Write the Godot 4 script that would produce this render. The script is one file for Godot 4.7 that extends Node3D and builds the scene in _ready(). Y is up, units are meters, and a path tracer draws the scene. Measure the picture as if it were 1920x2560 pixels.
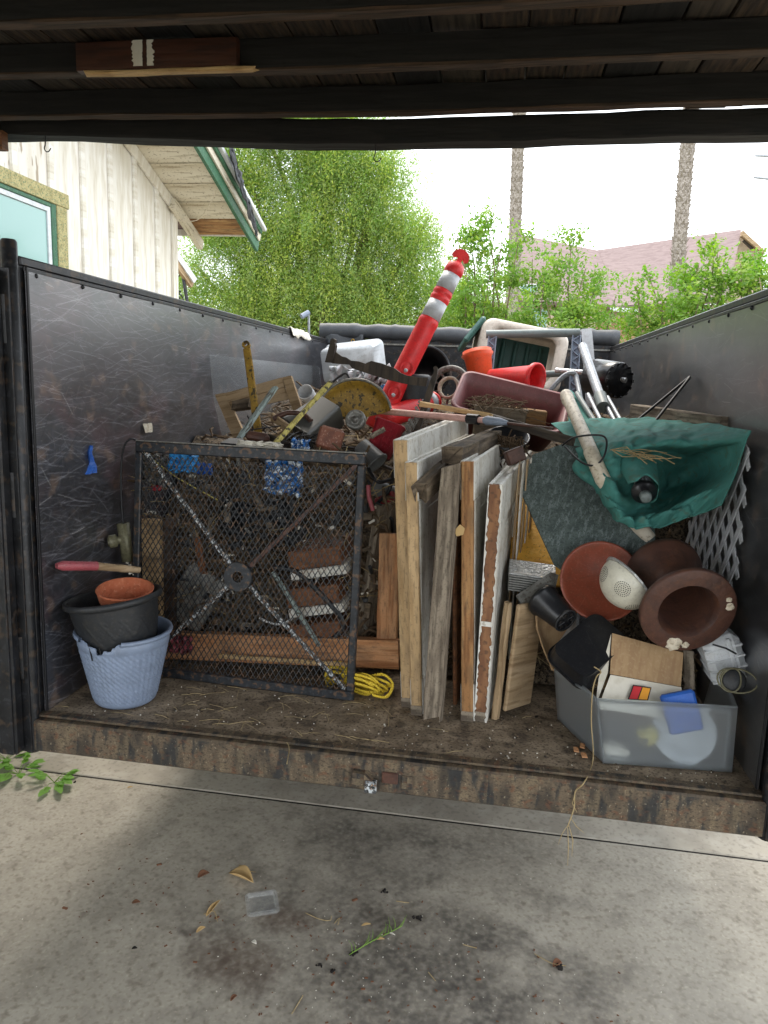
extends Node3D
# A dump trailer loaded with yard-sale junk, backed under the edge of an old carport, seen from inside the carport.
# World: x runs across the trailer, -z into it, y up; the rear left corner of the trailer floor is at (0, 0.6, 0).

const FLOOR := 0.6            # height of the trailer bed
const WIDE := 1.905           # inner width of the trailer
const LONG := 3.375           # inner length
const TALL := 1.22            # height of its sides

var M := {}
var taken := {}
var rng := RandomNumberGenerator.new()
var bump_wood: Texture2D
var bump_fine: Texture2D
var bump_lump: Texture2D


func _ready() -> void:
	rng.seed = 7
	var cam := Camera3D.new()
	cam.name = "camera"
	add_child(cam)
	cam.position = Vector3(1.23, 1.555, 1.781)
	cam.rotation_order = EULER_ORDER_YXZ
	cam.rotation = Vector3(-0.17305, 0.15322, 0.03544)
	cam.fov = 69.4
	cam.near = 0.05
	cam.far = 400.0
	cam.current = true
	var env := Environment.new()
	env.background_mode = Environment.BG_SKY
	var sky := Sky.new()
	var air := ProceduralSkyMaterial.new()
	air.sky_top_color = Color(0.93, 0.955, 0.985)
	air.sky_horizon_color = Color(0.97, 0.98, 0.99)
	air.sky_curve = 0.2
	air.ground_bottom_color = Color(0.42, 0.41, 0.38)
	air.ground_horizon_color = Color(0.6, 0.6, 0.58)
	air.sun_angle_max = 1.0
	sky.sky_material = air
	env.sky = sky
	env.background_energy_multiplier = 1.0
	env.tonemap_mode = Environment.TONE_MAPPER_LINEAR
	env.tonemap_exposure = 3.35
	env.sdfgi_enabled = true
	env.ssao_enabled = true
	env.ssil_enabled = true
	var around := WorldEnvironment.new()
	around.name = "daylight"
	around.environment = env
	add_child(around)
	var sun := DirectionalLight3D.new()
	sun.name = "sun"
	sun.light_energy = 0.35
	sun.light_angular_distance = 25.0
	sun.light_color = Color(1.0, 0.97, 0.93)
	sun.shadow_enabled = true
	add_child(sun)
	sun.rotation_degrees = Vector3(-62.0, 195.0, 0.0)

	make_materials()
	make_ground()
	make_carport()
	make_trailer()
	make_house()
	make_far_house()
	make_trees()
	make_heap()
	make_mesh_table()
	make_left_corner()
	make_behind_mesh()
	make_doors()
	make_pile_left()
	make_pile_back()
	make_right_side()
	make_storage_box()
	make_litter()


# ---------------------------------------------------------------- naming and placing

func numbered(called: String) -> String:
	var n: int = taken.get(called, 0)
	taken[called] = n + 1
	return called if n == 0 else "%s_%03d" % [called, n]


func tag(o: Node3D, label: String, category: String, group := "", kind := "") -> Node3D:
	if label:
		o.set_meta("label", label)
	if category:
		o.set_meta("category", category)
	if group:
		o.set_meta("group", group)
	if kind:
		o.set_meta("kind", kind)
	return o


func base(called: String, label: String, category: String, xf := Transform3D(), group := "") -> Node3D:
	var o := Node3D.new()
	o.name = numbered(called)
	add_child(o)
	o.transform = xf
	return tag(o, label, category, group)


func piece(called: String, mesh: Mesh, mat: Material, parent: Node3D = null, xf := Transform3D()) -> MeshInstance3D:
	var o := MeshInstance3D.new()
	o.mesh = mesh
	o.material_override = mat
	o.cast_shadow = GeometryInstance3D.SHADOW_CASTING_SETTING_ON
	if parent == null:
		o.name = numbered(called)
		add_child(o)
	else:
		o.name = called
		parent.add_child(o, true)
	o.transform = xf
	return o


func thing(called: String, label: String, category: String, mesh: Mesh, mat: Material, xf := Transform3D(), group := "") -> MeshInstance3D:
	var o := piece(called, mesh, mat, null, xf)
	tag(o, label, category, group)
	return o


func frame(x_to: Vector3, up: Vector3) -> Basis:
	var x := x_to.normalized()
	var z := x.cross(up).normalized()
	return Basis(x, z.cross(x).normalized(), z)


func frame_y(y_to: Vector3, face: Vector3) -> Basis:      # y along y_to, z near face
	var y := y_to.normalized()
	var x := y.cross(face).normalized()
	return Basis(x, y, x.cross(y).normalized())


func at(p: Vector3, b := Basis()) -> Transform3D:
	return Transform3D(b, p)


func v3(x: float, y: float, z: float) -> Vector3:
	return Vector3(x, y, z)


# ---------------------------------------------------------------- shapes

class Shape:
	var st := SurfaceTool.new()
	var smooth := -1

	func _init(smooth_: bool = false) -> void:
		st.begin(Mesh.PRIMITIVE_TRIANGLES)
		smooth = 0 if smooth_ else -1
		st.set_smooth_group(smooth)

	func tri(a: Vector3, b: Vector3, c: Vector3, ua := Vector2(), ub := Vector2(), uc := Vector2()) -> void:
		st.set_smooth_group(smooth)
		st.set_uv(ua)
		st.add_vertex(a)
		st.set_uv(uc)
		st.add_vertex(c)
		st.set_uv(ub)
		st.add_vertex(b)

	func quad(a: Vector3, b: Vector3, c: Vector3, d: Vector3, ua := Vector2(0, 0), ub := Vector2(1, 0), uc := Vector2(1, 1), ud := Vector2(0, 1)) -> void:
		tri(a, b, c, ua, ub, uc)
		tri(a, c, d, ua, uc, ud)

	func box(c: Vector3, s: Vector3, b := Basis(), bev := 0.0) -> void:
		var h := s * 0.5
		if bev <= 0.0:
			var p := []
			for i in 8:
				p.append(c + b * Vector3(h.x if i & 1 else -h.x, h.y if i & 2 else -h.y, h.z if i & 4 else -h.z))
			for q in [[4, 5, 7, 6], [1, 0, 2, 3], [5, 1, 3, 7], [0, 4, 6, 2], [6, 7, 3, 2], [0, 1, 5, 4]]:
				quad(p[q[0]], p[q[1]], p[q[2]], p[q[3]])
			return
		var e := minf(bev, minf(h.x, minf(h.y, h.z)) * 0.98)
		var corner := func(sx: float, sy: float, sz: float, k: int) -> Vector3:
			var v := Vector3(h.x - e, h.y - e, h.z - e)
			v[k] += e
			return c + b * Vector3(v.x * sx, v.y * sy, v.z * sz)
		for k in 3:
			var u := (k + 1) % 3
			var w := (k + 2) % 3
			for s1 in [-1.0, 1.0]:
				var p := []
				for t in [[-1.0, -1.0], [1.0, -1.0], [1.0, 1.0], [-1.0, 1.0]]:
					var g := Vector3()
					g[k] = s1
					g[u] = t[0]
					g[w] = t[1]
					p.append(corner.call(g.x, g.y, g.z, k))
				if s1 > 0:
					quad(p[0], p[1], p[2], p[3])
				else:
					quad(p[3], p[2], p[1], p[0])
			# the chamfers along the edges that run in direction k
			for s1 in [-1.0, 1.0]:
				for s2 in [-1.0, 1.0]:
					var g0 := Vector3()
					g0[k] = -1.0
					g0[u] = s1
					g0[w] = s2
					var g1 := g0
					g1[k] = 1.0
					var a0: Vector3 = corner.call(g0.x, g0.y, g0.z, u)
					var a1: Vector3 = corner.call(g1.x, g1.y, g1.z, u)
					var b0: Vector3 = corner.call(g0.x, g0.y, g0.z, w)
					var b1: Vector3 = corner.call(g1.x, g1.y, g1.z, w)
					if s1 * s2 > 0:
						quad(a0, a1, b1, b0)
					else:
						quad(a0, b0, b1, a1)
		for sx in [-1.0, 1.0]:
			for sy in [-1.0, 1.0]:
				for sz in [-1.0, 1.0]:
					var q: Array = [corner.call(sx, sy, sz, 0), corner.call(sx, sy, sz, 1), corner.call(sx, sy, sz, 2)]
					if sx * sy * sz > 0:
						tri(q[0], q[1], q[2])
					else:
						tri(q[0], q[2], q[1])

	# a round bar through points; radii is one number or one per point
	func tube(pts: Array, radii: Variant, sides := 8, caps := true, squash := 1.0) -> void:
		var n := pts.size()
		var rings := []
		var side := Vector3()
		for i in n:
			var t: Vector3 = (pts[mini(i + 1, n - 1)] - pts[maxi(i - 1, 0)]).normalized()
			if i == 0:
				side = t.cross(Vector3.UP if absf(t.y) < 0.9 else Vector3.RIGHT).normalized()
			else:
				side = (side - t * side.dot(t)).normalized()
			var up := side.cross(t)
			var r: float = radii[i] if radii is Array else radii
			var ring := []
			for k in sides:
				var a := TAU * k / sides
				ring.append(pts[i] + (side * cos(a) + up * sin(a) * squash) * r)
			rings.append(ring)
		for i in n - 1:
			for k in sides:
				var k2 := (k + 1) % sides
				quad(rings[i][k], rings[i + 1][k], rings[i + 1][k2], rings[i][k2], Vector2(float(k) / sides, i), Vector2(float(k) / sides, i + 1), Vector2(float(k + 1) / sides, i + 1), Vector2(float(k + 1) / sides, i))
		if caps:
			var keep := smooth
			smooth = -1
			for k in range(1, sides - 1):
				tri(rings[0][0], rings[0][k], rings[0][k + 1])
				tri(rings[n - 1][0], rings[n - 1][k + 1], rings[n - 1][k])
			smooth = keep

	# turn a profile of (radius, height) round the y axis; from and to in turns
	func lathe(profile: Array, segs := 32, b := Basis(), o := Vector3(), from := 0.0, to := 1.0, wob: Variant = null) -> void:
		var n := profile.size()
		var lens := [0.0]
		for i in range(1, n):
			lens.append(lens[i - 1] + profile[i].distance_to(profile[i - 1]))
		var pt := func(i: int, k: int) -> Vector3:
			var a := TAU * lerpf(from, to, float(k) / segs)
			var r: float = profile[i].x
			var y: float = profile[i].y
			if wob != null:
				var w: Vector2 = wob.call(a, i)
				r += w.x
				y += w.y
			return o + b * Vector3(r * cos(a), y, r * sin(a))
		for i in n - 1:
			for k in segs:
				var u0 := float(k) / segs
				var u1 := float(k + 1) / segs
				quad(pt.call(i, k), pt.call(i + 1, k), pt.call(i + 1, k + 1), pt.call(i, k + 1), Vector2(u0, lens[i]), Vector2(u0, lens[i + 1]), Vector2(u1, lens[i + 1]), Vector2(u1, lens[i]))

	# a flat outline in the xy plane given a thickness along z
	func plate(outline: PackedVector2Array, thick: float, b := Basis(), o := Vector3()) -> void:
		var poly := outline
		if Geometry2D.is_polygon_clockwise(poly):
			poly.reverse()
		var ids := Geometry2D.triangulate_polygon(poly)
		var h := thick * 0.5
		for i in range(0, ids.size(), 3):
			var p := [poly[ids[i]], poly[ids[i + 1]], poly[ids[i + 2]]]
			var turn: float = (p[1] - p[0]).cross(p[2] - p[0])
			if turn < 0:
				p = [p[0], p[2], p[1]]
			var f := []
			var r := []
			for q in p:
				f.append(o + b * Vector3(q.x, q.y, h))
				r.append(o + b * Vector3(q.x, q.y, -h))
			tri(f[0], f[1], f[2], p[0], p[1], p[2])
			tri(r[0], r[2], r[1], p[0], p[2], p[1])
		for i in poly.size():
			var a := poly[i]
			var c := poly[(i + 1) % poly.size()]
			quad(o + b * Vector3(a.x, a.y, -h), o + b * Vector3(c.x, c.y, -h), o + b * Vector3(c.x, c.y, h), o + b * Vector3(a.x, a.y, h), a, c, c, a)

	# a sheet with a thickness: fn(u, v) gives the middle surface
	func sheet(fn: Callable, nu: int, nv: int, thick: float) -> void:
		var g := []
		for j in nv + 1:
			for i in nu + 1:
				g.append(fn.call(float(i) / nu, float(j) / nv))
		var nrm := []
		for j in nv + 1:
			for i in nu + 1:
				var du: Vector3 = g[j * (nu + 1) + mini(i + 1, nu)] - g[j * (nu + 1) + maxi(i - 1, 0)]
				var dv: Vector3 = g[mini(j + 1, nv) * (nu + 1) + i] - g[maxi(j - 1, 0) * (nu + 1) + i]
				nrm.append(du.cross(dv).normalized() * thick * 0.5)
		var w := nu + 1
		for j in nv:
			for i in nu:
				var k := j * w + i
				var q := [k, k + 1, k + w + 1, k + w]
				var uv := [Vector2(float(i) / nu, float(j) / nv), Vector2(float(i + 1) / nu, float(j) / nv), Vector2(float(i + 1) / nu, float(j + 1) / nv), Vector2(float(i) / nu, float(j + 1) / nv)]
				quad(g[q[0]] + nrm[q[0]], g[q[1]] + nrm[q[1]], g[q[2]] + nrm[q[2]], g[q[3]] + nrm[q[3]], uv[0], uv[1], uv[2], uv[3])
				quad(g[q[3]] - nrm[q[3]], g[q[2]] - nrm[q[2]], g[q[1]] - nrm[q[1]], g[q[0]] - nrm[q[0]], uv[3], uv[2], uv[1], uv[0])
		var edge := func(a: int, c: int) -> void:
			quad(g[a] - nrm[a], g[c] - nrm[c], g[c] + nrm[c], g[a] + nrm[a])
		for i in nu:
			edge.call(i, i + 1)
			edge.call(nv * w + i + 1, nv * w + i)
		for j in nv:
			edge.call((j + 1) * w, j * w)
			edge.call(j * w + nu, (j + 1) * w + nu)

	func mesh() -> ArrayMesh:
		st.generate_normals()
		return st.commit()


# a sawn board along x, its edges eased and a little uneven; rag frays its ends
func board(long: float, high: float, thick: float, rough := 0.002, sections := 8, salt := 1, rag := 0.0, ease := 0.003) -> ArrayMesh:
	var r := RandomNumberGenerator.new()
	r.seed = salt * 977 + 13
	var s := Shape.new()
	var e := minf(ease, minf(high, thick) * 0.3)
	var y := high * 0.5
	var z := thick * 0.5
	var prof := [Vector2(-y, -z + e), Vector2(-y, z - e), Vector2(-y + e, z), Vector2(y - e, z), Vector2(y, z - e), Vector2(y, -z + e), Vector2(y - e, -z), Vector2(-y + e, -z)]
	var rings := []
	for i in sections + 1:
		var ring := []
		var x := -long * 0.5 + long * i / sections
		for k in 8:
			var p: Vector2 = prof[k]
			var dx := r.randf_range(-1.0, 0.3) * rag * signf(-x) * -1.0 if rag > 0.0 and (i == 0 or i == sections) else 0.0
			ring.append(Vector3(x + dx, p.x + r.randf_range(-rough, rough), p.y + r.randf_range(-rough, rough)))
		rings.append(ring)
	for i in sections:
		for k in 8:
			var k2 := (k + 1) % 8
			s.quad(rings[i][k], rings[i][k2], rings[i + 1][k2], rings[i + 1][k])
	for k in range(1, 7):
		s.tri(rings[0][0], rings[0][k + 1], rings[0][k])
		s.tri(rings[sections][0], rings[sections][k], rings[sections][k + 1])
	return s.mesh()


func solid(size: Vector3, bev := 0.003) -> ArrayMesh:
	var s := Shape.new()
	s.box(Vector3(), size, Basis(), bev)
	return s.mesh()


func rod(pts: Array, radii: Variant, sides := 8) -> ArrayMesh:
	var s := Shape.new(true)
	s.tube(pts, radii, sides)
	return s.mesh()


func turned(profile: Array, segs := 32, smooth := true) -> ArrayMesh:
	var s := Shape.new(smooth)
	s.lathe(profile, segs)
	return s.mesh()


func cut(outline: Array, thick: float) -> ArrayMesh:
	var s := Shape.new()
	s.plate(PackedVector2Array(outline), thick)
	return s.mesh()


# a board from a to b as a mesh of its own
func plank(called: String, a: Vector3, b: Vector3, high: float, thick: float, mat: Material, up := Vector3.UP, parent: Node3D = null, rough := 0.002, rag := 0.0, salt := 1) -> MeshInstance3D:
	return piece(called, board(a.distance_to(b), high, thick, rough, 8, salt, rag), mat, parent, at((a + b) * 0.5, frame(b - a, up)))


# a smooth line through points
func curve(pts: Array, steps := 8) -> Array:
	var out := []
	var n := pts.size()
	for i in n - 1:
		var p0: Vector3 = pts[maxi(i - 1, 0)]
		var p3: Vector3 = pts[mini(i + 2, n - 1)]
		for k in steps:
			out.append(pts[i].cubic_interpolate(pts[i + 1], p0, p3, float(k) / steps))
	out.append(pts[n - 1])
	return out


# ---------------------------------------------------------------- materials

func noise(salt: int, freq: float, octaves := 4, kind := FastNoiseLite.TYPE_SIMPLEX_SMOOTH) -> FastNoiseLite:
	var n := FastNoiseLite.new()
	n.seed = salt
	n.noise_type = kind
	n.frequency = freq
	n.fractal_octaves = octaves
	if octaves < 2:
		n.fractal_type = FastNoiseLite.FRACTAL_NONE
	return n


# a veil of one colour whose cover follows noise between lo and hi; sx and sy stretch it
func veil(w: int, h: int, color: Color, salt: int, freq: float, lo: float, hi: float, most := 1.0, sx := 1, sy := 1, octaves := 4, kind := FastNoiseLite.TYPE_SIMPLEX_SMOOTH) -> Image:
	var n := noise(salt, freq, octaves, kind)
	var g := n.get_seamless_image(maxi(w / sx, 4), maxi(h / sy, 4), false, false, 0.12) if w <= 512 else n.get_image(maxi(w / sx, 4), maxi(h / sy, 4))
	g.convert(Image.FORMAT_L8)
	if sx > 1 or sy > 1:
		g.resize(w, h, Image.INTERPOLATE_CUBIC)
	var lut := PackedByteArray()
	for i in 256:
		lut.append(int(clampf((i / 255.0 - lo) / (hi - lo), 0.0, 1.0) * most * 255.0))
	var src := g.get_data()
	var out := Image.create(w, h, false, Image.FORMAT_RGBA8)
	out.fill(Color(color, 0.0))
	var px := out.get_data()
	for i in src.size():
		px[i * 4 + 3] = lut[src[i]]
	return Image.create_from_data(w, h, false, Image.FORMAT_RGBA8, px)


# layers: [colour, frequency, lo, hi, most, stretch x, stretch y]
func picture(ground: Color, layers: Array, salt: int, w := 256, h := 256) -> Image:
	var im := Image.create(w, h, false, Image.FORMAT_RGBA8)
	im.fill(ground)
	var k := 0
	for l in layers:
		k += 1
		var v := veil(w, h, l[0], salt * 31 + k, l[1], l[2], l[3], l[4], l[5] if l.size() > 5 else 1, l[6] if l.size() > 6 else 1)
		im.blend_rect(v, Rect2i(0, 0, w, h), Vector2i())
	return im


func grain(salt: int, freq: float, sx := 1, sy := 1, w := 256) -> ImageTexture:
	var im := Image.create(w, w, false, Image.FORMAT_RGBA8)
	im.fill(Color.BLACK)
	im.blend_rect(veil(w, w, Color.WHITE, salt, freq, 0.1, 0.9, 1.0, sx, sy, 5), Rect2i(0, 0, w, w), Vector2i())
	return ImageTexture.create_from_image(im)


func stuff(called: String, im: Image, scale: Variant, rough: float, bump: Texture2D = null, depth := 0.0, metal := 0.0) -> StandardMaterial3D:
	var m := StandardMaterial3D.new()
	m.resource_name = called
	m.albedo_texture = ImageTexture.create_from_image(im)
	m.roughness = rough
	m.metallic = metal
	m.uv1_triplanar = true
	m.uv1_triplanar_sharpness = 6.0
	m.uv1_scale = scale if scale is Vector3 else Vector3.ONE * scale
	if bump and depth > 0.0:
		m.heightmap_enabled = true
		m.heightmap_texture = bump
		m.heightmap_scale = depth
	M[called] = m
	return m


func wood(called: String, light: String, mid: String, dark: String, salt: int, rough := 0.8, dirt := 0.0, depth := 0.12) -> void:
	var l := [[Color(mid), 0.03, 0.35, 0.65, 0.9, 10, 1], [Color(dark), 0.09, 0.52, 0.75, 0.6, 16, 1], [Color(light), 0.05, 0.6, 0.8, 0.5, 8, 1]]
	if dirt > 0.0:
		l.append([Color("3a3128"), 0.02, 0.5, 0.9, dirt * 0.8, 3, 1])
		l.append([Color("2a241d"), 0.14, 0.62, 0.8, dirt * 0.6, 5, 1])
		l.append([Color("2a241d"), 0.2, 0.68, 0.8, dirt * 0.5])
	stuff(called, picture(Color(light), l, salt), 2.2, rough, bump_wood, depth)


func paint(called: String, main: String, layers: Array, salt: int, rough: float, scale := 2.5, depth := 0.03, metal := 0.0) -> StandardMaterial3D:
	return stuff(called, picture(Color(main), layers, salt), scale, rough, bump_fine, depth, metal)


func plastic(called: String, main: String, rough := 0.4, dirt := 0.25, salt := 5) -> StandardMaterial3D:
	var im := picture(Color(main), [[Color(main).darkened(0.15), 0.02, 0.4, 0.9, 0.5], [Color("5a4f40"), 0.05, 0.55, 0.85, dirt], [Color(main).lightened(0.25), 0.15, 0.68, 0.8, 0.35], [Color("3c352c"), 0.2, 0.66, 0.82, dirt * 0.8]], salt)
	var r := RandomNumberGenerator.new()
	r.seed = salt
	scratch(im, r, 70, Color(main).lightened(0.35), 0.2, 0.9, 0.4)
	scratch(im, r, 50, Color(main).darkened(0.5), 0.15, 0.9, 0.45)
	return stuff(called, im, 3.0, rough, bump_fine, 0.012)


func plain(called: String, c: Color, rough := 0.6, metal := 0.0) -> StandardMaterial3D:
	var m := StandardMaterial3D.new()
	m.resource_name = called
	m.albedo_color = c
	m.roughness = rough
	m.metallic = metal
	M[called] = m
	return m


func scratch(im: Image, r: RandomNumberGenerator, count: int, color: Color, long: float, slant: float, most: float, lo_y := 0.0, hi_y := 1.0) -> void:
	var w := im.get_width()
	var h := im.get_height()
	for n in count:
		var x := r.randf() * w
		var y := lerpf(lo_y, hi_y, r.randf()) * h
		var a := r.randfn(0.0, slant)
		var bend := r.randf_range(-0.006, 0.006)
		var len := long * w * r.randf_range(0.15, 1.0) * r.randf()
		var al := most * r.randf_range(0.2, 1.0)
		for i in int(len):
			a += bend * 0.5
			x += cos(a)
			y += sin(a)
			var px := posmod(int(x), w)
			var py := int(y)
			if py < 0 or py >= h:
				break
			im.set_pixel(px, py, im.get_pixel(px, py).lerp(color, al * minf(1.0, minf(i, len - i) / 6.0)))


func make_materials() -> void:
	bump_wood = grain(3, 0.05, 12, 1)
	bump_fine = grain(4, 0.06)
	bump_lump = grain(5, 0.02)
	wood("wood_tan", "c8a878", "b6905c", "8a6840", 11, 0.8, 0.2)
	wood("wood_mdf", "bfa27a", "b5976d", "9a7d57", 12, 0.85, 0.4, 0.06)
	wood("wood_fir", "c79468", "b67b4c", "8c5730", 13, 0.75, 0.35)
	wood("wood_orange", "b08a5c", "9c7044", "6b4424", 14, 0.75, 0.4)
	wood("wood_grey", "928675", "7c7061", "4b4238", 15, 0.95, 0.5, 0.25)
	wood("wood_rot", "7d6f5e", "665846", "382f25", 16, 0.95, 0.7, 0.5)
	wood("wood_pale", "b59d7d", "a48b69", "7f6749", 17, 0.85, 0.15)
	wood("wood_brown", "8a5a36", "774a2a", "4f2f1a", 18, 0.7, 0.35)
	wood("wood_char", "181615", "121110", "0a0a0a", 19, 0.85, 0.2, 0.2)
	wood("wood_edge", "4d3a2b", "3a2c20", "1e1712", 20, 0.9, 0.4, 0.2)
	wood("wood_stain", "4a2819", "3a1e13", "26130c", 21, 0.6, 0.2)
	wood("wood_dark", "4a4136", "38312a", "1f1b17", 22, 0.75, 0.4, 0.15)
	wood("wood_deck", "4a3a2b", "33281f", "161310", 23, 0.95, 0.7, 0.4)
	stuff("white_board", picture(Color("e6e2d8"), [[Color("d9d3c4"), 0.01, 0.35, 0.8, 0.7, 1, 8], [Color("c2b79f"), 0.02, 0.55, 0.9, 0.5, 1, 12], [Color("f1efe9"), 0.04, 0.5, 0.8, 0.6, 1, 6], [Color("b3a58a"), 0.1, 0.6, 0.95, 0.35, 1, 10]], 24, 512, 512), 0.8, 0.75, bump_fine, 0.04)
	stuff("white_peel", picture(Color("e0dcd2"), [[Color("cbc1ad"), 0.03, 0.45, 0.85, 0.6, 1, 6], [Color("8f7d66"), 0.07, 0.68, 0.76, 0.7, 1, 5]], 25), 1.0, 0.8, bump_fine, 0.12)
	stuff("soffit", picture(Color("d8d1bf"), [[Color("c2b79e"), 0.02, 0.4, 0.85, 0.7, 8, 1], [Color("8d8068"), 0.07, 0.66, 0.8, 0.6, 9, 1], [Color("6f6350"), 0.16, 0.74, 0.8, 0.6]], 26), 0.9, 0.85, bump_wood, 0.1)
	paint("white_door", "dcdad2", [[Color("b5ab98"), 0.03, 0.52, 0.85, 0.5], [Color("8f8471"), 0.1, 0.66, 0.8, 0.5], [Color("9b958b"), 0.02, 0.55, 0.8, 0.4, 1, 5]], 27, 0.55, 2.0)
	stuff("chipped_edge", picture(Color("8d6444"), [[Color("6f4b34"), 0.04, 0.45, 0.75, 0.8, 4, 1], [Color("4f3a2c"), 0.1, 0.6, 0.8, 0.6]], 28), 2.0, 0.8, bump_wood, 0.15)
	paint("trim_green", "5a6f4e", [[Color("b3a878"), 0.05, 0.45, 0.6, 0.8], [Color("2f4a38"), 0.08, 0.62, 0.75, 0.7]], 29, 0.7)
	paint("trim_olive", "b0a473", [[Color("8f8557"), 0.03, 0.4, 0.7, 0.7], [Color("4e6a4a"), 0.09, 0.62, 0.7, 0.8], [Color("d2caa4"), 0.12, 0.64, 0.75, 0.5]], 30, 0.75)
	paint("rake_green", "2d6446", [[Color("24513a"), 0.03, 0.4, 0.7, 0.6], [Color("a09a80"), 0.1, 0.7, 0.78, 0.6]], 31, 0.5)
	# the scratched black paint of the trailer's sides
	for side in 2:
		var r := RandomNumberGenerator.new()
		r.seed = 90 + side
		var im := picture(Color("33353a") if side == 0 else Color("363a3d"), [[Color("26262a"), 0.004, 0.4, 0.85, 0.6], [Color("55555d"), 0.03, 0.5, 0.85, 0.55], [Color("222226"), 0.05, 0.56, 0.8, 0.5, 4, 1], [Color("3a3a3f"), 0.012, 0.5, 0.85, 0.5, 3, 1], [Color("5c4347") if side == 0 else Color("4c473f"), 0.006, 0.6, 0.8, 0.5], [Color("7d6452"), 0.014, 0.68, 0.84, 0.6], [Color("54473a"), 0.08, 0.68, 0.85, 0.35], [Color("47474c"), 0.1, 0.6, 0.85, 0.35, 10, 1]], 40 + side, 1536, 640)
		scratch(im, r, 6000 if side == 0 else 1200, Color("a4a4ac"), 0.09, 0.28, 0.6)
		scratch(im, r, 4200 if side == 0 else 1500, Color("95939a"), 0.03, 1.3, 0.55)
		scratch(im, r, 1500, Color("16161a"), 0.07, 0.6, 0.8)
		scratch(im, r, 260, Color("d8d6d4"), 0.06, 0.45, 0.8)
		scratch(im, r, 500, Color("a08a76"), 0.03, 1.4, 0.5)
		var m := StandardMaterial3D.new()
		m.resource_name = "wall_paint"
		m.albedo_texture = ImageTexture.create_from_image(im)
		m.metallic_specular = 0.75
		m.clearcoat_enabled = true
		m.clearcoat = 1.0
		m.clearcoat_roughness = 0.33
		var rr := picture(Color(0.36, 0.36, 0.36), [[Color(0.5, 0.5, 0.5), 0.01, 0.4, 0.85, 0.9], [Color(0.26, 0.26, 0.26), 0.04, 0.55, 0.85, 0.8, 6, 1]], 44 + side, 512, 256)
		m.roughness = 1.0
		m.roughness_texture = ImageTexture.create_from_image(rr)
		M["wall_paint_%d" % side] = m
	paint("black_steel", "26272a", [[Color("151618"), 0.03, 0.4, 0.7, 0.8], [Color("5a4636"), 0.06, 0.64, 0.76, 0.6], [Color("4a4b50"), 0.1, 0.66, 0.78, 0.5]], 46, 0.42, 1.5, 0.03, 0.3)
	stuff("sill_rust", picture(Color("6a5c4a"), [[Color("3a342d"), 0.02, 0.45, 0.75, 0.75, 1, 5], [Color("7f7058"), 0.04, 0.55, 0.8, 0.6, 1, 7], [Color("23272b"), 0.03, 0.58, 0.74, 0.75, 1, 6], [Color("70452f"), 0.04, 0.62, 0.85, 0.55], [Color("352e27"), 0.2, 0.55, 0.8, 0.45], [Color("1f1c1a"), 0.1, 0.62, 0.8, 0.5], [Color("b0a48c"), 0.22, 0.76, 0.84, 0.6, 1, 3]], 47, 768, 384), Vector3(0.8, 2.4, 1.0), 0.66, bump_fine, 0.1, 0.2)
	stuff("bed_dirt", picture(Color("93836e"), [[Color("716351"), 0.012, 0.42, 0.68, 0.85], [Color("746653"), 0.03, 0.52, 0.75, 0.6], [Color("40372e"), 0.012, 0.64, 0.78, 0.5], [Color("9d8d76"), 0.1, 0.62, 0.8, 0.5], [Color("2c251f"), 0.12, 0.62, 0.76, 0.6]], 48, 768, 768), 0.9, 0.8, bump_fine, 0.35)
	stuff("soil", picture(Color("685b4b"), [[Color("40372d"), 0.04, 0.42, 0.62, 0.9], [Color("7d6c54"), 0.09, 0.6, 0.72, 0.8], [Color("1b1714"), 0.07, 0.6, 0.7, 0.9], [Color("9d8a6a"), 0.2, 0.7, 0.78, 0.7]], 49, 512, 512), 2.0, 0.95, bump_fine, 0.8)
	stuff("rust_iron", picture(Color("52352a"), [[Color("3f2b26"), 0.02, 0.4, 0.8, 0.8], [Color("744a32"), 0.04, 0.58, 0.85, 0.5], [Color("3a2a24"), 0.08, 0.6, 0.85, 0.5], [Color("8a5f41"), 0.25, 0.74, 0.84, 0.35]], 50), 2.5, 0.55, bump_fine, 0.12)
	paint("mesh_black", "24282d", [[Color("15181b"), 0.05, 0.45, 0.7, 0.7], [Color("6a4d36"), 0.05, 0.64, 0.72, 0.8], [Color("4d5258"), 0.12, 0.68, 0.8, 0.5]], 51, 0.45, 3.0, 0.04, 0.2)
	stuff("brace_chip", picture(Color("b9bfc2"), [[Color("2b2d2e"), 0.05, 0.4, 0.52, 1.0], [Color("7a5636"), 0.05, 0.6, 0.68, 0.9], [Color("e6eaec"), 0.12, 0.66, 0.74, 0.7]], 52), 5.0, 0.5, bump_fine, 0.06)
	plastic("bucket_grey", "8391a8", 0.42, 0.06, 53)
	plastic("planter_black", "25272a", 0.5, 0.25, 54)
	stuff("terracotta", picture(Color("b0603f"), [[Color("c27a57"), 0.02, 0.45, 0.75, 0.6], [Color("90492e"), 0.05, 0.58, 0.78, 0.5], [Color("d6a98c"), 0.08, 0.7, 0.82, 0.4]], 55), 4.0, 0.85, bump_fine, 0.04)
	plastic("saucer_red", "8a4531", 0.42, 0.2, 56)
	plastic("grip_red", "a65058", 0.45, 0.2, 57)
	paint("brass_olive", "6d6a52", [[Color("4f4d3c"), 0.05, 0.45, 0.7, 0.7], [Color("8a866c"), 0.1, 0.62, 0.78, 0.6]], 58, 0.5, 6.0, 0.03, 0.1)
	plastic("tape_blue", "2c5fb4", 0.5, 0.0, 59)
	plastic("bag_blue", "3aa0e8", 0.35, 0.05, 60)
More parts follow.
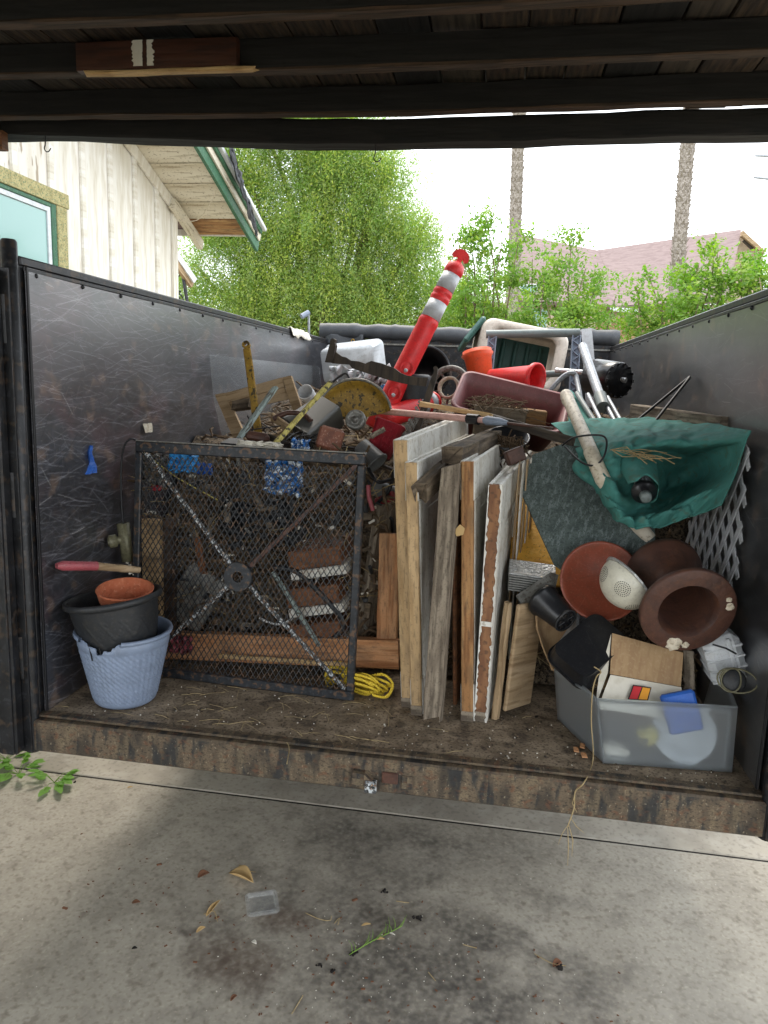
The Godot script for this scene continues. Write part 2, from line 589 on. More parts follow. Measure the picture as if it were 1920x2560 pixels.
	stuff("blue_wrap", picture(Color("dfe6ec"), [[Color("2a6fb8"), 0.03, 0.5, 0.54, 1.0], [Color("14406e"), 0.05, 0.64, 0.68, 0.9]], 61), Vector3(3, 6, 3), 0.35)
	stuff("rope_yellow", picture(Color("dcbf35"), [[Color("b8961f"), 0.08, 0.5, 0.75, 0.6], [Color("efe07a"), 0.1, 0.6, 0.8, 0.5]], 62, 256, 256), 8.0, 0.7, bump_fine, 0.05)
	paint("yellow_worn", "957426", [[Color("7d611f"), 0.02, 0.42, 0.75, 0.8], [Color("2b2418"), 0.03, 0.66, 0.72, 0.85], [Color("c9a53c"), 0.08, 0.6, 0.8, 0.5]], 63, 0.55, 4.0, 0.06)
	paint("yellow_stick", "c2b565", [[Color("8f8346"), 0.04, 0.5, 0.72, 0.7], [Color("3f3a2c"), 0.03, 0.68, 0.72, 0.9]], 64, 0.7, 4.0, 0.06)
	paint("plank_blue", "9aa8a4", [[Color("7d8a86"), 0.04, 0.45, 0.7, 0.7, 6, 1], [Color("4f4a42"), 0.08, 0.62, 0.7, 0.8, 4, 1]], 65, 0.85, 3.0, 0.15)
	paint("can_red", "8c1f2a", [[Color("6a141d"), 0.04, 0.5, 0.75, 0.7], [Color("b98f86"), 0.12, 0.7, 0.78, 0.5]], 66, 0.35, 4.0, 0.03)
	paint("lid_brown", "7d4a35", [[Color("5f3628"), 0.03, 0.45, 0.75, 0.7], [Color("c9b6a6"), 0.12, 0.7, 0.76, 0.6]], 67, 0.5, 4.0)
	paint("tin_grey", "85847e", [[Color("5f5d57"), 0.03, 0.45, 0.72, 0.7], [Color("4b3f33"), 0.08, 0.62, 0.75, 0.6], [Color("aaa9a3"), 0.12, 0.66, 0.8, 0.5]], 68, 0.45, 4.0, 0.03, 0.4)
	plastic("cone_red", "ef3233", 0.42, 0.1, 69)
	plastic("cone_orange", "f25a2a", 0.5, 0.1, 70)
	plastic("band_white", "c9ccd0", 0.4, 0.1, 71)
	plastic("mauve", "845354", 0.5, 0.3, 72)
	plastic("shelf_grey", "8792a3", 0.5, 0.12, 73)
	plastic("shelf_tube", "75807f", 0.45, 0.15, 74)
	plastic("beige", "cfc2b3", 0.5, 0.2, 75)
	plastic("green_plastic", "38625a", 0.5, 0.15, 76)
	plastic("white_plastic", "d8dcdf", 0.45, 0.1, 77)
	plastic("black_plastic", "1b1c1f", 0.3, 0.15, 78)
	plastic("grey_plastic", "6d7071", 0.4, 0.25, 79)
	paint("pipe_grey", "a2a6ab", [[Color("858a90"), 0.03, 0.45, 0.75, 0.6], [Color("5f5a50"), 0.1, 0.66, 0.78, 0.5]], 80, 0.4, 3.0, 0.02, 0.3)
	paint("pipe_cream", "d6ccb8", [[Color("b5a88e"), 0.03, 0.5, 0.8, 0.6], [Color("7b6a50"), 0.09, 0.66, 0.78, 0.5]], 81, 0.45, 3.0)
	plastic("pole_pink", "d6a79b", 0.5, 0.2, 82)
	var cloth := stuff("tarp_green", picture(Color("478a82"), [[Color("3a736b"), 0.02, 0.42, 0.72, 0.6], [Color("68a39b"), 0.04, 0.58, 0.8, 0.4], [Color("5b5b48"), 0.06, 0.66, 0.78, 0.4]], 83), 1.6, 0.85, bump_fine, 0.03)
	cloth.backlight_enabled = true
	cloth.backlight = Color(0.25, 0.35, 0.32)
	stuff("slate_green", picture(Color("5a6562"), [[Color("46524f"), 0.02, 0.42, 0.66, 0.8], [Color("7f8a89"), 0.05, 0.54, 0.72, 0.7, 3, 1], [Color("38433f"), 0.09, 0.6, 0.72, 0.7], [Color("a0a8a8"), 0.16, 0.7, 0.8, 0.5]], 84, 512, 512), 2.5, 0.7, bump_fine, 0.05)
	paint("foil_gold", "eeb548", [[Color("d79a35"), 0.03, 0.45, 0.75, 0.6], [Color("7a5522"), 0.12, 0.72, 0.8, 0.6], [Color("f2c469"), 0.05, 0.62, 0.8, 0.5]], 85, 0.3, 3.0, 0.05, 0.2)
	paint("foil_silver", "d3d4d4", [[Color("a9a9a6"), 0.06, 0.45, 0.7, 0.7, 4, 1]], 86, 0.3, 5.0, 0.3, 0.6)
	paint("panel_edge", "8f8f8b", [[Color("6f6e69"), 0.05, 0.5, 0.75, 0.7]], 87, 0.6, 4.0)
	plastic("enamel_cream", "dcd8c6", 0.3, 0.1, 88)
	stuff("cardboard", picture(Color("a98c68"), [[Color("98795a"), 0.02, 0.45, 0.75, 0.5], [Color("927354"), 0.06, 0.5, 0.75, 0.5, 1, 14], [Color("bca27e"), 0.1, 0.6, 0.8, 0.4]], 89), 3.0, 0.9, bump_fine, 0.03)
	paint("card_white", "ded8c9", [[Color("c7bfab"), 0.03, 0.5, 0.8, 0.5]], 90, 0.7)
	plain("print_red", Color("c0232b"), 0.6)
	plain("print_amber", Color("e39a2c"), 0.6)
	plain("print_black", Color("241c1a"), 0.6)
	plain("brass", Color("b08a3c"), 0.35, 0.9)
	plastic("tarp_black", "3a3d42", 0.55, 0.15, 92)
	stuff("straw", picture(Color("a3906a"), [[Color("82714f"), 0.05, 0.45, 0.75, 0.7], [Color("d0bb86"), 0.1, 0.6, 0.8, 0.6]], 93, 128, 128), 6.0, 0.9)
	plain("twig", Color("5a4936"), 0.95)
	plain("leaf_dry", Color("b89a68"), 0.8)
	plain("leaf_brown", Color("6e4a34"), 0.85)
	plain("fleck", Color("d8d3c6"), 0.9)
	plain("clump", Color("1d1916"), 1.0)
	plain("wire_black", Color("17171a"), 0.5)
	var g := plain("grass_green", Color("6f8f3a"), 0.7)
	g.backlight_enabled = true
	g.backlight = Color(0.3, 0.4, 0.12)
	for f in [["leaf_pepper", "98a864"], ["leaf_myrtle", "869d52"], ["leaf_weed", "6f9640"]]:
		var m := plain(f[0], Color(f[1]), 0.6)
		m.vertex_color_use_as_albedo = true
		m.backlight_enabled = true
		m.backlight = Color(0.78, 0.95, 0.45)
	stuff("bark", picture(Color("7d6c58"), [[Color("5a4c3d"), 0.05, 0.45, 0.65, 0.9, 1, 4], [Color("9a8a74"), 0.1, 0.6, 0.75, 0.6, 1, 3]], 95, 256, 256), 1.5, 0.95, bump_fine, 0.5)
	stuff("palm_bark", picture(Color("a39a90"), [[Color("756b61"), 0.08, 0.45, 0.65, 0.9], [Color("c4bcb2"), 0.15, 0.55, 0.75, 0.7]], 96, 256, 256), 0.9, 0.95, bump_fine, 0.8)
	stuff("shingle", picture(Color("857472"), [[Color("756462"), 0.06, 0.45, 0.7, 0.7, 6, 1], [Color("948380"), 0.12, 0.58, 0.78, 0.6, 4, 1]], 97, 256, 256), 0.5, 0.95)
	paint("stucco", "c3b39c", [[Color("ad9c84"), 0.04, 0.45, 0.75, 0.5]], 98, 0.95, 0.6, 0.2)
	wood("fence_brown", "a58767", "927353", "6c5239", 99, 0.9, 0.2)
	stuff("ground_earth", picture(Color("6f6656"), [[Color("575040"), 0.02, 0.42, 0.7, 0.8], [Color("6f7a45"), 0.03, 0.55, 0.7, 0.7]], 100, 256, 256), 0.4, 0.95, bump_lump, 0.8)
	var pane := StandardMaterial3D.new()
	pane.resource_name = "acrylic"
	pane.albedo_color = Color(0.9, 0.94, 0.96, 0.04)
	pane.transparency = BaseMaterial3D.TRANSPARENCY_ALPHA
	pane.roughness = 0.12
	M["acrylic"] = pane
	var glass := StandardMaterial3D.new()
	glass.resource_name = "window_glass"
	glass.albedo_color = Color("8fb4ae")
	glass.roughness = 0.08
	glass.metallic = 0.0
	M["window_glass"] = glass
	var frost := StandardMaterial3D.new()
	frost.resource_name = "frosted_plastic"
	frost.albedo_color = Color(0.88, 0.9, 0.91, 0.1)
	frost.refraction_enabled = true
	frost.refraction_scale = 0.02
	frost.roughness = 0.36
	M["frost"] = frost
	var clear := StandardMaterial3D.new()
	clear.resource_name = "clear_plastic"
	clear.albedo_color = Color(0.95, 0.97, 0.97, 0.1)
	clear.transparency = BaseMaterial3D.TRANSPARENCY_ALPHA
	clear.roughness = 0.05
	M["clear"] = clear
	var smoke := StandardMaterial3D.new()
	smoke.resource_name = "smoky_plastic"
	smoke.albedo_color = Color(0.3, 0.3, 0.28, 0.7)
	smoke.transparency = BaseMaterial3D.TRANSPARENCY_ALPHA
	smoke.roughness = 0.3
	M["smoky"] = smoke


# ---------------------------------------------------------------- the setting

func make_ground() -> void:
	var s := Shape.new()
	s.quad(v3(-220, -0.03, 220), v3(220, -0.03, 220), v3(220, -0.03, -220), v3(-220, -0.03, -220))
	tag(piece("ground", s.mesh(), M.ground_earth), "bare earth and thin grass round the driveway", "ground", "", "structure")
	# the concrete that the picture shows most of, with its own stains and darker patches
	var w := 1536
	var h := 768
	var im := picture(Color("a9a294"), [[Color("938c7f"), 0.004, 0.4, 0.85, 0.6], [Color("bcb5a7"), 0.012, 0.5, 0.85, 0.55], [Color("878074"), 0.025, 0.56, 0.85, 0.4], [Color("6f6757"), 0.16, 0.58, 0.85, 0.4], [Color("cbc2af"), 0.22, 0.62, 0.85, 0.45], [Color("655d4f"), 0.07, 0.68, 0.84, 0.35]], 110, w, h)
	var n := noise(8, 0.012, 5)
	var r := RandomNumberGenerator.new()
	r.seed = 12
	# oil and soil spots, with broad darker patches near the middle: [x, z, half width, half depth, colour, strength]
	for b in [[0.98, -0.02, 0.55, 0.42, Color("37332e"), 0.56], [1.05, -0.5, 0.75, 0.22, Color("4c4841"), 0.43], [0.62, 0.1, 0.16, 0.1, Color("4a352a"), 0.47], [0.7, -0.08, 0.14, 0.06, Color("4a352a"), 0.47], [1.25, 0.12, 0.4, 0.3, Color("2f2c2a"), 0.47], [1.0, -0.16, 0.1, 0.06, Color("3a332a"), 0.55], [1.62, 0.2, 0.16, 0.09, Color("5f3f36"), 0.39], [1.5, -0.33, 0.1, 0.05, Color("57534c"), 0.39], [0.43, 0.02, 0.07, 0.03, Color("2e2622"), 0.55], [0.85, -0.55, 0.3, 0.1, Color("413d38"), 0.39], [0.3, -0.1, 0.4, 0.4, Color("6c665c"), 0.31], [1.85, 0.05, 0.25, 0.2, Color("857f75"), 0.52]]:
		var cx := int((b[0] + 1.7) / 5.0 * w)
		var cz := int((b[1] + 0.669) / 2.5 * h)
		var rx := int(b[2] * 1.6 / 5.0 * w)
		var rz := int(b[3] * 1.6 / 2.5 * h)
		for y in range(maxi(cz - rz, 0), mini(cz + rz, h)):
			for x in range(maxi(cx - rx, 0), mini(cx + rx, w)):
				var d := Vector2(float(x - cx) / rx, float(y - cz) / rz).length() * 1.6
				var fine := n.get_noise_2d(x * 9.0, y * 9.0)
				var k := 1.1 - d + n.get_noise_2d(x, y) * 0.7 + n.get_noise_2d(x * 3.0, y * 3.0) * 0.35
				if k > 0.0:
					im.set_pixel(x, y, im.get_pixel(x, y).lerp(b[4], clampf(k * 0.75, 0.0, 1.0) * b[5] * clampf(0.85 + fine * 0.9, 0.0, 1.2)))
	scratch(im, r, 120, Color("c9c4b8"), 0.03, 0.4, 0.4)
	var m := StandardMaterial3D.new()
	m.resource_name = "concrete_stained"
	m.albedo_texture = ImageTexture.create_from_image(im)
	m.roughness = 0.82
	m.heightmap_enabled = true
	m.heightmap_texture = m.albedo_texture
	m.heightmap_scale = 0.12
	stuff("concrete", picture(Color("a9a294"), [[Color("938c7f"), 0.01, 0.42, 0.68, 0.7], [Color("b3ada1"), 0.03, 0.5, 0.75, 0.6], [Color("6f6a61"), 0.15, 0.6, 0.8, 0.4]], 111, 512, 512), 0.5, 0.85, bump_fine, 0.1)
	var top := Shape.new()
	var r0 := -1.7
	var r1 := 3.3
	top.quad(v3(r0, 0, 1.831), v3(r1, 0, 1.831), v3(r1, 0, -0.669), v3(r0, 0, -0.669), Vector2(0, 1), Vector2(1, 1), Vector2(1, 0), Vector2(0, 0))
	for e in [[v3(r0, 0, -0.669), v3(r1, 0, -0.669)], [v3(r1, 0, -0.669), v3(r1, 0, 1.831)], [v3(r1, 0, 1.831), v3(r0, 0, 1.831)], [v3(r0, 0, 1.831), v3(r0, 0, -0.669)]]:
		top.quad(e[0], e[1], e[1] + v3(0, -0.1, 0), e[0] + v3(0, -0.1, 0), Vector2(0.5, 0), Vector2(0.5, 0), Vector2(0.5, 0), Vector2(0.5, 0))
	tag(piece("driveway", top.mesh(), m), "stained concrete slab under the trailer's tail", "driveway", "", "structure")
	tag(piece("joint_dirt", solid(v3(9.7, 0.02, 0.03), 0.0), M.clump, null, at(v3(3.15, -0.0135, -0.675))), "dark dirt packed in the joint of the driveway", "joint", "", "structure")
	for b in [[-1.7, 3.3, -9.0, -0.681], [-1.7, 3.3, 1.843, 5.5], [3.312, 8.0, -9.0, -0.681], [3.312, 8.0, -0.669, 5.5]]:
		var c := v3((b[0] + b[1]) * 0.5, -0.05, (b[2] + b[3]) * 0.5)
		tag(piece("driveway", solid(v3(b[1] - b[0], 0.1, b[3] - b[2]), 0.006), M.concrete, null, at(c)), "plain concrete slab of the driveway", "driveway", "", "structure")


func sagging(called: String, parent: Node3D, z: float, y: float, high: float, thick: float, mat: Material, sag: Array, x0 := -1.2, x1 := 2.55, salt := 1) -> void:
	# a beam along x whose middle hangs a little: sag holds [x, dy] pairs
	var r := RandomNumberGenerator.new()
	r.seed = salt
	var s := Shape.new()
	var n := 26
	var rings := []
	for i in n + 1:
		var x := lerpf(x0, x1, float(i) / n)
		var dy := 0.0
		for k in sag.size() - 1:
			if x >= sag[k][0] and x <= sag[k + 1][0]:
				dy = lerpf(sag[k][1], sag[k + 1][1], smoothstep(0.0, 1.0, (x - sag[k][0]) / (sag[k + 1][0] - sag[k][0])))
		var ring := []
		for p in [Vector2(0, -0.5), Vector2(0, 0.5), Vector2(0.08, 0.56), Vector2(0.92, 0.56), Vector2(1, 0.5), Vector2(1, -0.5), Vector2(0.92, -0.56), Vector2(0.08, -0.56)]:
			ring.append(v3(x, y + dy + p.x * high + r.randf_range(-0.003, 0.003), z + p.y * thick + r.randf_range(-0.002, 0.002)))
		rings.append(ring)
	for i in n:
		for k in 8:
			var k2 := (k + 1) % 8
			s.quad(rings[i][k], rings[i][k2], rings[i + 1][k2], rings[i + 1][k])
	for k in range(1, 7):
		s.tri(rings[0][0], rings[0][k + 1], rings[0][k])
		s.tri(rings[n][0], rings[n][k], rings[n][k + 1])
	piece(called, s.mesh(), mat, parent)


func make_carport() -> void:
	var c := base("carport", "dark weathered carport roof of sagging beams and rough decking overhead", "carport")
	var sag := [[-2.6, 0.07], [-1.0, 0.055], [0.65, 0.0], [2.1, 0.012], [5.2, 0.07]]
	sagging("front_beam", c, -1.34, 2.483, 0.092, 0.09, M.wood_char, sag, -1.2, 2.55, 3)
	var zs := [-1.17, -0.77, -0.41]
	for k in 14:
		zs.append(-0.02 + 0.39 * k)
	for k in zs.size():
		var mild := [[-2.6, 0.02], [-1.0, 0.014], [0.7, 0.0], [2.2, 0.014], [5.2, 0.03]]
		sagging("rafter", c, zs[k], 2.552, 0.09, 0.042, M.wood_char, mild, -1.2, 2.55, 20 + k)
		# the paler, worn lower edge of each rafter
		if k < 4:
			sagging("rafter_edge", c, zs[k], 2.547, 0.006, 0.044, M.wood_edge, mild, -1.2, 2.55, 40 + k)
	# decking: boards that run away from the viewer
	var widths := RandomNumberGenerator.new()
	widths.seed = 5
	var variants := [M.wood_deck, M.wood_char, M.wood_dark]
	var x := -1.2
	var n := 0
	while x < 2.55:
		var w := widths.randf_range(0.12, 0.2)
		var m: Material = variants[[0, 0, 1, 2, 0][n % 5]]
		var b := piece("deck_board", board(6.9, 0.022, w - 0.006, 0.0015, 12, n), m, c, at(v3(x + w * 0.5, 2.668 + widths.randf_range(-0.004, 0.004), 2.06 + widths.randf_range(-0.03, 0.02)), Basis(Vector3.UP, PI / 2)))
		b.name = "deck_board"
		x += w
		n += 1
	piece("roof_sheet", solid(v3(3.85, 0.012, 6.9), 0.0), M.black_steel, c, at(v3(0.675, 2.70, 2.08)))
	# broken edge of old sheathing behind the front beam
	var frayed := Shape.new()
	var fr := RandomNumberGenerator.new()
	fr.seed = 4
	var px := -1.2
	while px < 2.55:
		var w := fr.randf_range(0.03, 0.09)
		frayed.box(v3(px + w * 0.5, 2.618 + fr.randf_range(-0.012, 0.016), -1.27), v3(w, 0.05, 0.012))
		px += w
	piece("sheathing_edge", frayed.mesh(), M.wood_edge, c)
	# a brown board nailed to a rafter, with two stripes of white paint
	var blk := piece("nailed_board", board(0.56, 0.088, 0.035, 0.001, 6, 2), M.wood_stain, c, at(v3(0.03, 2.592, -0.728)))
	for sx in [[-0.06, 0.034], [-0.016, 0.02]]:
		var rag := []
		for i in 15:
			rag.append(Vector2(-sx[1] * 0.5 + widths.randf_range(-0.006, 0.004) * (1.0 if sx[0] < -0.04 else 0.2), -0.039 + 0.078 * i / 14.0))
		for i in 15:
			rag.append(Vector2(sx[1] * 0.5 + widths.randf_range(-0.005, 0.007) * (0.2 if sx[0] < -0.04 else 1.0), 0.039 - 0.078 * i / 14.0))
		piece("paint_stripe", cut(rag, 0.002), M.white_peel, blk, at(v3(sx[0], 0.003, 0.0192)))
	piece("nailed_strip", board(0.6, 0.012, 0.03, 0.002, 6, 3, 0.02), M.wood_tan, c, at(v3(0.08, 2.54, -0.72)))
	for p in [[-1.09, -1.34], [2.45, -1.34], [-1.09, 5.0], [2.45, 5.0]]:
		piece("post", solid(v3(0.09, 2.52, 0.09), 0.006), M.wood_dark, c, at(v3(p[0], 1.262, p[1])))
	piece("bracket_block", board(0.16, 0.075, 0.04, 0.002, 4, 8), M.wood_brown, c, at(v3(-1.0, 2.506, -1.27)))
	for hk in [v3(-0.753, 2.534, -1.30), v3(0.669, 2.481, -1.30), v3(2.3, 2.5, -1.30)]:
		var pts := [hk, hk + v3(0, -0.03, 0), hk + v3(-0.006, -0.05, 0), hk + v3(0.002, -0.063, 0), hk + v3(0.014, -0.062, 0), hk + v3(0.024, -0.05, 0)]
		piece("hook", rod(curve(pts, 5), 0.0022, 6), M.wire_black, c)


func make_trailer() -> void:
	var t := base("dump_trailer", "black steel dump trailer with scratched high sides and open tail", "trailer")
	var y0 := FLOOR
	var y1 := FLOOR + TALL
	piece("bed_floor", solid(v3(WIDE + 0.06, 0.03, LONG), 0.002), M.bed_dirt, t, at(v3(WIDE * 0.5, y0 - 0.0155, -LONG * 0.5)))
	for side in 2:
		var x := 0.0 if side == 0 else WIDE
		var out := -1.0 if side == 0 else 1.0
		piece("side_panel", solid(v3(0.03, TALL + 0.06, LONG), 0.003), M.black_steel, t, at(v3(x + out * 0.0195, y0 + TALL * 0.5 - 0.03, -LONG * 0.5)))
		var s := Shape.new()
		var nn := noise(60 + side, 0.9, 3)
		var cols := 60
		var rows := 24
		var dent := func(u: float, v: float) -> Vector3:
			return v3(x - out * (0.001 + 0.003 * (0.5 + nn.get_noise_2d(u * 3.4, v * 1.2 * 2.0))), lerpf(y0 + 0.001, y1 - 0.006, v), lerpf(-0.012, -LONG + 0.004, u))
		s.smooth = 0
		for j in rows:
			for i in cols:
				var u0 := float(i) / cols
				var u1 := float(i + 1) / cols
				var w0 := float(j) / rows
				var w1 := float(j + 1) / rows
				s.quad(dent.call(u0, w0), dent.call(u1, w0), dent.call(u1, w1), dent.call(u0, w1), Vector2(u0, 1.0 - w0), Vector2(u1, 1.0 - w0), Vector2(u1, 1.0 - w1), Vector2(u0, 1.0 - w1))
		piece("liner", s.mesh(), M["wall_paint_%d" % side], t)
		piece("top_rail", solid(v3(0.04, 0.024, LONG), 0.004), M.black_steel, t, at(v3(x + out * 0.0185, y1 + 0.007, -LONG * 0.5)))
		piece("rail_trim", solid(v3(0.005, 0.012, LONG - 0.02), 0.002), M.black_steel, t, at(v3(x - out * 0.0015, y1 - 0.011, -LONG * 0.5)))
		for k in 15:
			piece("bolt", turned([Vector2(0, 0.004), Vector2(0.004, 0.003), Vector2(0.0065, 0.0), Vector2(0.0065, -0.004)], 8), M.black_steel, t, at(v3(x - out * 0.004, y1 - 0.022, -0.06 - 0.22 * k), Basis(Vector3.BACK, out * PI / 2)))
		# tail post with its round cap, and the barn door folded open beyond it
		piece("tail_post", rod([v3(x + out * 0.019, y0 - 0.1, 0.014), v3(x + out * 0.019, y1 + 0.05, 0.014), v3(x + out * 0.019, y1 + 0.056, 0.014)], [0.02, 0.02, 0.016], 16), M.black_steel, t)
		piece("edge_trim", solid(v3(0.008, TALL - 0.01, 0.008), 0.001), M.wire_black, t, at(v3(x - out * 0.003, y0 + TALL * 0.5, -0.02)))
		var d := piece("barn_door", solid(v3(0.9, TALL + 0.07, 0.035), 0.005), M.black_steel, t, at(v3(x + out * 0.4785, y0 + TALL * 0.5 - 0.055, 0.056)))
		piece("door_frame", solid(v3(0.04, TALL + 0.06, 0.01), 0.002), M.black_steel, d, at(v3(-out * 0.426, 0, 0.021)))
		piece("hinge_strip", solid(v3(0.05, TALL + 0.08, 0.008), 0.001), M.black_steel, t, at(v3(x + out * 0.034, y0 + TALL * 0.5 - 0.055, 0.0335)))
		for k in 3:
			piece("hinge", rod([v3(x + out * 0.03, y0 + 0.12 + 0.45 * k, 0.03), v3(x + out * 0.03, y0 + 0.24 + 0.45 * k, 0.03)], 0.012, 10), M.black_steel, t)
	piece("front_panel", solid(v3(WIDE + 0.07, TALL, 0.04), 0.003), M.black_steel, t, at(v3(WIDE * 0.5, y0 + TALL * 0.5, -LONG - 0.022)))
	piece("front_rail", solid(v3(WIDE + 0.07, 0.05, 0.06), 0.006), M.black_steel, t, at(v3(WIDE * 0.5, y1 + 0.006, -LONG - 0.028)))
	piece("rail_trim", solid(v3(WIDE, 0.012, 0.006), 0.002), M.tin_grey, t, at(v3(WIDE * 0.5, y1 - 0.004, -LONG + 0.001)))
	# the rear sill
	var si := Shape.new()
	si.box(v3(WIDE * 0.5 - 0.005, y0 - 0.05, 0.004), v3(WIDE + 0.03, 0.092, 0.05), Basis(), 0.005)
	piece("tail_sill", si.mesh(), M.sill_rust, t)
	piece("sill_lip", solid(v3(WIDE + 0.02, 0.007, 0.034), 0.003), M.sill_rust, t, at(v3(WIDE * 0.5, y0 + 0.0025, -0.004)))
	# door latch: a bent bracket and a rusty keeper plate
	var l := piece("latch_bracket", cut([Vector2(-0.03, 0.016), Vector2(0.0, 0.014), Vector2(0.022, -0.004), Vector2(0.022, -0.012), Vector2(-0.004, -0.02), Vector2(-0.032, -0.016)], 0.022), M.sill_rust, t, at(v3(0.935, y0 - 0.052, 0.04)))
	piece("latch_tip", solid(v3(0.03, 0.03, 0.02), 0.002), M.brace_chip, l, at(v3(0.018, -0.018, 0.008)))
	piece("keeper_plate", solid(v3(0.042, 0.03, 0.008), 0.002), M.rust_iron, t, at(v3(1.0, y0 - 0.05, 0.032)))
	piece("keeper_plate", solid(v3(0.03, 0.036, 0.006), 0.002), M.sill_rust, t, at(v3(1.045, y0 - 0.058, 0.031)))
	# running gear
	for x in [0.45, WIDE - 0.45]:
		piece("frame_rail", solid(v3(0.06, 0.12, LONG - 0.3), 0.004), M.black_steel, t, at(v3(x, y0 - 0.092, -LONG * 0.5 - 0.35)))
	for x in [0.5, WIDE - 0.5]:
		piece("added_chassis_rail", solid(v3(0.07, 0.14, 3.6), 0.004), M.black_steel, t, at(v3(x, y0 - 0.225, -2.6)))  # unseen lower rails, added to darken the ground under the trailer
	for k in 6:
		piece("added_cross_member", solid(v3(WIDE - 0.06, 0.06, 0.05), 0.003), M.black_steel, t, at(v3(WIDE * 0.5, y0 - 0.065, -0.35 - 0.55 * k)))  # unseen as well, added to block light below the bed
	for x in [-0.2, WIDE + 0.2]:
		piece("fender", solid(v3(0.26, 0.006, 1.75), 0.002), M.black_steel, t, at(v3(x, 0.7, -2.17)))
	for z in [-1.75, -2.6]:
		piece("axle", rod([v3(-0.25, 0.33, z), v3(WIDE + 0.25, 0.33, z)], 0.035, 12), M.black_steel, t)
		for x in [-0.2, WIDE + 0.2]:
			var wh := piece("wheel", turned([Vector2(0.03, 0.1), Vector2(0.2, 0.09), Vector2(0.2, -0.09), Vector2(0.03, -0.1)], 24), M.tin_grey, t, at(v3(x, 0.33, z), Basis(Vector3.BACK, PI / 2)))
			piece("tyre", turned([Vector2(0.2, 0.08), Vector2(0.24, 0.1), Vector2(0.31, 0.095), Vector2(0.328, 0.07), Vector2(0.328, -0.07), Vector2(0.31, -0.095), Vector2(0.24, -0.1), Vector2(0.2, -0.08)], 28), M.planter_black, wh)
	# the roll-up cover on the front wall
	var roll := Shape.new(true)
	var pts := []
	var rr := []
	var fold := noise(70, 3.0, 3)
	for i in 70:
		var u := i / 69.0
		pts.append(v3(lerpf(-0.06, WIDE + 0.05, u), y1 + 0.072 + 0.006 * sin(u * 9.0), -LONG - 0.02))
		rr.append(0.052 + 0.012 * fold.get_noise_1d(u * 4.0) + (0.006 if i % 9 == 0 else 0.0))
	roll.tube(pts, rr, 18)
	var tarp := base("rolled_tarp", "rolled black cover resting along the far end of the trailer", "tarp")
	piece("roll", roll.mesh(), M.tarp_black, tarp)
	var ring := Shape.new(true)
	ring.lathe([Vector2(0.007, 0.0), Vector2(0.010, 0.003), Vector2(0.014, 0.0), Vector2(0.010, -0.003), Vector2(0.007, 0.0)], 16)
	piece("grommet", ring.mesh(), M.brass, tarp, at(Vector3(0.180, 1.832, -3.335), Basis(Vector3.RIGHT, PI / 2)))
	var flap := Shape.new(true)
	flap.sheet(func(u: float, w: float) -> Vector3: return v3(lerpf(-0.02, 0.25, u), y1 + 0.055 - w * 0.07, -LONG + 0.02 + 0.012 * sin(u * 7.0) + 0.008 * w), 12, 6, 0.004)
	piece("flap", flap.mesh(), M.tarp_black, tarp)
	var crank := base("crank_handle", "thin steel crank with grey grip standing at the trailer's far corner", "handle")
	piece("shaft", rod([Vector3(-0.156, 1.801, -3.440), Vector3(-0.162, 1.976, -3.440), Vector3(-0.166, 2.024, -3.440)], 0.008, 8), M.pipe_grey, crank)
	piece("grip", rod([Vector3(-0.163, 2.024, -3.440), Vector3(-0.205, 1.991, -3.400)], 0.019, 12), M.shelf_grey, crank)
	# scraps stuck to the side
	var rag := Shape.new(true)
	var cr := noise(71, 9.0, 3)
	rag.sheet(func(u: float, w: float) -> Vector3: return v3(-0.025 + 0.05 * w, y1 + 0.03 + 0.02 * cr.get_noise_2d(u * 2.0, w * 2.0) - 0.05 * pow(w, 3.0), lerpf(-2.42, -2.8, u) + 0.02 * cr.get_noise_2d(w * 2.0, u * 3.0)), 10, 6, 0.003)
	thing("paper_scrap", "crumpled pale scrap caught on the top rail of the trailer side", "scrap", rag.mesh(), M.card_white)
	var tp := Shape.new()
	tp.sheet(func(u: float, w: float) -> Vector3:
		var c: Vector3 = Vector3(0.000, 1.294, -0.289)
		return c + v3(0.006 + 0.006 * sin(u * 9.0 + w * 5.0), (0.5 - w) * 0.085, (0.5 - u) * 0.05 * (0.2 + 0.8 * w) + 0.008 * sin(w * 7.0)), 6, 10, 0.0015)
	thing("blue_tape", "torn strip of blue tape stuck to the scratched trailer side", "tape", tp.mesh(), M.tape_blue)
	var fo := Shape.new()
	fo.sheet(func(u: float, w: float) -> Vector3:
		var c: Vector3 = Vector3(0.000, 1.371, -0.645)
		return c + v3(0.006 + 0.012 * absf(sin(u * 4.0 + w)), (0.5 - w) * 0.032, (0.5 - u) * 0.05), 5, 5, 0.001)
	thing("foil_scrap", "small torn scrap of foil label above the mesh table on the side", "scrap", fo.mesh(), M.pipe_cream)


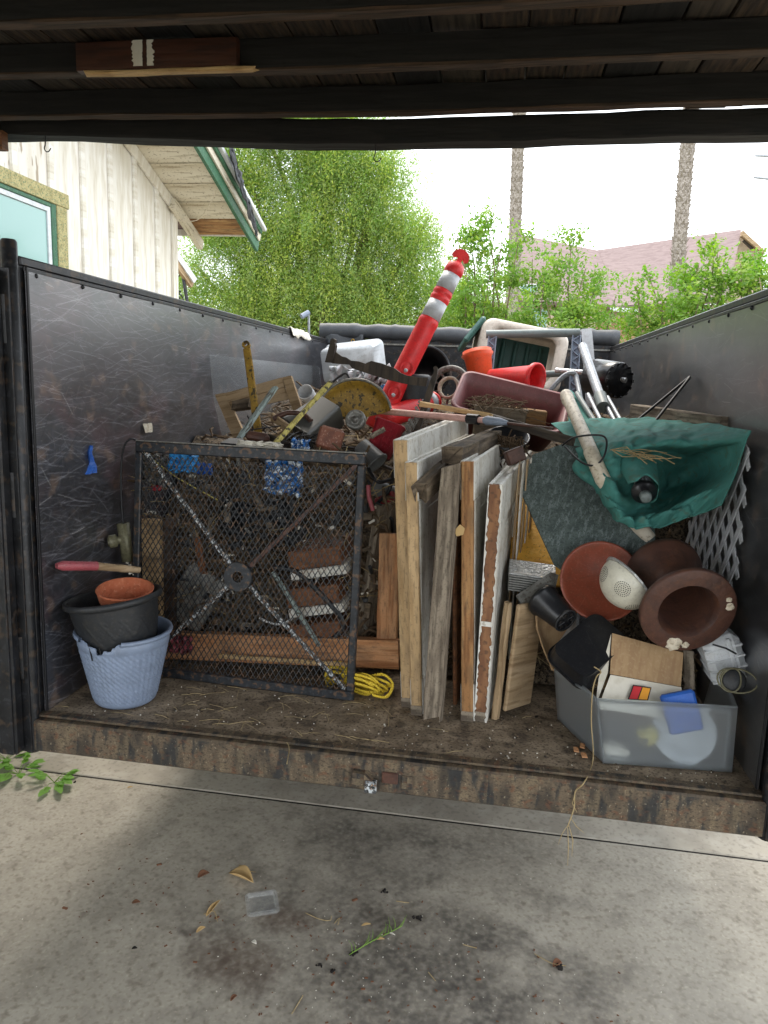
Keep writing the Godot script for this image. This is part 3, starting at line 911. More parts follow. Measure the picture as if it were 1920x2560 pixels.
func make_house() -> void:
	var hs := base("white_house", "white board-and-batten house with green trimmed eave beside the trailer", "house")
	var x := -1.7
	var slope := 0.36
	var soffit := func(z: float) -> float: return 2.85 + slope * (z + 5.1) if z < -1.4 else 2.85 + slope * (3.7 - (z + 1.4))
	piece("core_wall", solid(v3(5.0, 2.7, 6.4), 0.0), M.white_peel, hs, at(v3(x - 2.53, 1.34, -1.4)))
	var z := -4.64
	var k := 0
	while z < 1.6:
		var w := 0.368
		var top: float = soffit.call(z + w * 0.5) + 0.06
		var b := piece("wall_board", solid(v3(0.022, top, w - 0.004), 0.002), M.white_peel if z > -3.0 else M.white_board, hs, at(v3(x - 0.012, top * 0.5, z + w * 0.5)))
		b.name = "wall_board"
		if k > 0:
			var from := 2.69 if z > -2.96 and z < -1.6 else 0.02
			piece("batten", board(top - from, 0.05, 0.02, 0.0015, 6, k), M.white_board, hs, at(v3(x + 0.0095, (top + from) * 0.5, z), Basis(v3(0, 1, 0), v3(0, 0, -1), v3(-1, 0, 0))))
		z += w
		k += 1
	piece("corner_board", solid(v3(0.024, 3.0, 0.09), 0.003), M.white_board, hs, at(v3(x + 0.0125, 1.5, -4.598)))
	piece("corner_board", solid(v3(0.09, 3.0, 0.024), 0.003), M.white_board, hs, at(v3(x - 0.042, 1.5, -4.655)))
	# roof over the gable wall, seen from below
	var xr := -1.15
	var run := sqrt(1.0 + slope * slope)
	for side in 2:
		var far := -5.1 if side == 0 else 2.3
		var dir := 1.0 if side == 0 else -1.0
		var steps := 15
		for i in steps:
			var z0 := far + dir * (3.7 * i / steps)
			var yy := 2.85 + slope * 3.7 * (i + 0.5) / steps
			var m: Material = M.wood_orange if i == 0 and side == 0 else M.soffit
			piece("soffit_board", solid(v3(0.62, 0.02, 3.7 / steps * run - 0.012), 0.002), m, hs, at(v3(xr - 0.31, yy + 0.012, z0 + dir * 3.7 / steps * 0.5), Basis(Vector3.RIGHT, -dir * atan(slope))))
		var a := v3(xr, 2.85, far)
		var e := v3(xr, 2.85 + slope * 3.7, -1.4)
		var away := (a - e).normalized()
		plank("rake_board", e, a + away * 0.14, 0.16, 0.03, M.rake_green, Vector3.UP, hs)
		plank("rake_trim", e + v3(0.026, 0.045, 0), a + away * 0.12 + v3(0.026, 0.045, 0), 0.07, 0.02, M.soffit, Vector3.UP, hs)
		plank("rake_trim", e + v3(0.045, 0.085, 0), a + away * 0.1 + v3(0.045, 0.085, 0), 0.035, 0.03, M.rake_green, Vector3.UP, hs)
		plank("drip_edge", e + v3(0.07, 0.115, 0), a + away * 0.12 + v3(0.07, 0.115, 0), 0.03, 0.05, M.white_plastic, Vector3.UP, hs)
		plank("frieze", v3(x + 0.02, 2.85 + slope * 3.7 - 0.05, -1.4), v3(x + 0.02, 2.85 - 0.05 + slope * 0.46, far + dir * 0.46), 0.09, 0.026, M.white_board, Vector3.UP, hs)
		plank("lookout", v3(x + 0.05, 2.85 - 0.08 + slope * 0.62, far + dir * 0.62), v3(x + 0.05, 2.85 - 0.09, far + dir * 0.02), 0.09, 0.05, M.soffit, Vector3.UP, hs)
		var rs := Shape.new()
		rs.box((a + e) * 0.5 + v3(-2.6, 0.1, 0), v3(5.2, 0.06, 3.7 * run + 0.1), Basis(Vector3.RIGHT, -dir * atan(slope)))
		piece("roof", rs.mesh(), M.shingle, hs)
	plank("eave_board", v3(xr, 2.875, -5.11), v3(x - 4.5, 2.875, -5.11), 0.06, 0.02, M.white_board, Vector3.UP, hs)
	# window with olive casing, green stop and a white sash
	var wn := piece("window_casing", solid(v3(0.028, 0.09, 1.34), 0.004), M.trim_olive, hs, at(v3(x + 0.027, 2.645, -2.275)))
	piece("casing_jamb", solid(v3(0.028, 1.3, 0.11), 0.004), M.trim_olive, wn, at(v3(-0.002, -0.6955, -0.59)))
	piece("window_stop", solid(v3(0.02, 1.3, 0.05), 0.003), M.rake_green, wn, at(v3(-0.004, -0.6955, -0.507)))
	piece("window_stop", solid(v3(0.02, 0.025, 1.0), 0.003), M.rake_green, wn, at(v3(-0.004, -0.059, 0.02)))
	piece("sash", solid(v3(0.016, 1.3, 0.035), 0.002), M.white_plastic, wn, at(v3(-0.008, -0.6955, -0.462)))
	piece("sash", solid(v3(0.016, 0.03, 0.94), 0.002), M.white_plastic, wn, at(v3(-0.008, -0.0875, 0.025)))
	piece("pane", solid(v3(0.006, 1.25, 0.93), 0.0), M.window_glass, wn, at(v3(-0.012, -0.73, 0.022)))
	# cloth caught on the rake, and a loose wire
	var rag := Shape.new(true)
	var cr := noise(75, 3.0, 3)
	rag.sheet(func(u: float, w: float) -> Vector3:
		var p: Vector3 = v3(xr + 0.10, 2.85 + slope * 0.95 + 0.16, -4.15).lerp(v3(xr + 0.09, 2.84, -4.86), w)
		return p + v3(0.03 * cr.get_noise_2d(u * 5.0, w * 4.0) + 0.03, (u - 0.5) * 0.12 * (1.0 - 0.3 * w) + 0.03 * cr.get_noise_2d(w * 6.0, u * 3.0), 0.04 * cr.get_noise_2d(u * 4.0, w * 5.0 + 9.0)), 10, 16, 0.003)
	thing("grey_rag", "grey cloth snagged along the white drip edge of the house roof", "cloth", rag.mesh(), M.tarp_black)
	piece("loose_wire", rod(curve([v3(x + 0.06, 2.88, -4.62), v3(x + 0.25, 2.9, -4.6), v3(xr, 3.1, -4.3)], 6), 0.004, 6), M.pipe_cream, hs)
	# low porch roof and iron scroll work behind the corner
	var p := base("porch", "low white porch roof with wrought iron scrolls behind the house corner", "porch")
	plank("porch_fascia", Vector3(-2.600, 2.946, -6.600), Vector3(-2.490, 2.670, -6.900), 0.07, 0.03, M.white_plastic, Vector3.UP, p)
	plank("porch_rafter", Vector3(-2.611, 2.847, -6.620), Vector3(-2.540, 2.630, -6.920), 0.09, 0.05, M.wood_pale, Vector3.UP, p)
	piece("iron_post", rod([v3(-2.12, 0, -6.8), Vector3(-2.629, 2.902, -6.800)], 0.02, 6), M.black_steel, p)
	for s in 2:
		var c: Vector3 = Vector3(-2.683, 2.754, -6.800)
		var sp := []
		for i in 24:
			var a := i / 23.0 * TAU * 1.4
			var r := 0.09 * (1.0 - i / 40.0)
			sp.append(c + v3(cos(a) * r, sin(a) * r - s * 0.32, 0.0))
		piece("scroll", rod(sp, 0.008, 6), M.black_steel, p)
	piece("iron_rail", rod([Vector3(-2.744, 2.542, -6.800), Vector3(-2.628, 2.533, -6.800)], 0.014, 6), M.black_steel, p)


func make_far_house() -> void:
	var h := base("distant_house", "beige house with dusty pink shingle roof far behind the shrubs", "house")
	var face := func(called: String, pts: Array, m: Material, thick := 0.15) -> void:
		var s := Shape.new()
		var n: Vector3 = (pts[1] - pts[0]).cross(pts[2] - pts[0]).normalized() * thick
		for i in range(1, pts.size() - 1):
			s.tri(pts[0], pts[i], pts[i + 1])
			s.tri(pts[0] - n, pts[i + 1] - n, pts[i] - n)
		for i in pts.size():
			var a: Vector3 = pts[i]
			var b: Vector3 = pts[(i + 1) % pts.size()]
			s.quad(a, a - n, b - n, b)
		piece(called, s.mesh(), m, h)
	# roof planes fall towards the viewer
	face.call("roof", [Vector3(1.428, 7.692, -31.000), Vector3(4.626, 7.091, -31.000), Vector3(5.290, 4.539, -27.500), Vector3(1.043, 4.677, -27.500)], M.shingle)
	face.call("roof", [Vector3(4.610, 7.124, -31.200), Vector3(10.203, 7.971, -31.200), Vector3(8.965, 4.811, -27.400), Vector3(5.111, 4.525, -27.400)], M.shingle)
	face.call("gable", [Vector3(10.148, 7.932, -31.000), Vector3(10.917, 7.285, -31.000), Vector3(11.247, 4.421, -31.000), Vector3(10.009, 4.393, -31.000), Vector3(9.696, 7.275, -31.000)], M.stucco)
	face.call("gable_trim", [Vector3(10.063, 7.909, -30.700), Vector3(10.976, 7.146, -30.700), Vector3(10.922, 7.023, -30.700), Vector3(10.050, 7.717, -30.700)], M.wood_pale, 0.3)
	face.call("wall", [Vector3(-0.559, 4.701, -28.000), Vector3(10.556, 4.822, -28.000), Vector3(10.906, 1.828, -28.000), Vector3(-0.385, 1.424, -28.000)], M.stucco)
	piece("vent", solid(v3(0.5, 0.14, 0.05), 0.0), M.wood_dark, h, at(Vector3(10.364, 7.421, -30.600), Basis(Vector3.BACK, -0.7)))
	plank("gutter", Vector3(4.900, 4.511, -27.300), Vector3(5.890, 4.465, -27.300), 0.14, 0.12, M.white_plastic, Vector3.UP, h)
	for w in [[1140, 595], [1160, 640], [1560, 590]]:
		var p := piece("window", solid(v3(0.7, 0.9, 0.08), 0.01), M.white_plastic, h, at(Vector3()))
		p.position = Vector3(1.896, 4.992, -27.900) if w[0] == 1140 else Vector3(2.389, 4.144, -27.900) if w[0] == 1160 else Vector3(8.514, 4.276, -27.900)
		piece("pane", solid(v3(0.56, 0.76, 0.02), 0.0), M.window_glass, p, at(v3(0, 0, 0.045)))
	var f := base("board_fence", "tan board fence standing between the shrubs and the distant house", "fence")
	for i in 46:
		var px: Vector3 = (Vector3(3.320, 3.223, -17.000)).lerp(Vector3(5.530, 3.270, -17.000), i / 45.0)
		piece("fence_board", solid(v3(0.052, px.y, 0.02), 0.003), M.fence_brown, f, at(v3(px.x, px.y * 0.5, px.z)))
	for y in [0.6, 2.4]:
		piece("rail", solid(v3(2.6, 0.09, 0.04), 0.003), M.fence_brown, f, at(v3((Vector3(4.436, 3.247, -17.000)).x, y, -17.035)))
	var an := base("antenna", "grey antenna with thin level arms at the edge of the sky", "antenna")
	piece("mast", rod([v3(5.6, 0, -12), v3(5.6, 6.0, -12)], 0.03, 8), M.pipe_grey, an)
	piece("arm", rod([Vector3(5.067, 5.449, -12.000), v3(5.62, 5.42, -12)], 0.02, 6), M.pipe_grey, an)
	piece("arm", rod([Vector3(5.084, 5.112, -12.000), v3(5.62, 5.05, -12)], 0.02, 6), M.pipe_grey, an)


# a hanging spray of narrow leaves
func spray_mesh(long: float, leaves: int, leaf: float, wide: float, droop: float, salt: int) -> ArrayMesh:
	var r := RandomNumberGenerator.new()
	r.seed = salt
	var s := Shape.new()
	for i in leaves:
		var u := (i + 0.5) / leaves
		var p := v3(0.18 * long * sin(u * 2.2) + r.randfn(0.0, 0.06), -long * u * droop + r.randfn(0.0, 0.03), r.randfn(0.0, 0.06)) if droop > 0.0 else v3(r.randf_range(-1, 1), r.randf_range(-1, 1), r.randf_range(-1, 1)) * long
		var d := v3(r.randf_range(-1, 1), r.randf_range(-1.2, 0.2) if droop > 0.0 else r.randf_range(-0.6, 0.9), r.randf_range(-1, 1)).normalized()
		var w := d.cross(v3(r.randf_range(-1, 1), r.randf_range(-1, 1), r.randf_range(-1, 1))).normalized() * wide * 0.5
		var e := p + d * leaf * r.randf_range(0.7, 1.2)
		var m := p.lerp(e, 0.45)
		s.quad(p, m + w, e, m - w)
	return s.mesh()


func crown(parent: Node3D, mesh: Mesh, mat: Material, spots: Array, tones: Array, lo: float, hi: float, salt: int) -> void:
	var r := RandomNumberGenerator.new()
	r.seed = salt
	var mm := MultiMesh.new()
	mm.transform_format = MultiMesh.TRANSFORM_3D
	mm.use_colors = true
	mm.mesh = mesh
	mm.instance_count = spots.size()
	for i in spots.size():
		var b := Basis(Vector3.UP, r.randf() * TAU) * Basis(Vector3.RIGHT, r.randfn(0.0, 0.22))
		mm.set_instance_transform(i, Transform3D(b.scaled(Vector3.ONE * r.randf_range(lo, hi)), spots[i]))
		var t: Color = tones[r.randi() % tones.size()]
		mm.set_instance_color(i, t * r.randf_range(0.8, 1.2))
	var o := MultiMeshInstance3D.new()
	o.name = "crown"
	o.multimesh = mm
	o.material_override = mat
	o.set_meta("kind", "stuff")
	parent.add_child(o, true)


func limb(s: Shape, a: Vector3, b: Vector3, r0: float, r1: float, r: RandomNumberGenerator) -> void:
	var pts := []
	var rad := []
	for i in 6:
		var u := i / 5.0
		pts.append(a.lerp(b, u) + v3(r.randfn(0, 1), r.randfn(0, 0.4), r.randfn(0, 1)) * a.distance_to(b) * 0.03 * (1.0 if i > 0 and i < 5 else 0.0))
		rad.append(lerpf(r0, r1, u))
	s.tube(pts, rad, 7, false)


func pepper_tree(called: String, label: String, foot: Vector3, clumps: Array, count: int, salt: int) -> void:
	var t := base(called, label, "tree", at(foot))
	var r := RandomNumberGenerator.new()
	r.seed = salt
	var s := Shape.new(true)
	var fork := v3(0.1, 1.6, 0)
	limb(s, v3(0, -0.1, 0), fork, 0.32, 0.24, r)
	var spots := []
	for c in clumps:                        # [centre, half size, share]
		var mid: Vector3 = c[0] - foot
		limb(s, fork, mid + v3(0, 0.1, 0), 0.11, 0.02, r)
		for n in int(count * c[2] / 22.0):
			var d := v3(r.randfn(0, 1), r.randfn(0, 1), r.randfn(0, 1)).normalized() * pow(r.randf(), 0.45)
			var q := mid + v3(d.x * c[1].x, d.y * c[1].y, d.z * c[1].z)
			for j in 22:
				spots.append(q + v3(r.randfn(0, 0.22), r.randfn(0, 0.2), r.randfn(0, 0.22)))
	piece("trunk", s.mesh(), M.bark, t)
	crown(t, spray_mesh(0.52, 36, 0.066, 0.017, 1.0, salt), M.leaf_pepper, spots, [Color(1.0, 1.0, 0.9), Color(1.25, 1.15, 0.75), Color(0.85, 0.95, 0.8), Color(1.45, 1.3, 0.7), Color(0.95, 1.1, 1.0)], 0.6, 1.25, salt)


func myrtle(label: String, foot: Vector3, tips: Array, count: int, salt: int) -> void:
	var t := base("shrub_tree", label, "tree", at(foot), "leafy shrubs beyond the trailer")
	var r := RandomNumberGenerator.new()
	r.seed = salt
	var s := Shape.new(true)
	var spots := []
	for tip in tips:
		var b: Vector3 = tip - foot
		var a := v3(r.randf_range(-0.15, 0.15), -0.05, r.randf_range(-0.15, 0.15))
		limb(s, a, b, 0.035, 0.006, r)
		for n in int(count * 0.31 / tips.size() / 9.0):
			var u := 0.4 + 0.6 * pow(r.randf(), 0.55)
			var q := a.lerp(b, u) + v3(r.randfn(0, 1), r.randfn(0, 0.7), r.randfn(0, 1)) * (0.3 * (1.08 - u) + 0.08)
			for j in 9:
				spots.append(q + v3(r.randfn(0, 0.1), r.randfn(0, 0.08), r.randfn(0, 0.1)))
	piece("trunk", s.mesh(), M.bark, t)
	crown(t, spray_mesh(0.085, 14, 0.075, 0.034, 0.0, salt), M.leaf_myrtle, spots, [Color(1.0, 1.05, 0.85), Color(1.15, 1.12, 0.75), Color(0.75, 0.92, 0.75), Color(1.25, 1.15, 0.7), Color(0.95, 1.08, 0.9)], 0.7, 1.3, salt)


func palm(label: String, foot: Vector3, top: Vector3, salt: int) -> void:
	var t := base("palm_tree", label, "tree", at(foot), "tall bare palm trunks")
	var r := RandomNumberGenerator.new()
	r.seed = salt
	var s := Shape.new()
	var n := 150
	var d := top - foot
	for i in n:                              # rings of old leaf bases
		var u := float(i) / n
		var c := d * u
		var rad := 0.2 + 0.012 * sin(i * 1.7)
		for k in 9:
			var a := TAU * (k + 0.5 * (i % 2)) / 9.0 + r.randf() * 0.3
			var o := v3(cos(a), 0, sin(a))
			var hgt := d.length() / n
			s.tri(c + o.rotated(Vector3.UP, -0.4) * rad * 0.93, c + o.rotated(Vector3.UP, 0.4) * rad * 0.93, c + o * (rad + r.randf_range(0.02, 0.1)) + v3(0, hgt * 1.6, 0))
	s.tube([Vector3(), d], 0.2, 12)
	piece("trunk", s.mesh(), M.palm_bark, t)
	var f := Shape.new()
	for k in 26:
		var a := TAU * k / 26.0
		var o := v3(cos(a), 0, sin(a))
		var w := v3(-sin(a), 0, cos(a)) * 0.18
		var lift := r.randf_range(-0.6, 0.9)
		var m := d + o * 0.9 + v3(0, lift, 0)
		f.quad(d, m + w, d + o * 1.9 + v3(0, lift - 0.5, 0), m - w)
	piece("crown", f.mesh(), M.leaf_weed, t)


func make_trees() -> void:
	var z := -13.0
	var foot := v3(-2.4, 0, -13.2)
	var cl := []
	for c in [[Vector3(-4.136, 5.627, -13.000), 0.9, 0.9], [Vector3(-3.013, 5.702, -13.000), 1.1, 1.0], [Vector3(-1.918, 5.774, -13.000), 1.1, 1.0], [Vector3(-1.109, 5.684, -13.000), 0.5, 0.55], [Vector3(-4.616, 4.678, -13.000), 0.9, 0.8], [Vector3(-3.562, 4.593, -13.000), 1.1, 1.1], [Vector3(-2.439, 4.681, -13.000), 1.2, 1.1], [Vector3(-1.526, 4.767, -13.000), 0.9, 1.0], [Vector3(-0.702, 4.430, -13.000), 0.7, 0.75], [Vector3(-5.112, 3.698, -13.000), 0.8, 0.8], [Vector3(-4.133, 3.530, -13.000), 1.1, 1.1], [Vector3(-2.886, 3.547, -13.000), 1.2, 1.2], [Vector3(-1.671, 3.563, -13.000), 1.1, 1.1], [Vector3(-0.580, 3.663, -13.000), 0.8, 0.9], [Vector3(-5.022, 2.698, -13.000), 0.8, 0.8], [Vector3(-3.740, 2.634, -13.000), 1.1, 1.0], [Vector3(-2.394, 2.575, -13.000), 1.2, 1.0], [Vector3(-1.088, 2.694, -13.000), 1.1, 1.0], [Vector3(-0.017, 3.153, -13.000), 0.6, 0.7], [Vector3(0.452, 2.728, -13.000), 0.8, 0.7], [Vector3(-2.479, 6.524, -13.000), 1.6, 0.9], [Vector3(-3.858, 6.632, -13.000), 1.4, 0.9], [Vector3(-0.398, 4.600, -13.000), 0.25, 0.5]]:
		cl.append([c[0], v3(c[1] * 0.85, c[2] * 0.62, 0.9), c[1] * c[2]])
	pepper_tree("pepper_tree", "big weeping pepper tree with feathery light green foliage", foot, cl, 620, 31)
	var cl2 := []
	for c in [[Vector3(0.689, 3.252, -13.000), 0.5, 0.7], [Vector3(0.895, 2.738, -13.000), 0.7, 0.6], [Vector3(0.269, 2.811, -13.000), 0.6, 0.6]]:
		cl2.append([c[0] + v3(0, 0, 1.2), v3(c[1] * 0.85, c[2] * 0.62, 0.5), c[1] * c[2]])
	pepper_tree("pepper_tree", "smaller weeping tree beside the leaning red and white post", v3(1.0, 0, -12.2), cl2, 620, 32)
	var tips := [Vector3(0.288, 4.044, -11.000), Vector3(0.452, 4.251, -11.300), Vector3(0.766, 4.262, -11.000), Vector3(1.073, 4.123, -11.200), Vector3(1.309, 3.868, -10.800), Vector3(1.552, 3.618, -11.000), Vector3(0.444, 3.560, -10.700), Vector3(0.899, 3.406, -10.600)]
	myrtle("bushy shrub nearest the slim palm, behind the red cones", v3(0.9, 0, -11), tips, 1900, 33)
	tips = [Vector3(1.741, 3.275, -10.600), Vector3(1.983, 3.766, -11.000), Vector3(2.142, 3.962, -10.900), Vector3(2.388, 3.453, -10.800), Vector3(2.671, 3.343, -11.000), Vector3(2.886, 3.035, -10.800), Vector3(1.797, 2.911, -10.500), Vector3(2.302, 2.931, -10.600), Vector3(1.364, 2.998, -10.700)]
	myrtle("upright shrub in front of the pink roof's lower slope", v3(2.2, 0, -10.8), tips, 1900, 34)
	tips = [Vector3(3.129, 3.130, -10.400), Vector3(3.314, 3.365, -10.600), Vector3(3.496, 2.987, -10.300), Vector3(3.860, 3.371, -10.600), Vector3(4.025, 3.494, -10.500), Vector3(4.344, 3.749, -10.800), Vector3(4.268, 4.082, -10.700), Vector3(3.656, 2.719, -10.300), Vector3(4.419, 3.283, -10.400), Vector3(4.012, 2.918, -10.200)]
	myrtle("wide shrub round the thicker palm trunk above the trailer side", v3(3.7, 0, -10.4), tips, 2300, 35)
	tips = [Vector3(4.538, 3.453, -10.200), Vector3(4.765, 3.684, -10.400), Vector3(4.858, 3.714, -10.200), Vector3(5.037, 3.490, -10.000), Vector3(4.645, 3.102, -10.000), Vector3(4.895, 3.080, -9.800), Vector3(4.456, 2.828, -9.900), Vector3(4.666, 3.189, -9.700)]
	myrtle("shrub at the very edge of the picture above the trailer side", v3(4.9, 0, -10), tips, 1900, 36)
	palm("slim palm trunk rising behind the shrubs, nearer the pepper tree", v3(1.45, 0, -25), v3(1.06, 14.0, -25), 41)
	palm("thicker palm trunk rising in front of the pink roof", v3(6.15, 0, -22), v3(5.89, 14.0, -22), 42)



# ---------------------------------------------------------------- more shapes

func round_rect(half: Vector2, corner: float, y: float, per := 5) -> Array:
	var out := []
	for q in 4:
		var c: Vector2 = Vector2(half.x - corner, half.y - corner) * [Vector2(1, 1), Vector2(-1, 1), Vector2(-1, -1), Vector2(1, -1)][q]
		for i in per + 1:
			var a := PI * 0.5 * (q + float(i) / per)
			out.append(v3(c.x + cos(a) * corner, y, c.y + sin(a) * corner))
	return out


# an open tub: y up, its mouth at h
func tub(top: Vector2, bot: Vector2, h: float, t := 0.004, corner := 0.03, lip := 0.008, smooth := true) -> ArrayMesh:
	var s := Shape.new(smooth)
	var loops := [round_rect(bot * 0.5, corner, 0.0), round_rect(top * 0.5, corner, h - lip)]
	if lip > 0.0:
		loops.append(round_rect(top * 0.5 + Vector2(lip, lip), corner + lip, h - lip))
		loops.append(round_rect(top * 0.5 + Vector2(lip, lip), corner + lip, h))
	loops.append(round_rect(top * 0.5 - Vector2(t, t), corner, h))
	loops.append(round_rect(bot * 0.5 - Vector2(t, t), corner, t))
	for k in loops.size() - 1:
		var n: int = loops[k].size()
		for i in n:
			s.quad(loops[k][i], loops[k + 1][i], loops[k + 1][(i + 1) % n], loops[k][(i + 1) % n])
	for e in [0, loops.size() - 1]:
		var n: int = loops[e].size()
		for i in range(1, n - 1):
			s.tri(loops[e][0], loops[e][i], loops[e][i + 1])
	return s.mesh()


# a surface through a net of points (rows of equal length)
func net(rows: Array, u: float, w: float) -> Vector3:
	var nr := rows.size() - 1
	var f := w * nr
	var j := mini(int(f), nr - 1)
	var c := []
	for k in range(-1, 3):
		var row: Array = rows[clampi(j + k, 0, nr)]
		var nc := row.size() - 1
		var g := u * nc
		var i := mini(int(g), nc - 1)
		c.append(row[i].cubic_interpolate(row[i + 1], row[maxi(i - 1, 0)], row[mini(i + 2, nc)], g - i))
	return c[1].cubic_interpolate(c[2], c[0], c[3], f - j)


func box_thing(called: String, label: String, category: String, c: Vector3, size: Vector3, b: Basis, m: Material, bev := 0.004) -> MeshInstance3D:
	return thing(called, label, category, solid(size, bev), m, at(c, b))


func stick(called: String, label: String, category: String, a: Vector3, b: Vector3, high: float, thick: float, m: Material, up := Vector3.UP, rag := 0.004, group := "", salt := 1) -> MeshInstance3D:
	var o := plank(called, a, b, high, thick, m, up, null, 0.0015, rag, salt)
	tag(o, label, category, group)
	return o


func pipe(called: String, label: String, category: String, pts: Array, r: float, m: Material, group := "", sides := 12) -> MeshInstance3D:
	return thing(called, label, category, rod(pts, r, sides), m, Transform3D(), group)


# ---------------------------------------------------------------- the load

func heap_height(x: float, z: float, n: FastNoiseLite) -> float:
	var back := smoothstep(-0.62, -1.05, z)
	var h := lerpf(0.3, 0.7, back)
	if x > 0.86:
		h = lerpf(0.02, 0.68, smoothstep(-1.18, -1.36, z))
	if x > 1.34:
		h = lerpf(0.08, 0.62, smoothstep(-0.62, -0.95, z))
	h += 0.16 * smoothstep(-1.4, -2.4, z)
	return h + 0.05 * n.get_noise_2d(x * 4.0, z * 4.0) + 0.03 * n.get_noise_2d(x * 14.0, z * 14.0)


func make_heap() -> void:
	var hp := base("debris_heap", "dirt, twigs and straw heaped under the junk in the trailer", "debris")
	hp.set_meta("kind", "stuff")
	var n := noise(80, 1.0, 3)
	var s := Shape.new()
	var cols := 60
	var rows := 84
	var p := func(i: int, j: int) -> Vector3:
		var x := lerpf(0.014, WIDE - 0.014, float(i) / cols)
		var z := lerpf(-0.56, -LONG + 0.02, float(j) / rows)
		var y := heap_height(x, z, n)
		if j == 0:
			y = 0.004
		return v3(x + (0.02 * n.get_noise_2d(y * 30.0, i) if i > 0 and i < cols else 0.0), FLOOR + y, z)
	for j in rows:
		for i in cols:
			s.quad(p.call(i, j), p.call(i + 1, j), p.call(i + 1, j + 1), p.call(i, j + 1))
	var soil := piece("soil", s.mesh(), M.soil, hp)
	soil.set_meta("kind", "stuff")
	var r := RandomNumberGenerator.new()
	r.seed = 21
	var st := Shape.new()
	st.tube([v3(-0.5, 0, 0), v3(0.05, 0.03, 0.02), v3(0.5, 0.0, 0)], [0.012, 0.014, 0.006], 4)
	var straws := st.mesh()
	for kind in 2:
		var mm := MultiMesh.new()
		mm.transform_format = MultiMesh.TRANSFORM_3D
		mm.mesh = straws
		mm.instance_count = 900 if kind else 1700
		for i in mm.instance_count:
			var x := r.randf_range(0.03, WIDE - 0.03)
			var z := -0.57 - 2.3 * pow(r.randf(), 2.2)
			var y := FLOOR + heap_height(x, z, n) + r.randf_range(0.0, 0.03)
			if i % 3 == 0 and x < 0.9:
				z = -0.545 + r.randf_range(-0.02, 0.05)
				y = FLOOR + r.randf_range(0.02, 0.72)
			var b := Basis(Vector3.UP, r.randf() * TAU) * Basis(Vector3.BACK, r.randfn(0.0, 0.5))
			var long := r.randf_range(0.03, 0.13)
			mm.set_instance_transform(i, Transform3D(b.scaled_local(v3(long, 0.13, 0.13) if kind else v3(long, 0.42, 0.42)), v3(x, y, z)))
		var o := MultiMeshInstance3D.new()
		o.name = "straw" if kind else "twigs"
		o.multimesh = mm
		o.material_override = M.straw if kind else M.twig
		o.set_meta("kind", "stuff")
		hp.add_child(o, true)
	heap_scraps(hp)


func heap_scraps(hp: Node3D) -> void:
	var r := RandomNumberGenerator.new()
	r.seed = 77
	var mats := [M.card_white, M.tin_grey, M.wood_rot, M.planter_black, M.wood_grey, M.white_door]
	for k in 6:
		var s := Shape.new()
		for i in 26:
			var p := v3(r.randf_range(0.06, 0.86), FLOOR + r.randf_range(0.1, 0.7), -0.545 + r.randf_range(-0.01, 0.05))
			var z := r.randf_range(0.006, 0.022) * (1.6 if k > 1 and k < 5 else 0.8)
			s.box(p, v3(z * 2.0, z * r.randf_range(0.3, 0.9), 0.004 if k == 0 else z * 0.6), Basis(v3(r.randfn(0, 1), r.randfn(0, 1), r.randfn(0, 1)).normalized(), r.randf() * TAU), z * 0.1)
		piece("scraps", s.mesh(), mats[k], hp).set_meta("kind", "stuff")


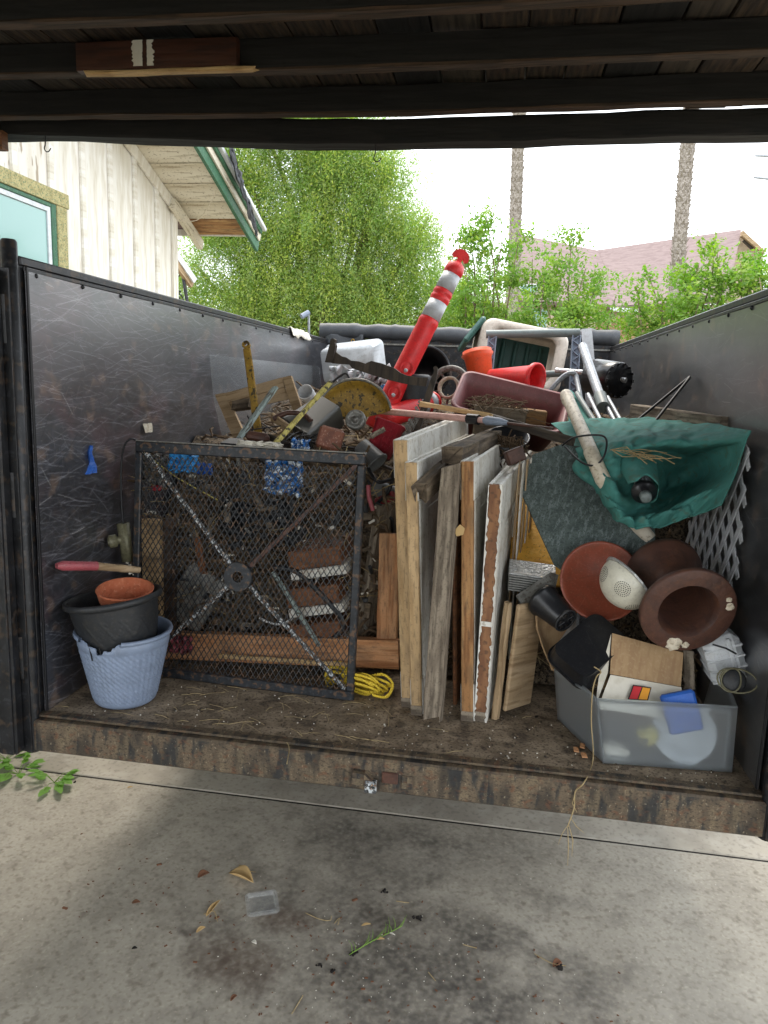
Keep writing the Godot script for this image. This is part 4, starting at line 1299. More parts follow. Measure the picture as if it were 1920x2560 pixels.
func make_mesh_table() -> void:
	var bl: Vector3 = Vector3(0.093, 0.603, -0.336)
	var br: Vector3 = Vector3(0.838, 0.603, -0.290)
	var tl: Vector3 = Vector3(0.075, 1.347, -0.400)
	var b := frame_y(tl - bl, Vector3.BACK)
	var x := (br - bl).normalized()
	var y := (tl - bl) - x * (tl - bl).dot(x)
	b = Basis(x, y.normalized(), x.cross(y).normalized())
	var w := bl.distance_to(br)
	var h := (tl - bl).length()
	var t := base("mesh_tabletop", "square black expanded-metal patio table top propped on its edge", "table", at(bl, b))
	piece("frame_bar", solid(v3(w, 0.034, 0.016), 0.003), M.mesh_black, t, at(v3(w * 0.5, h - 0.017, 0)))
	piece("frame_bar", solid(v3(w, 0.03, 0.016), 0.003), M.mesh_black, t, at(v3(w * 0.5, 0.015, 0)))
	piece("frame_bar", solid(v3(0.022, h - 0.064, 0.016), 0.003), M.mesh_black, t, at(v3(0.011, h * 0.5 - 0.002, 0)))
	piece("frame_bar", solid(v3(0.024, h - 0.064, 0.016), 0.003), M.mesh_black, t, at(v3(w - 0.012, h * 0.5 - 0.002, 0)))
	piece("frame_lip", solid(v3(w - 0.004, 0.004, 0.03), 0.001), M.tin_grey, t, at(v3(w * 0.5, h + 0.0015, -0.006)))
	# expanded metal: strands that zigzag up the panel, welded where they meet
	var s := Shape.new()
	var cw := 0.0186
	var ch := 0.0150
	var nx := int((w - 0.04) / cw)
	var ny := int((h - 0.06) / ch)
	for j in ny:
		for i in nx + 1:
			var x0 := 0.02 + i * cw + (cw * 0.5 if j % 2 else 0.0)
			for d in [-0.5, 0.5]:
				var x1: float = x0 + d * cw
				if x1 < 0.018 or x1 > w - 0.018 or x0 > w - 0.018:
					continue
				var a := v3(x0, 0.028 + j * ch, 0.0)
				var e := v3(x1, 0.028 + (j + 1) * ch, 0.0)
				var dir := (e - a).normalized()
				var nrm := v3(-dir.y, dir.x, 0) * 0.0012
				var dep := v3(0, 0, 0.0012 + 0.0012 * d)
				s.quad(a - nrm + dep, e - nrm + dep, e + nrm + dep, a + nrm + dep)
				s.quad(a + nrm - dep, e + nrm - dep, e - nrm - dep, a - nrm - dep)
				s.quad(a - nrm - dep, e - nrm - dep, e - nrm + dep, a - nrm + dep)
				s.quad(a + nrm + dep, e + nrm + dep, e + nrm - dep, a + nrm - dep)
	piece("expanded_mesh", s.mesh(), M.mesh_black, t)
	var c := v3(w * 0.485, h * 0.465, -0.005)
	for k in 4:
		var e: Vector3 = [v3(0.03, h - 0.035, 0), v3(w - 0.03, h - 0.035, 0), v3(0.03, 0.03, 0), v3(w - 0.03, 0.03, 0)][k]
		e.z = -0.006
		var d := (e - c).normalized()
		plank("brace", c + d * 0.03, e, 0.014, 0.006, M.brace_chip if k != 1 else M.rust_iron, Vector3.UP.cross(d).cross(d), t, 0.0005)
	var hub := Shape.new(false)
	hub.lathe([Vector2(0.017, 0.003), Vector2(0.045, 0.003), Vector2(0.047, 0.0), Vector2(0.047, -0.004), Vector2(0.017, -0.004), Vector2(0.017, 0.003)], 28, Basis(Vector3.RIGHT, PI / 2))
	piece("hub_plate", hub.mesh(), M.mesh_black, t, at(c + v3(0, 0, 0.015)))


func make_left_corner() -> void:
	# the cracked grey bucket
	var foot: Vector3 = Vector3(0.172, 0.603, -0.153)
	var bk := base("grey_bucket", "pale blue-grey plastic bucket with cracked broken rim", "bucket", at(foot))
	var s := Shape.new(true)
	var prof := []
	prof.append(Vector2(0.0, 0.004))
	prof.append(Vector2(0.082, 0.0))
	prof.append(Vector2(0.088, 0.006))
	for i in 41:
		var u := i / 40.0
		prof.append(Vector2(lerpf(0.09, 0.126, u), lerpf(0.012, 0.178, u)))
	prof.append(Vector2(0.1285, 0.181))
	prof.append(Vector2(0.131, 0.212))
	prof.append(Vector2(0.127, 0.212))
	prof.append(Vector2(0.1225, 0.18))
	prof.append(Vector2(0.085, 0.012))
	prof.append(Vector2(0.0, 0.01))
	var dimple := func(a: float, i: int) -> Vector2:
		if i > 4 and i < 42:
			return Vector2(0.0032 * sin(a * 42.0 + (0.7 if i % 4 < 2 else -0.7)) * sin(i * PI / 2.0 + 0.4), 0)
		if i >= 45 and i <= 46:
			# the broken stretch of the rim, facing the tail of the trailer
			var d := wrapf(a - 1.62, -PI, PI)
			if absf(d) < 0.42:
				var bite := [0.004, 0.01, 0.02, 0.021, 0.019, 0.03, 0.033, 0.016, 0.013, 0.012, 0.011, 0.004, 0.003]
				return Vector2(0.0, -bite[clampi(int((d + 0.42) / 0.84 * 13.0), 0, 12)])
		return Vector2()
	s.lathe(prof, 168, Basis(), Vector3(), 0.0, 1.0, dimple)
	piece("body", s.mesh(), M.bucket_grey, bk)
	var rim := Shape.new(true)
	rim.lathe([Vector2(0.127, 0.207), Vector2(0.137, 0.207), Vector2(0.139, 0.212), Vector2(0.137, 0.218), Vector2(0.128, 0.218), Vector2(0.127, 0.207)], 90, Basis(), Vector3(), 0.34, 1.18)
	piece("rim", rim.mesh(), M.bucket_grey, bk)
	for cr in [[-0.035, 0.185, 0.05], [0.006, 0.192, 0.02]]:
		var a: float = 1.62 - cr[0] * 6.0
		piece("crack", solid(v3(0.0022, cr[2], 0.003), 0.0), M.wire_black, bk, at(v3(cos(a) * 0.1292, cr[1], sin(a) * 0.1292), Basis(Vector3.UP, PI / 2 - a) * Basis(Vector3.BACK, 0.25)))
	# the black planter in it
	var tilt := Basis(Vector3.BACK, 0.15) * Basis(Vector3.RIGHT, -0.02)
	var pl := base("black_planter", "black plastic planter with raised diamond ribs tipped in the bucket", "planter", at(foot + v3(-0.008, 0.162, 0.004), tilt.scaled(Vector3.ONE * 1.06)))
	var ps := Shape.new(true)
	var pp := [Vector2(0.0, 0.0), Vector2(0.094, 0.0)]
	for i in 25:
		var u := i / 24.0
		pp.append(Vector2(lerpf(0.096, 0.117, pow(u, 0.8)), lerpf(0.004, 0.128, u)))
	pp.append_array([Vector2(0.128, 0.130), Vector2(0.131, 0.133), Vector2(0.130, 0.146), Vector2(0.124, 0.147), Vector2(0.118, 0.142), Vector2(0.112, 0.125), Vector2(0.09, 0.008), Vector2(0.0, 0.008)])
	var ribs := func(a: float, i: int) -> Vector2:
		if i < 3 or i > 19:
			return Vector2()
		var y := (i - 2) / 24.0
		var d1 := absf(sin((a * 7.0 + y * 5.0)))
		var d2 := absf(sin((a * 7.0 - y * 5.0)))
		return Vector2(0.0016 if minf(d1, d2) < 0.1 else 0.0, 0)
	ps.lathe(pp, 140, Basis(), Vector3(), 0.0, 1.0, ribs)
	piece("body", ps.mesh(), M.planter_black, pl)
	piece("plant_soil", turned([Vector2(0.0, 0.05), Vector2(0.098, 0.05), Vector2(0.098, 0.045)], 24), M.soil, pl)
	# terracotta pot inside the planter
	var tp := Shape.new(true)
	tp.lathe([Vector2(0.0, 0.0), Vector2(0.056, 0.0), Vector2(0.066, 0.05), Vector2(0.072, 0.054), Vector2(0.079, 0.086), Vector2(0.081, 0.088), Vector2(0.078, 0.09), Vector2(0.073, 0.089), Vector2(0.064, 0.05), Vector2(0.055, 0.01), Vector2(0.0, 0.01)], 48)
	thing("clay_pot", "terracotta pot sitting inside the black planter", "pot", tp.mesh(), M.terracotta, at(foot + v3(0.002, 0.25, -0.012), Basis(Vector3.BACK, -0.06) * Basis(Vector3.RIGHT, 0.14)))
	# a tool with a red grip lying on the pots
	var th := base("tool_handle", "wooden tool handle with worn red grip behind the pots", "tool")
	var a0: Vector3 = Vector3(0.024, 1.019, -0.063)
	var a1: Vector3 = Vector3(0.081, 0.996, -0.170)
	var a2: Vector3 = Vector3(0.147, 0.957, -0.300)
	piece("grip", rod([a0, a0.lerp(a1, 0.15), a0.lerp(a1, 0.9), a1], [0.008, 0.0145, 0.0135, 0.0145], 12), M.grip_red, th)
	piece("shaft", rod([a1, a1.lerp(a2, 0.5), a1.lerp(a2, 0.55), a2], [0.012, 0.011, 0.0125, 0.01], 10), M.wood_pale, th)
	# an old transformer hanging on its lead
	var tr := base("power_adapter", "dusty olive plug adapter hanging by its lead beside the mesh table", "adapter")
	var c0: Vector3 = Vector3(0.052, 1.083, -0.385)
	var c1: Vector3 = Vector3(0.065, 0.959, -0.385)
	piece("body", tub(Vector2(0.036, 0.034), Vector2(0.034, 0.03), c0.distance_to(c1), 0.01, 0.012, 0.0), M.brass_olive, tr, at(c1, frame_y(c0 - c1, Vector3.BACK)))
	var k0: Vector3 = Vector3(0.048, 1.030, -0.378)
	var k1: Vector3 = Vector3(0.017, 1.025, -0.360)
	piece("knob", rod([k0, k0.lerp(k1, 0.35), k0.lerp(k1, 0.36), k1], [0.013, 0.013, 0.021, 0.021], 16), M.brass_olive, tr)
	piece("knob_dial", rod([k1, k1 + (k1 - k0) * 0.12], 0.015, 14), M.brass_olive, tr)
	piece("lead", rod(curve([c0, Vector3(0.040, 1.155, -0.400), Vector3(0.037, 1.259, -0.410), Vector3(0.049, 1.326, -0.410), Vector3(0.068, 1.351, -0.420), Vector3(0.079, 1.339, -0.450)], 6), 0.0032, 6), M.wire_black, tr)
	var tw := Shape.new()
	for i in 7:
		var p: Vector3 = (Vector3(0.073, 0.957, -0.370)).lerp(Vector3(0.099, 0.925, -0.360), i / 6.0)
		tw.tube([p, p + v3(rng.randf_range(-0.012, 0.012), rng.randf_range(-0.012, 0.008), 0.006)], 0.003, 5)
	thing("string_knot", "frayed knot of pale string under the plug adapter", "string", tw.mesh(), M.card_white)


func make_behind_mesh() -> void:
	var z := -0.50
	box_thing("upright_board", "tan board standing on end behind the mesh table", "board", (Vector3(0.108, 1.099, -0.470) + Vector3(0.110, 0.671, -0.470)) * 0.5, v3(0.066, 0.4, 0.03), frame_y(Vector3(0.108, 1.099, -0.470) - Vector3(0.110, 0.671, -0.470), Vector3.BACK), M.wood_mdf)
	box_thing("upright_board", "dark brown board standing beside the tan one behind the mesh", "board", (Vector3(0.161, 1.105, -0.490) + Vector3(0.160, 0.669, -0.490)) * 0.5, v3(0.036, 0.4, 0.03), frame_y(Vector3(0.161, 1.105, -0.490) - Vector3(0.160, 0.669, -0.490), Vector3.BACK), M.wood_edge)
	box_thing("grey_slab", "dusty grey panel slanting behind the lower corner of the mesh", "panel", Vector3(0.232, 0.813, -0.520), v3(0.15, 0.2, 0.012), Basis(Vector3.BACK, -0.5) * Basis(Vector3.RIGHT, -0.2), M.tin_grey)
	stick("brown_stick", "short reddish wooden stick leaning behind the mesh near the hub", "stick", Vector3(0.264, 1.035, -0.470), Vector3(0.291, 0.914, -0.460), 0.026, 0.012, M.wood_brown)
	# three drawers lying one on another
	var bx: Vector3 = (Vector3(0.590, 0.827, -0.520) - Vector3(0.596, 0.833, -0.500)) * 0.0 + v3(cos(0.2), sin(0.2), 0.0)
	var bb := Basis(bx, v3(-bx.y, bx.x, 0), Vector3.BACK)
	var k := 0
	for p in [Vector3(0.668, 0.985, -0.510), Vector3(0.663, 0.859, -0.510), Vector3(0.677, 0.738, -0.510)]:
		var d := base("drawer", ["uppermost brown drawer behind the mesh table", "middle brown drawer behind the mesh table", "lowest brown drawer behind the mesh table"][k], "drawer", at(p, bb), "drawers behind the mesh")
		piece("drawer_front", solid(v3(0.175, 0.062, 0.2), 0.004), M.wood_brown, d, at(v3(0, 0.012, -0.04)))
		piece("white_edge", solid(v3(0.185, 0.03, 0.205), 0.003), M.white_door, d, at(v3(0.006, -0.036, -0.038)))
		k += 1
	# lumber on the bed
	stick("long_board", "pinkish fir board lying on edge along the trailer bed", "lumber", Vector3(0.141, 0.658, -0.460), Vector3(0.952, 0.709, -0.440), 0.092, 0.036, M.wood_fir, Vector3.UP, 0.0)
	stick("thin_batten", "thin yellow batten lying behind the bottom of the mesh", "batten", Vector3(0.358, 0.657, -0.410), Vector3(0.796, 0.672, -0.400), 0.014, 0.012, M.wood_tan)
	stick("upright_lumber", "reddish fir stud standing on the long board by the doors", "lumber", Vector3(0.909, 0.729, -0.460), Vector3(0.899, 1.084, -0.500), 0.064, 0.036, M.wood_fir, Vector3.RIGHT, 0.0)
	stick("leaning_plank", "weathered grey plank leaning between the mesh and the fir stud", "plank", Vector3(0.813, 0.630, -0.560), Vector3(0.871, 1.162, -0.600), 0.1, 0.028, M.wood_grey, v3(0.5, 0.1, -1.0), 0.004)
	# soft things caught behind the mesh
	var crush := noise(81, 6.0, 3)
	var lump := func(called: String, label: String, cat: String, c: Vector3, half: Vector3, m: Material, salt: float) -> void:
		var s := Shape.new(true)
		s.sheet(func(u: float, w: float) -> Vector3:
			var q := v3((u - 0.5) * 2.0 * half.x, (0.5 - w) * 2.0 * half.y, 0.0)
			return c + q + v3(0.3 * half.x * crush.get_noise_2d(w * 1.6 + salt, u), 0.5 * half.y * crush.get_noise_2d(u * 1.3, w + salt), half.z * crush.get_noise_2d(u * 2.0 + salt, w * 2.0) * 2.0), 14, 12, 0.002)
		thing(called, label, cat, s.mesh(), m)
	lump.call("blue_bag", "bright blue plastic bag crushed behind the top of the mesh", "bag", Vector3(0.219, 1.280, -0.470), v3(0.05, 0.032, 0.02), M.bag_blue, 3.0)
	lump.call("blue_bag", "dark blue crumpled bag beside the bright one behind the mesh", "bag", Vector3(0.289, 1.261, -0.480), v3(0.025, 0.016, 0.012), M.tape_blue, 5.0)
	lump.call("printed_wrapper", "blue and white printed wrapper behind the upper mesh", "wrapper", Vector3(0.554, 1.249, -0.480), v3(0.06, 0.055, 0.02), M.blue_wrap, 7.0)
	lump.call("printed_wrapper", "corner of blue and white wrapper poking above the mesh frame", "wrapper", Vector3(0.595, 1.342, -0.520), v3(0.03, 0.024, 0.015), M.blue_wrap, 9.0)
	lump.call("pink_netting", "tangle of dull pink netting at the foot of the mesh", "netting", Vector3(0.224, 0.676, -0.430), v3(0.04, 0.03, 0.02), M.grip_red, 11.0)
	lump.call("white_rag", "dirty white rag wound on the top bar of the mesh table", "rag", Vector3(0.479, 1.347, -0.460), v3(0.07, 0.012, 0.012), M.card_white, 13.0)
	lump.call("grey_bag", "dusty dark bag stuffed behind the middle of the mesh", "bag", Vector3(0.447, 1.093, -0.560), v3(0.13, 0.07, 0.03), M.planter_black, 15.0)
	lump.call("clear_wrap", "crumpled grey plastic sheet behind the corner of the mesh", "plastic", Vector3(0.100, 1.245, -0.500), v3(0.045, 0.05, 0.02), M.tin_grey, 17.0)
	box_thing("red_valve", "small white and red valve behind the upper left of the mesh", "valve", Vector3(0.131, 1.191, -0.460), v3(0.035, 0.018, 0.02), Basis(Vector3.BACK, 0.1), M.can_red)
	# steel conduit and bars
	var cp := []
	for i in 40:
		var u := i / 39.0
		cp.append(((Vector3(0.479, 0.777, -0.470)).lerp(Vector3(0.681, 0.849, -0.470), u)) + v3(0.0, -0.05 * sin(u * PI) + 0.1 * pow(u, 3.0), 0.0))
	var cs := Shape.new()
	var rr := []
	for i in 40:
		rr.append(0.005 if i % 2 else 0.0038)
	cs.tube(cp, rr, 8)
	thing("flexible_conduit", "curved ribbed steel conduit behind the mesh below the hub", "conduit", cs.mesh(), M.foil_silver)
	pipe("bent_bar", "dark bent steel bar crossing the drawers behind the mesh", "bar", curve([Vector3(0.531, 0.958, -0.450), Vector3(0.608, 0.949, -0.450), Vector3(0.685, 0.886, -0.450), Vector3(0.767, 0.792, -0.450), Vector3(0.727, 0.726, -0.450), Vector3(0.674, 0.666, -0.450)], 5), 0.009, M.mesh_black)
	pipe("pale_tube", "pale blue metal tube slanting behind the mesh beside the drawers", "tube", [Vector3(0.534, 0.946, -0.440), Vector3(0.694, 0.715, -0.430)], 0.008, M.plank_blue)
	pipe("measuring_tape", "thin yellow striped cord behind the upper mesh", "cord", [Vector3(0.088, 1.319, -0.430), Vector3(0.211, 1.232, -0.440), Vector3(0.344, 1.166, -0.450)], 0.0022, M.yellow_stick)
	pipe("red_strap", "red perforated strap hanging beside the mesh frame", "strap", [Vector3(0.824, 1.234, -0.500), Vector3(0.830, 1.196, -0.490), Vector3(0.844, 1.156, -0.490)], 0.007, M.grip_red)
	for q in [[Vector3(0.810, 1.001, -0.660), Vector3(0.838, 1.091, -0.620), Vector3(0.887, 1.114, -0.600), Vector3(0.894, 1.048, -0.620)], [Vector3(0.802, 1.108, -0.600), Vector3(0.838, 1.160, -0.580), Vector3(0.882, 1.212, -0.560), Vector3(0.892, 1.270, -0.580)], [Vector3(0.813, 1.284, -0.550), Vector3(0.850, 1.245, -0.520), Vector3(0.890, 1.251, -0.550)]]:
		pipe("black_cable", "black cable looping in the gap beside the doors", "cable", curve(q, 6), 0.006, M.wire_black, "cables in the gap", 7)
	pipe("grey_canister", "dusty grey canister in the gap beside the doors", "canister", [Vector3(0.821, 1.218, -0.600), Vector3(0.886, 1.191, -0.620)], 0.028, M.grey_plastic)
	pipe("red_canister", "red tube end under the grey canister", "canister", [Vector3(0.839, 1.165, -0.600), Vector3(0.895, 1.194, -0.580)], 0.016, M.can_red)
	# yellow rope in a loose coil
	var rp := base("rope_coil", "coil of yellow rope on the bed by the mesh corner", "rope")
	var core: Vector3 = Vector3(0.877, 0.640, -0.325)
	var r := RandomNumberGenerator.new()
	r.seed = 33
	var strand := Shape.new(true)
	var line := []
	for i in 320:
		var u := i / 319.0
		var a := u * TAU * 9.0
		var w := 0.048 + 0.014 * sin(u * 37.0)
		line.append(core + v3(cos(a) * w - 0.012 + 0.02 * sin(u * 5.0), sin(a) * 0.022 + 0.018 * sin(u * 11.0) + 0.006, 0.028 * sin(a * 1.0 + 0.8) + 0.02 * cos(u * 8.0)))
	for p in [line]:
		for st in 3:
			var tw := []
			for i in p.size():
				var ph: float = i * 0.9 + TAU * st / 3.0
				tw.append(p[i] + v3(cos(ph), sin(ph), sin(ph + 1.0)) * 0.0024)
			strand.tube(tw, 0.0032, 5)
	piece("coil", strand.mesh(), M.rope_yellow, rp)
	var loop := Shape.new(true)
	var lp := curve([core + v3(0.0, 0.03, 0.0), core + v3(0.045, 0.046, 0.01), core + v3(0.075, 0.02, 0.015), core + v3(0.06, -0.015, 0.03), core + v3(0.02, -0.01, 0.04)], 14)
	for st in 3:
		var tw := []
		for i in lp.size():
			var ph: float = i * 0.9 + TAU * st / 3.0
			tw.append(lp[i] + v3(cos(ph), sin(ph), sin(ph + 1.0)) * 0.0024)
		loop.tube(tw, 0.0032, 5)
	piece("loose_loop", loop.mesh(), M.rope_yellow, rp)
	var coil2 := Shape.new(true)
	for st in 3:
		var tw := []
		for i in 150:
			var u := i / 149.0
			var a := u * TAU * 5.0
			var ph: float = i * 0.9 + TAU * st / 3.0
			tw.append((Vector3(0.761, 0.628, -0.400)) + v3(cos(a) * 0.035, sin(a) * 0.045 * (0.6 + 0.4 * sin(u * 9.0)), 0.012 * sin(u * 13.0)) + v3(cos(ph), sin(ph), sin(ph + 1.0)) * 0.0024)
		coil2.tube(tw, 0.0032, 5)
	piece("coil", coil2.mesh(), M.rope_yellow, rp)


# a panel door lying on its long side: x along its length, y up, z its thickness
func door(label: String, foot: Vector3, head: Vector3, along: Vector3, long: float, thick: float, edge: Material, group := "white panel doors on edge", chipped := false) -> void:
	var y := (head - foot).normalized()
	var x := (along - y * along.dot(y)).normalized()
	var b := Basis(x, y, x.cross(y).normalized())
	var h := foot.distance_to(head)
	var d := base("panel_door", label, "door", at(foot, b), group)
	var m: Material = M.white_door
	piece("core", solid(v3(long - 0.02, h - 0.02, thick - 0.016), 0.002), m, d, at(v3(long * 0.5 + 0.004, h * 0.5, 0)))
	piece("edge_strip", board(h - 0.004, thick - 0.004, 0.02, 0.0006, 10, 3), edge, d, at(v3(0.004, h * 0.5, 0), Basis(v3(0, 1, 0), v3(0, 0, 1), v3(1, 0, 0))))
	if chipped:
		# flakes of white paint left on the bare edge
		var r := RandomNumberGenerator.new()
		r.seed = 9
		var s := Shape.new()
		for side in [-1.0, 1.0]:
			var yy := 0.0
			var prev := 0.005
			while yy < h - 0.01:
				var st := r.randf_range(0.004, 0.012)
				var wd := r.randf_range(0.001, 0.0075)
				s.quad(v3(-0.0078, yy, side * thick * 0.5), v3(-0.0078, yy, side * (thick * 0.5 - prev)), v3(-0.0078, yy + st, side * (thick * 0.5 - wd)), v3(-0.0078, yy + st, side * thick * 0.5))
				prev = wd
				yy += st
		piece("paint_flakes", s.mesh(), M.white_door, d)
		for q in [[0.235, 0.014]]:
			piece("paint_flake", solid(v3(0.0012, q[1], thick * 0.8), 0.0), M.white_door, d, at(v3(-0.0077, h * q[0] / 0.55, 0)))
	piece("end_cap", solid(v3(0.021, 0.03, thick - 0.002), 0.001), M.wood_grey, d, at(v3(0.003, 0.015, 0)))
	for face in [-1.0, 1.0]:
		var zz: float = face * (thick * 0.5 - 0.005)
		piece("rail", solid(v3(long, 0.11, 0.011), 0.002), m, d, at(v3(long * 0.5, h - 0.055, zz)))
		piece("rail", solid(v3(long, 0.11, 0.011), 0.002), m, d, at(v3(long * 0.5, 0.055, zz)))
		for u in [0.06, 0.48, 0.94]:
			piece("stile", solid(v3(0.1, h - 0.222, 0.011), 0.002), m, d, at(v3(0.012 + u * (long - 0.02), h * 0.5, zz - face * 0.0006)))
		for u in [0.27, 0.71]:
			piece("panel", solid(v3(long * 0.3, h - 0.3, 0.007), 0.003), m, d, at(v3(0.012 + u * (long - 0.02), h * 0.5, zz - face * 0.003)))


func make_doors() -> void:
	var into := v3(0.117, 0.0, -0.993)
	door("tan edged panel door nearest the mesh table", Vector3(1.004, 0.602, -0.292), Vector3(0.952, 1.400, -0.270), into, 1.02, 0.042, M.wood_mdf)
	door("tan edged panel door second from the mesh table", Vector3(1.036, 0.602, -0.245), Vector3(0.989, 1.343, -0.235), into, 1.0, 0.036, M.wood_mdf)
	# weathered timber with broken ends
	stick("weathered_timber", "grey split timber with broken ends between the panel doors", "timber", Vector3(1.087, 0.620, -0.188), Vector3(1.101, 1.345, -0.240), 0.05, 0.05, M.wood_grey, into, 0.02)
	var a: Vector3 = Vector3(1.098, 1.363, -0.250)
	stick("rotten_beam", "rotten crumbly beam lying back along the tops of the doors", "beam", a, a + into * 0.85 + v3(0.04, 0.02, 0), 0.05, 0.055, M.wood_rot, Vector3.UP, 0.03)
	box_thing("brown_plywood", "brown wooden panel leaning behind the split timber", "panel", (Vector3(1.120, 0.604, -0.230) + Vector3(1.113, 1.322, -0.350)) * 0.5 + into * 0.32, v3(0.012, 0.72, 0.56), Basis(into.cross(Vector3.UP) * -1.0, Vector3.UP, into) * Basis(Vector3.BACK, -0.055), M.wood_brown)
	stick("broken_plank", "splintered brown plank stub jammed between doors", "plank", Vector3(1.017, 1.258, -0.210), Vector3(1.080, 1.316, -0.360), 0.055, 0.035, M.wood_rot, Vector3.UP, 0.03)
	door("orange fir edged panel door with grained end", Vector3(1.183, 0.602, -0.240), Vector3(1.143, 1.354, -0.235), into, 0.95, 0.038, M.wood_orange)
	door("panel door with chipped white paint on brown edge", Vector3(1.221, 0.602, -0.246), Vector3(1.223, 1.296, -0.230), into, 0.92, 0.038, M.chipped_edge, "white panel doors on edge", true)
	stick("loose_stick", "narrow bare stick leaning against the chipped door", "stick", Vector3(1.263, 0.602, -0.268), Vector3(1.279, 0.948, -0.300), 0.022, 0.018, M.wood_pale)
	box_thing("plywood_offcut", "thin varnished plywood offcut leaning by the storage tub", "plywood", (Vector3(1.341, 0.604, -0.323) + Vector3(1.328, 0.949, -0.360)) * 0.5, v3(0.014, 0.32, 0.13), Basis(v3(0.8, 0.05, 0.6).normalized(), Vector3.UP, v3(0.6, 0.0, -0.8)).orthonormalized() * Basis(Vector3.BACK, -0.06) * Basis(Vector3.RIGHT, 0.09), M.wood_pale)
	# blinds and strips bundled behind the last door
	for i in 5:
		stick("shutter_strip", "thin white shutter strip bundled behind the chipped door", "strip", Vector3(1.289, 0.620, -0.409) + v3(0.012 * i, 0, -0.2), Vector3(1.288, 1.334, -0.450) + v3(0.014 * i, 0.0, -0.06 * i), 0.04, 0.004, M.white_door if i % 2 else M.wood_pale, into, 0.003, "thin strips behind the doors", i)
	box_thing("tin_cap", "bent rusty tin bracket on top of the chipped door", "bracket", Vector3(1.275, 1.345, -0.550), v3(0.06, 0.045, 0.03), Basis(Vector3.BACK, 0.4) * Basis(Vector3.UP, 0.4), M.rust_iron)
	thing("dry_leaf", "curled dry leaf caught on the grained door edge", "leaf", cut([Vector2(0, 0.018), Vector2(0.014, 0.006), Vector2(0.01, -0.012), Vector2(-0.008, -0.016), Vector2(-0.016, 0.0)], 0.002), M.leaf_dry, at(Vector3(1.133, 1.162, -0.222), Basis(Vector3.UP, 0.3)))


# a flat outline given by points that share a plane, made thick
func slab(called: String, label: String, category: String, pts: Array, thick: float, m: Material, parent: Node3D = null) -> MeshInstance3D:
	var o: Vector3 = pts[0]
	var x: Vector3 = (pts[1] - o).normalized()
	var nrm := Vector3()
	for i in range(1, pts.size() - 1):
		nrm += (pts[i] - o).cross(pts[i + 1] - o)
	nrm = nrm.normalized()
	x = (x - nrm * x.dot(nrm)).normalized()
	var b := Basis(x, nrm.cross(x), nrm)
	var out := []
	for p in pts:
		var q: Vector3 = b.transposed() * (p - o)
		out.append(Vector2(q.x, q.y))
	var mi := piece(called, cut(out, thick), m, parent, at(o, b))
	if parent == null:
		tag(mi, label, category)
	return mi


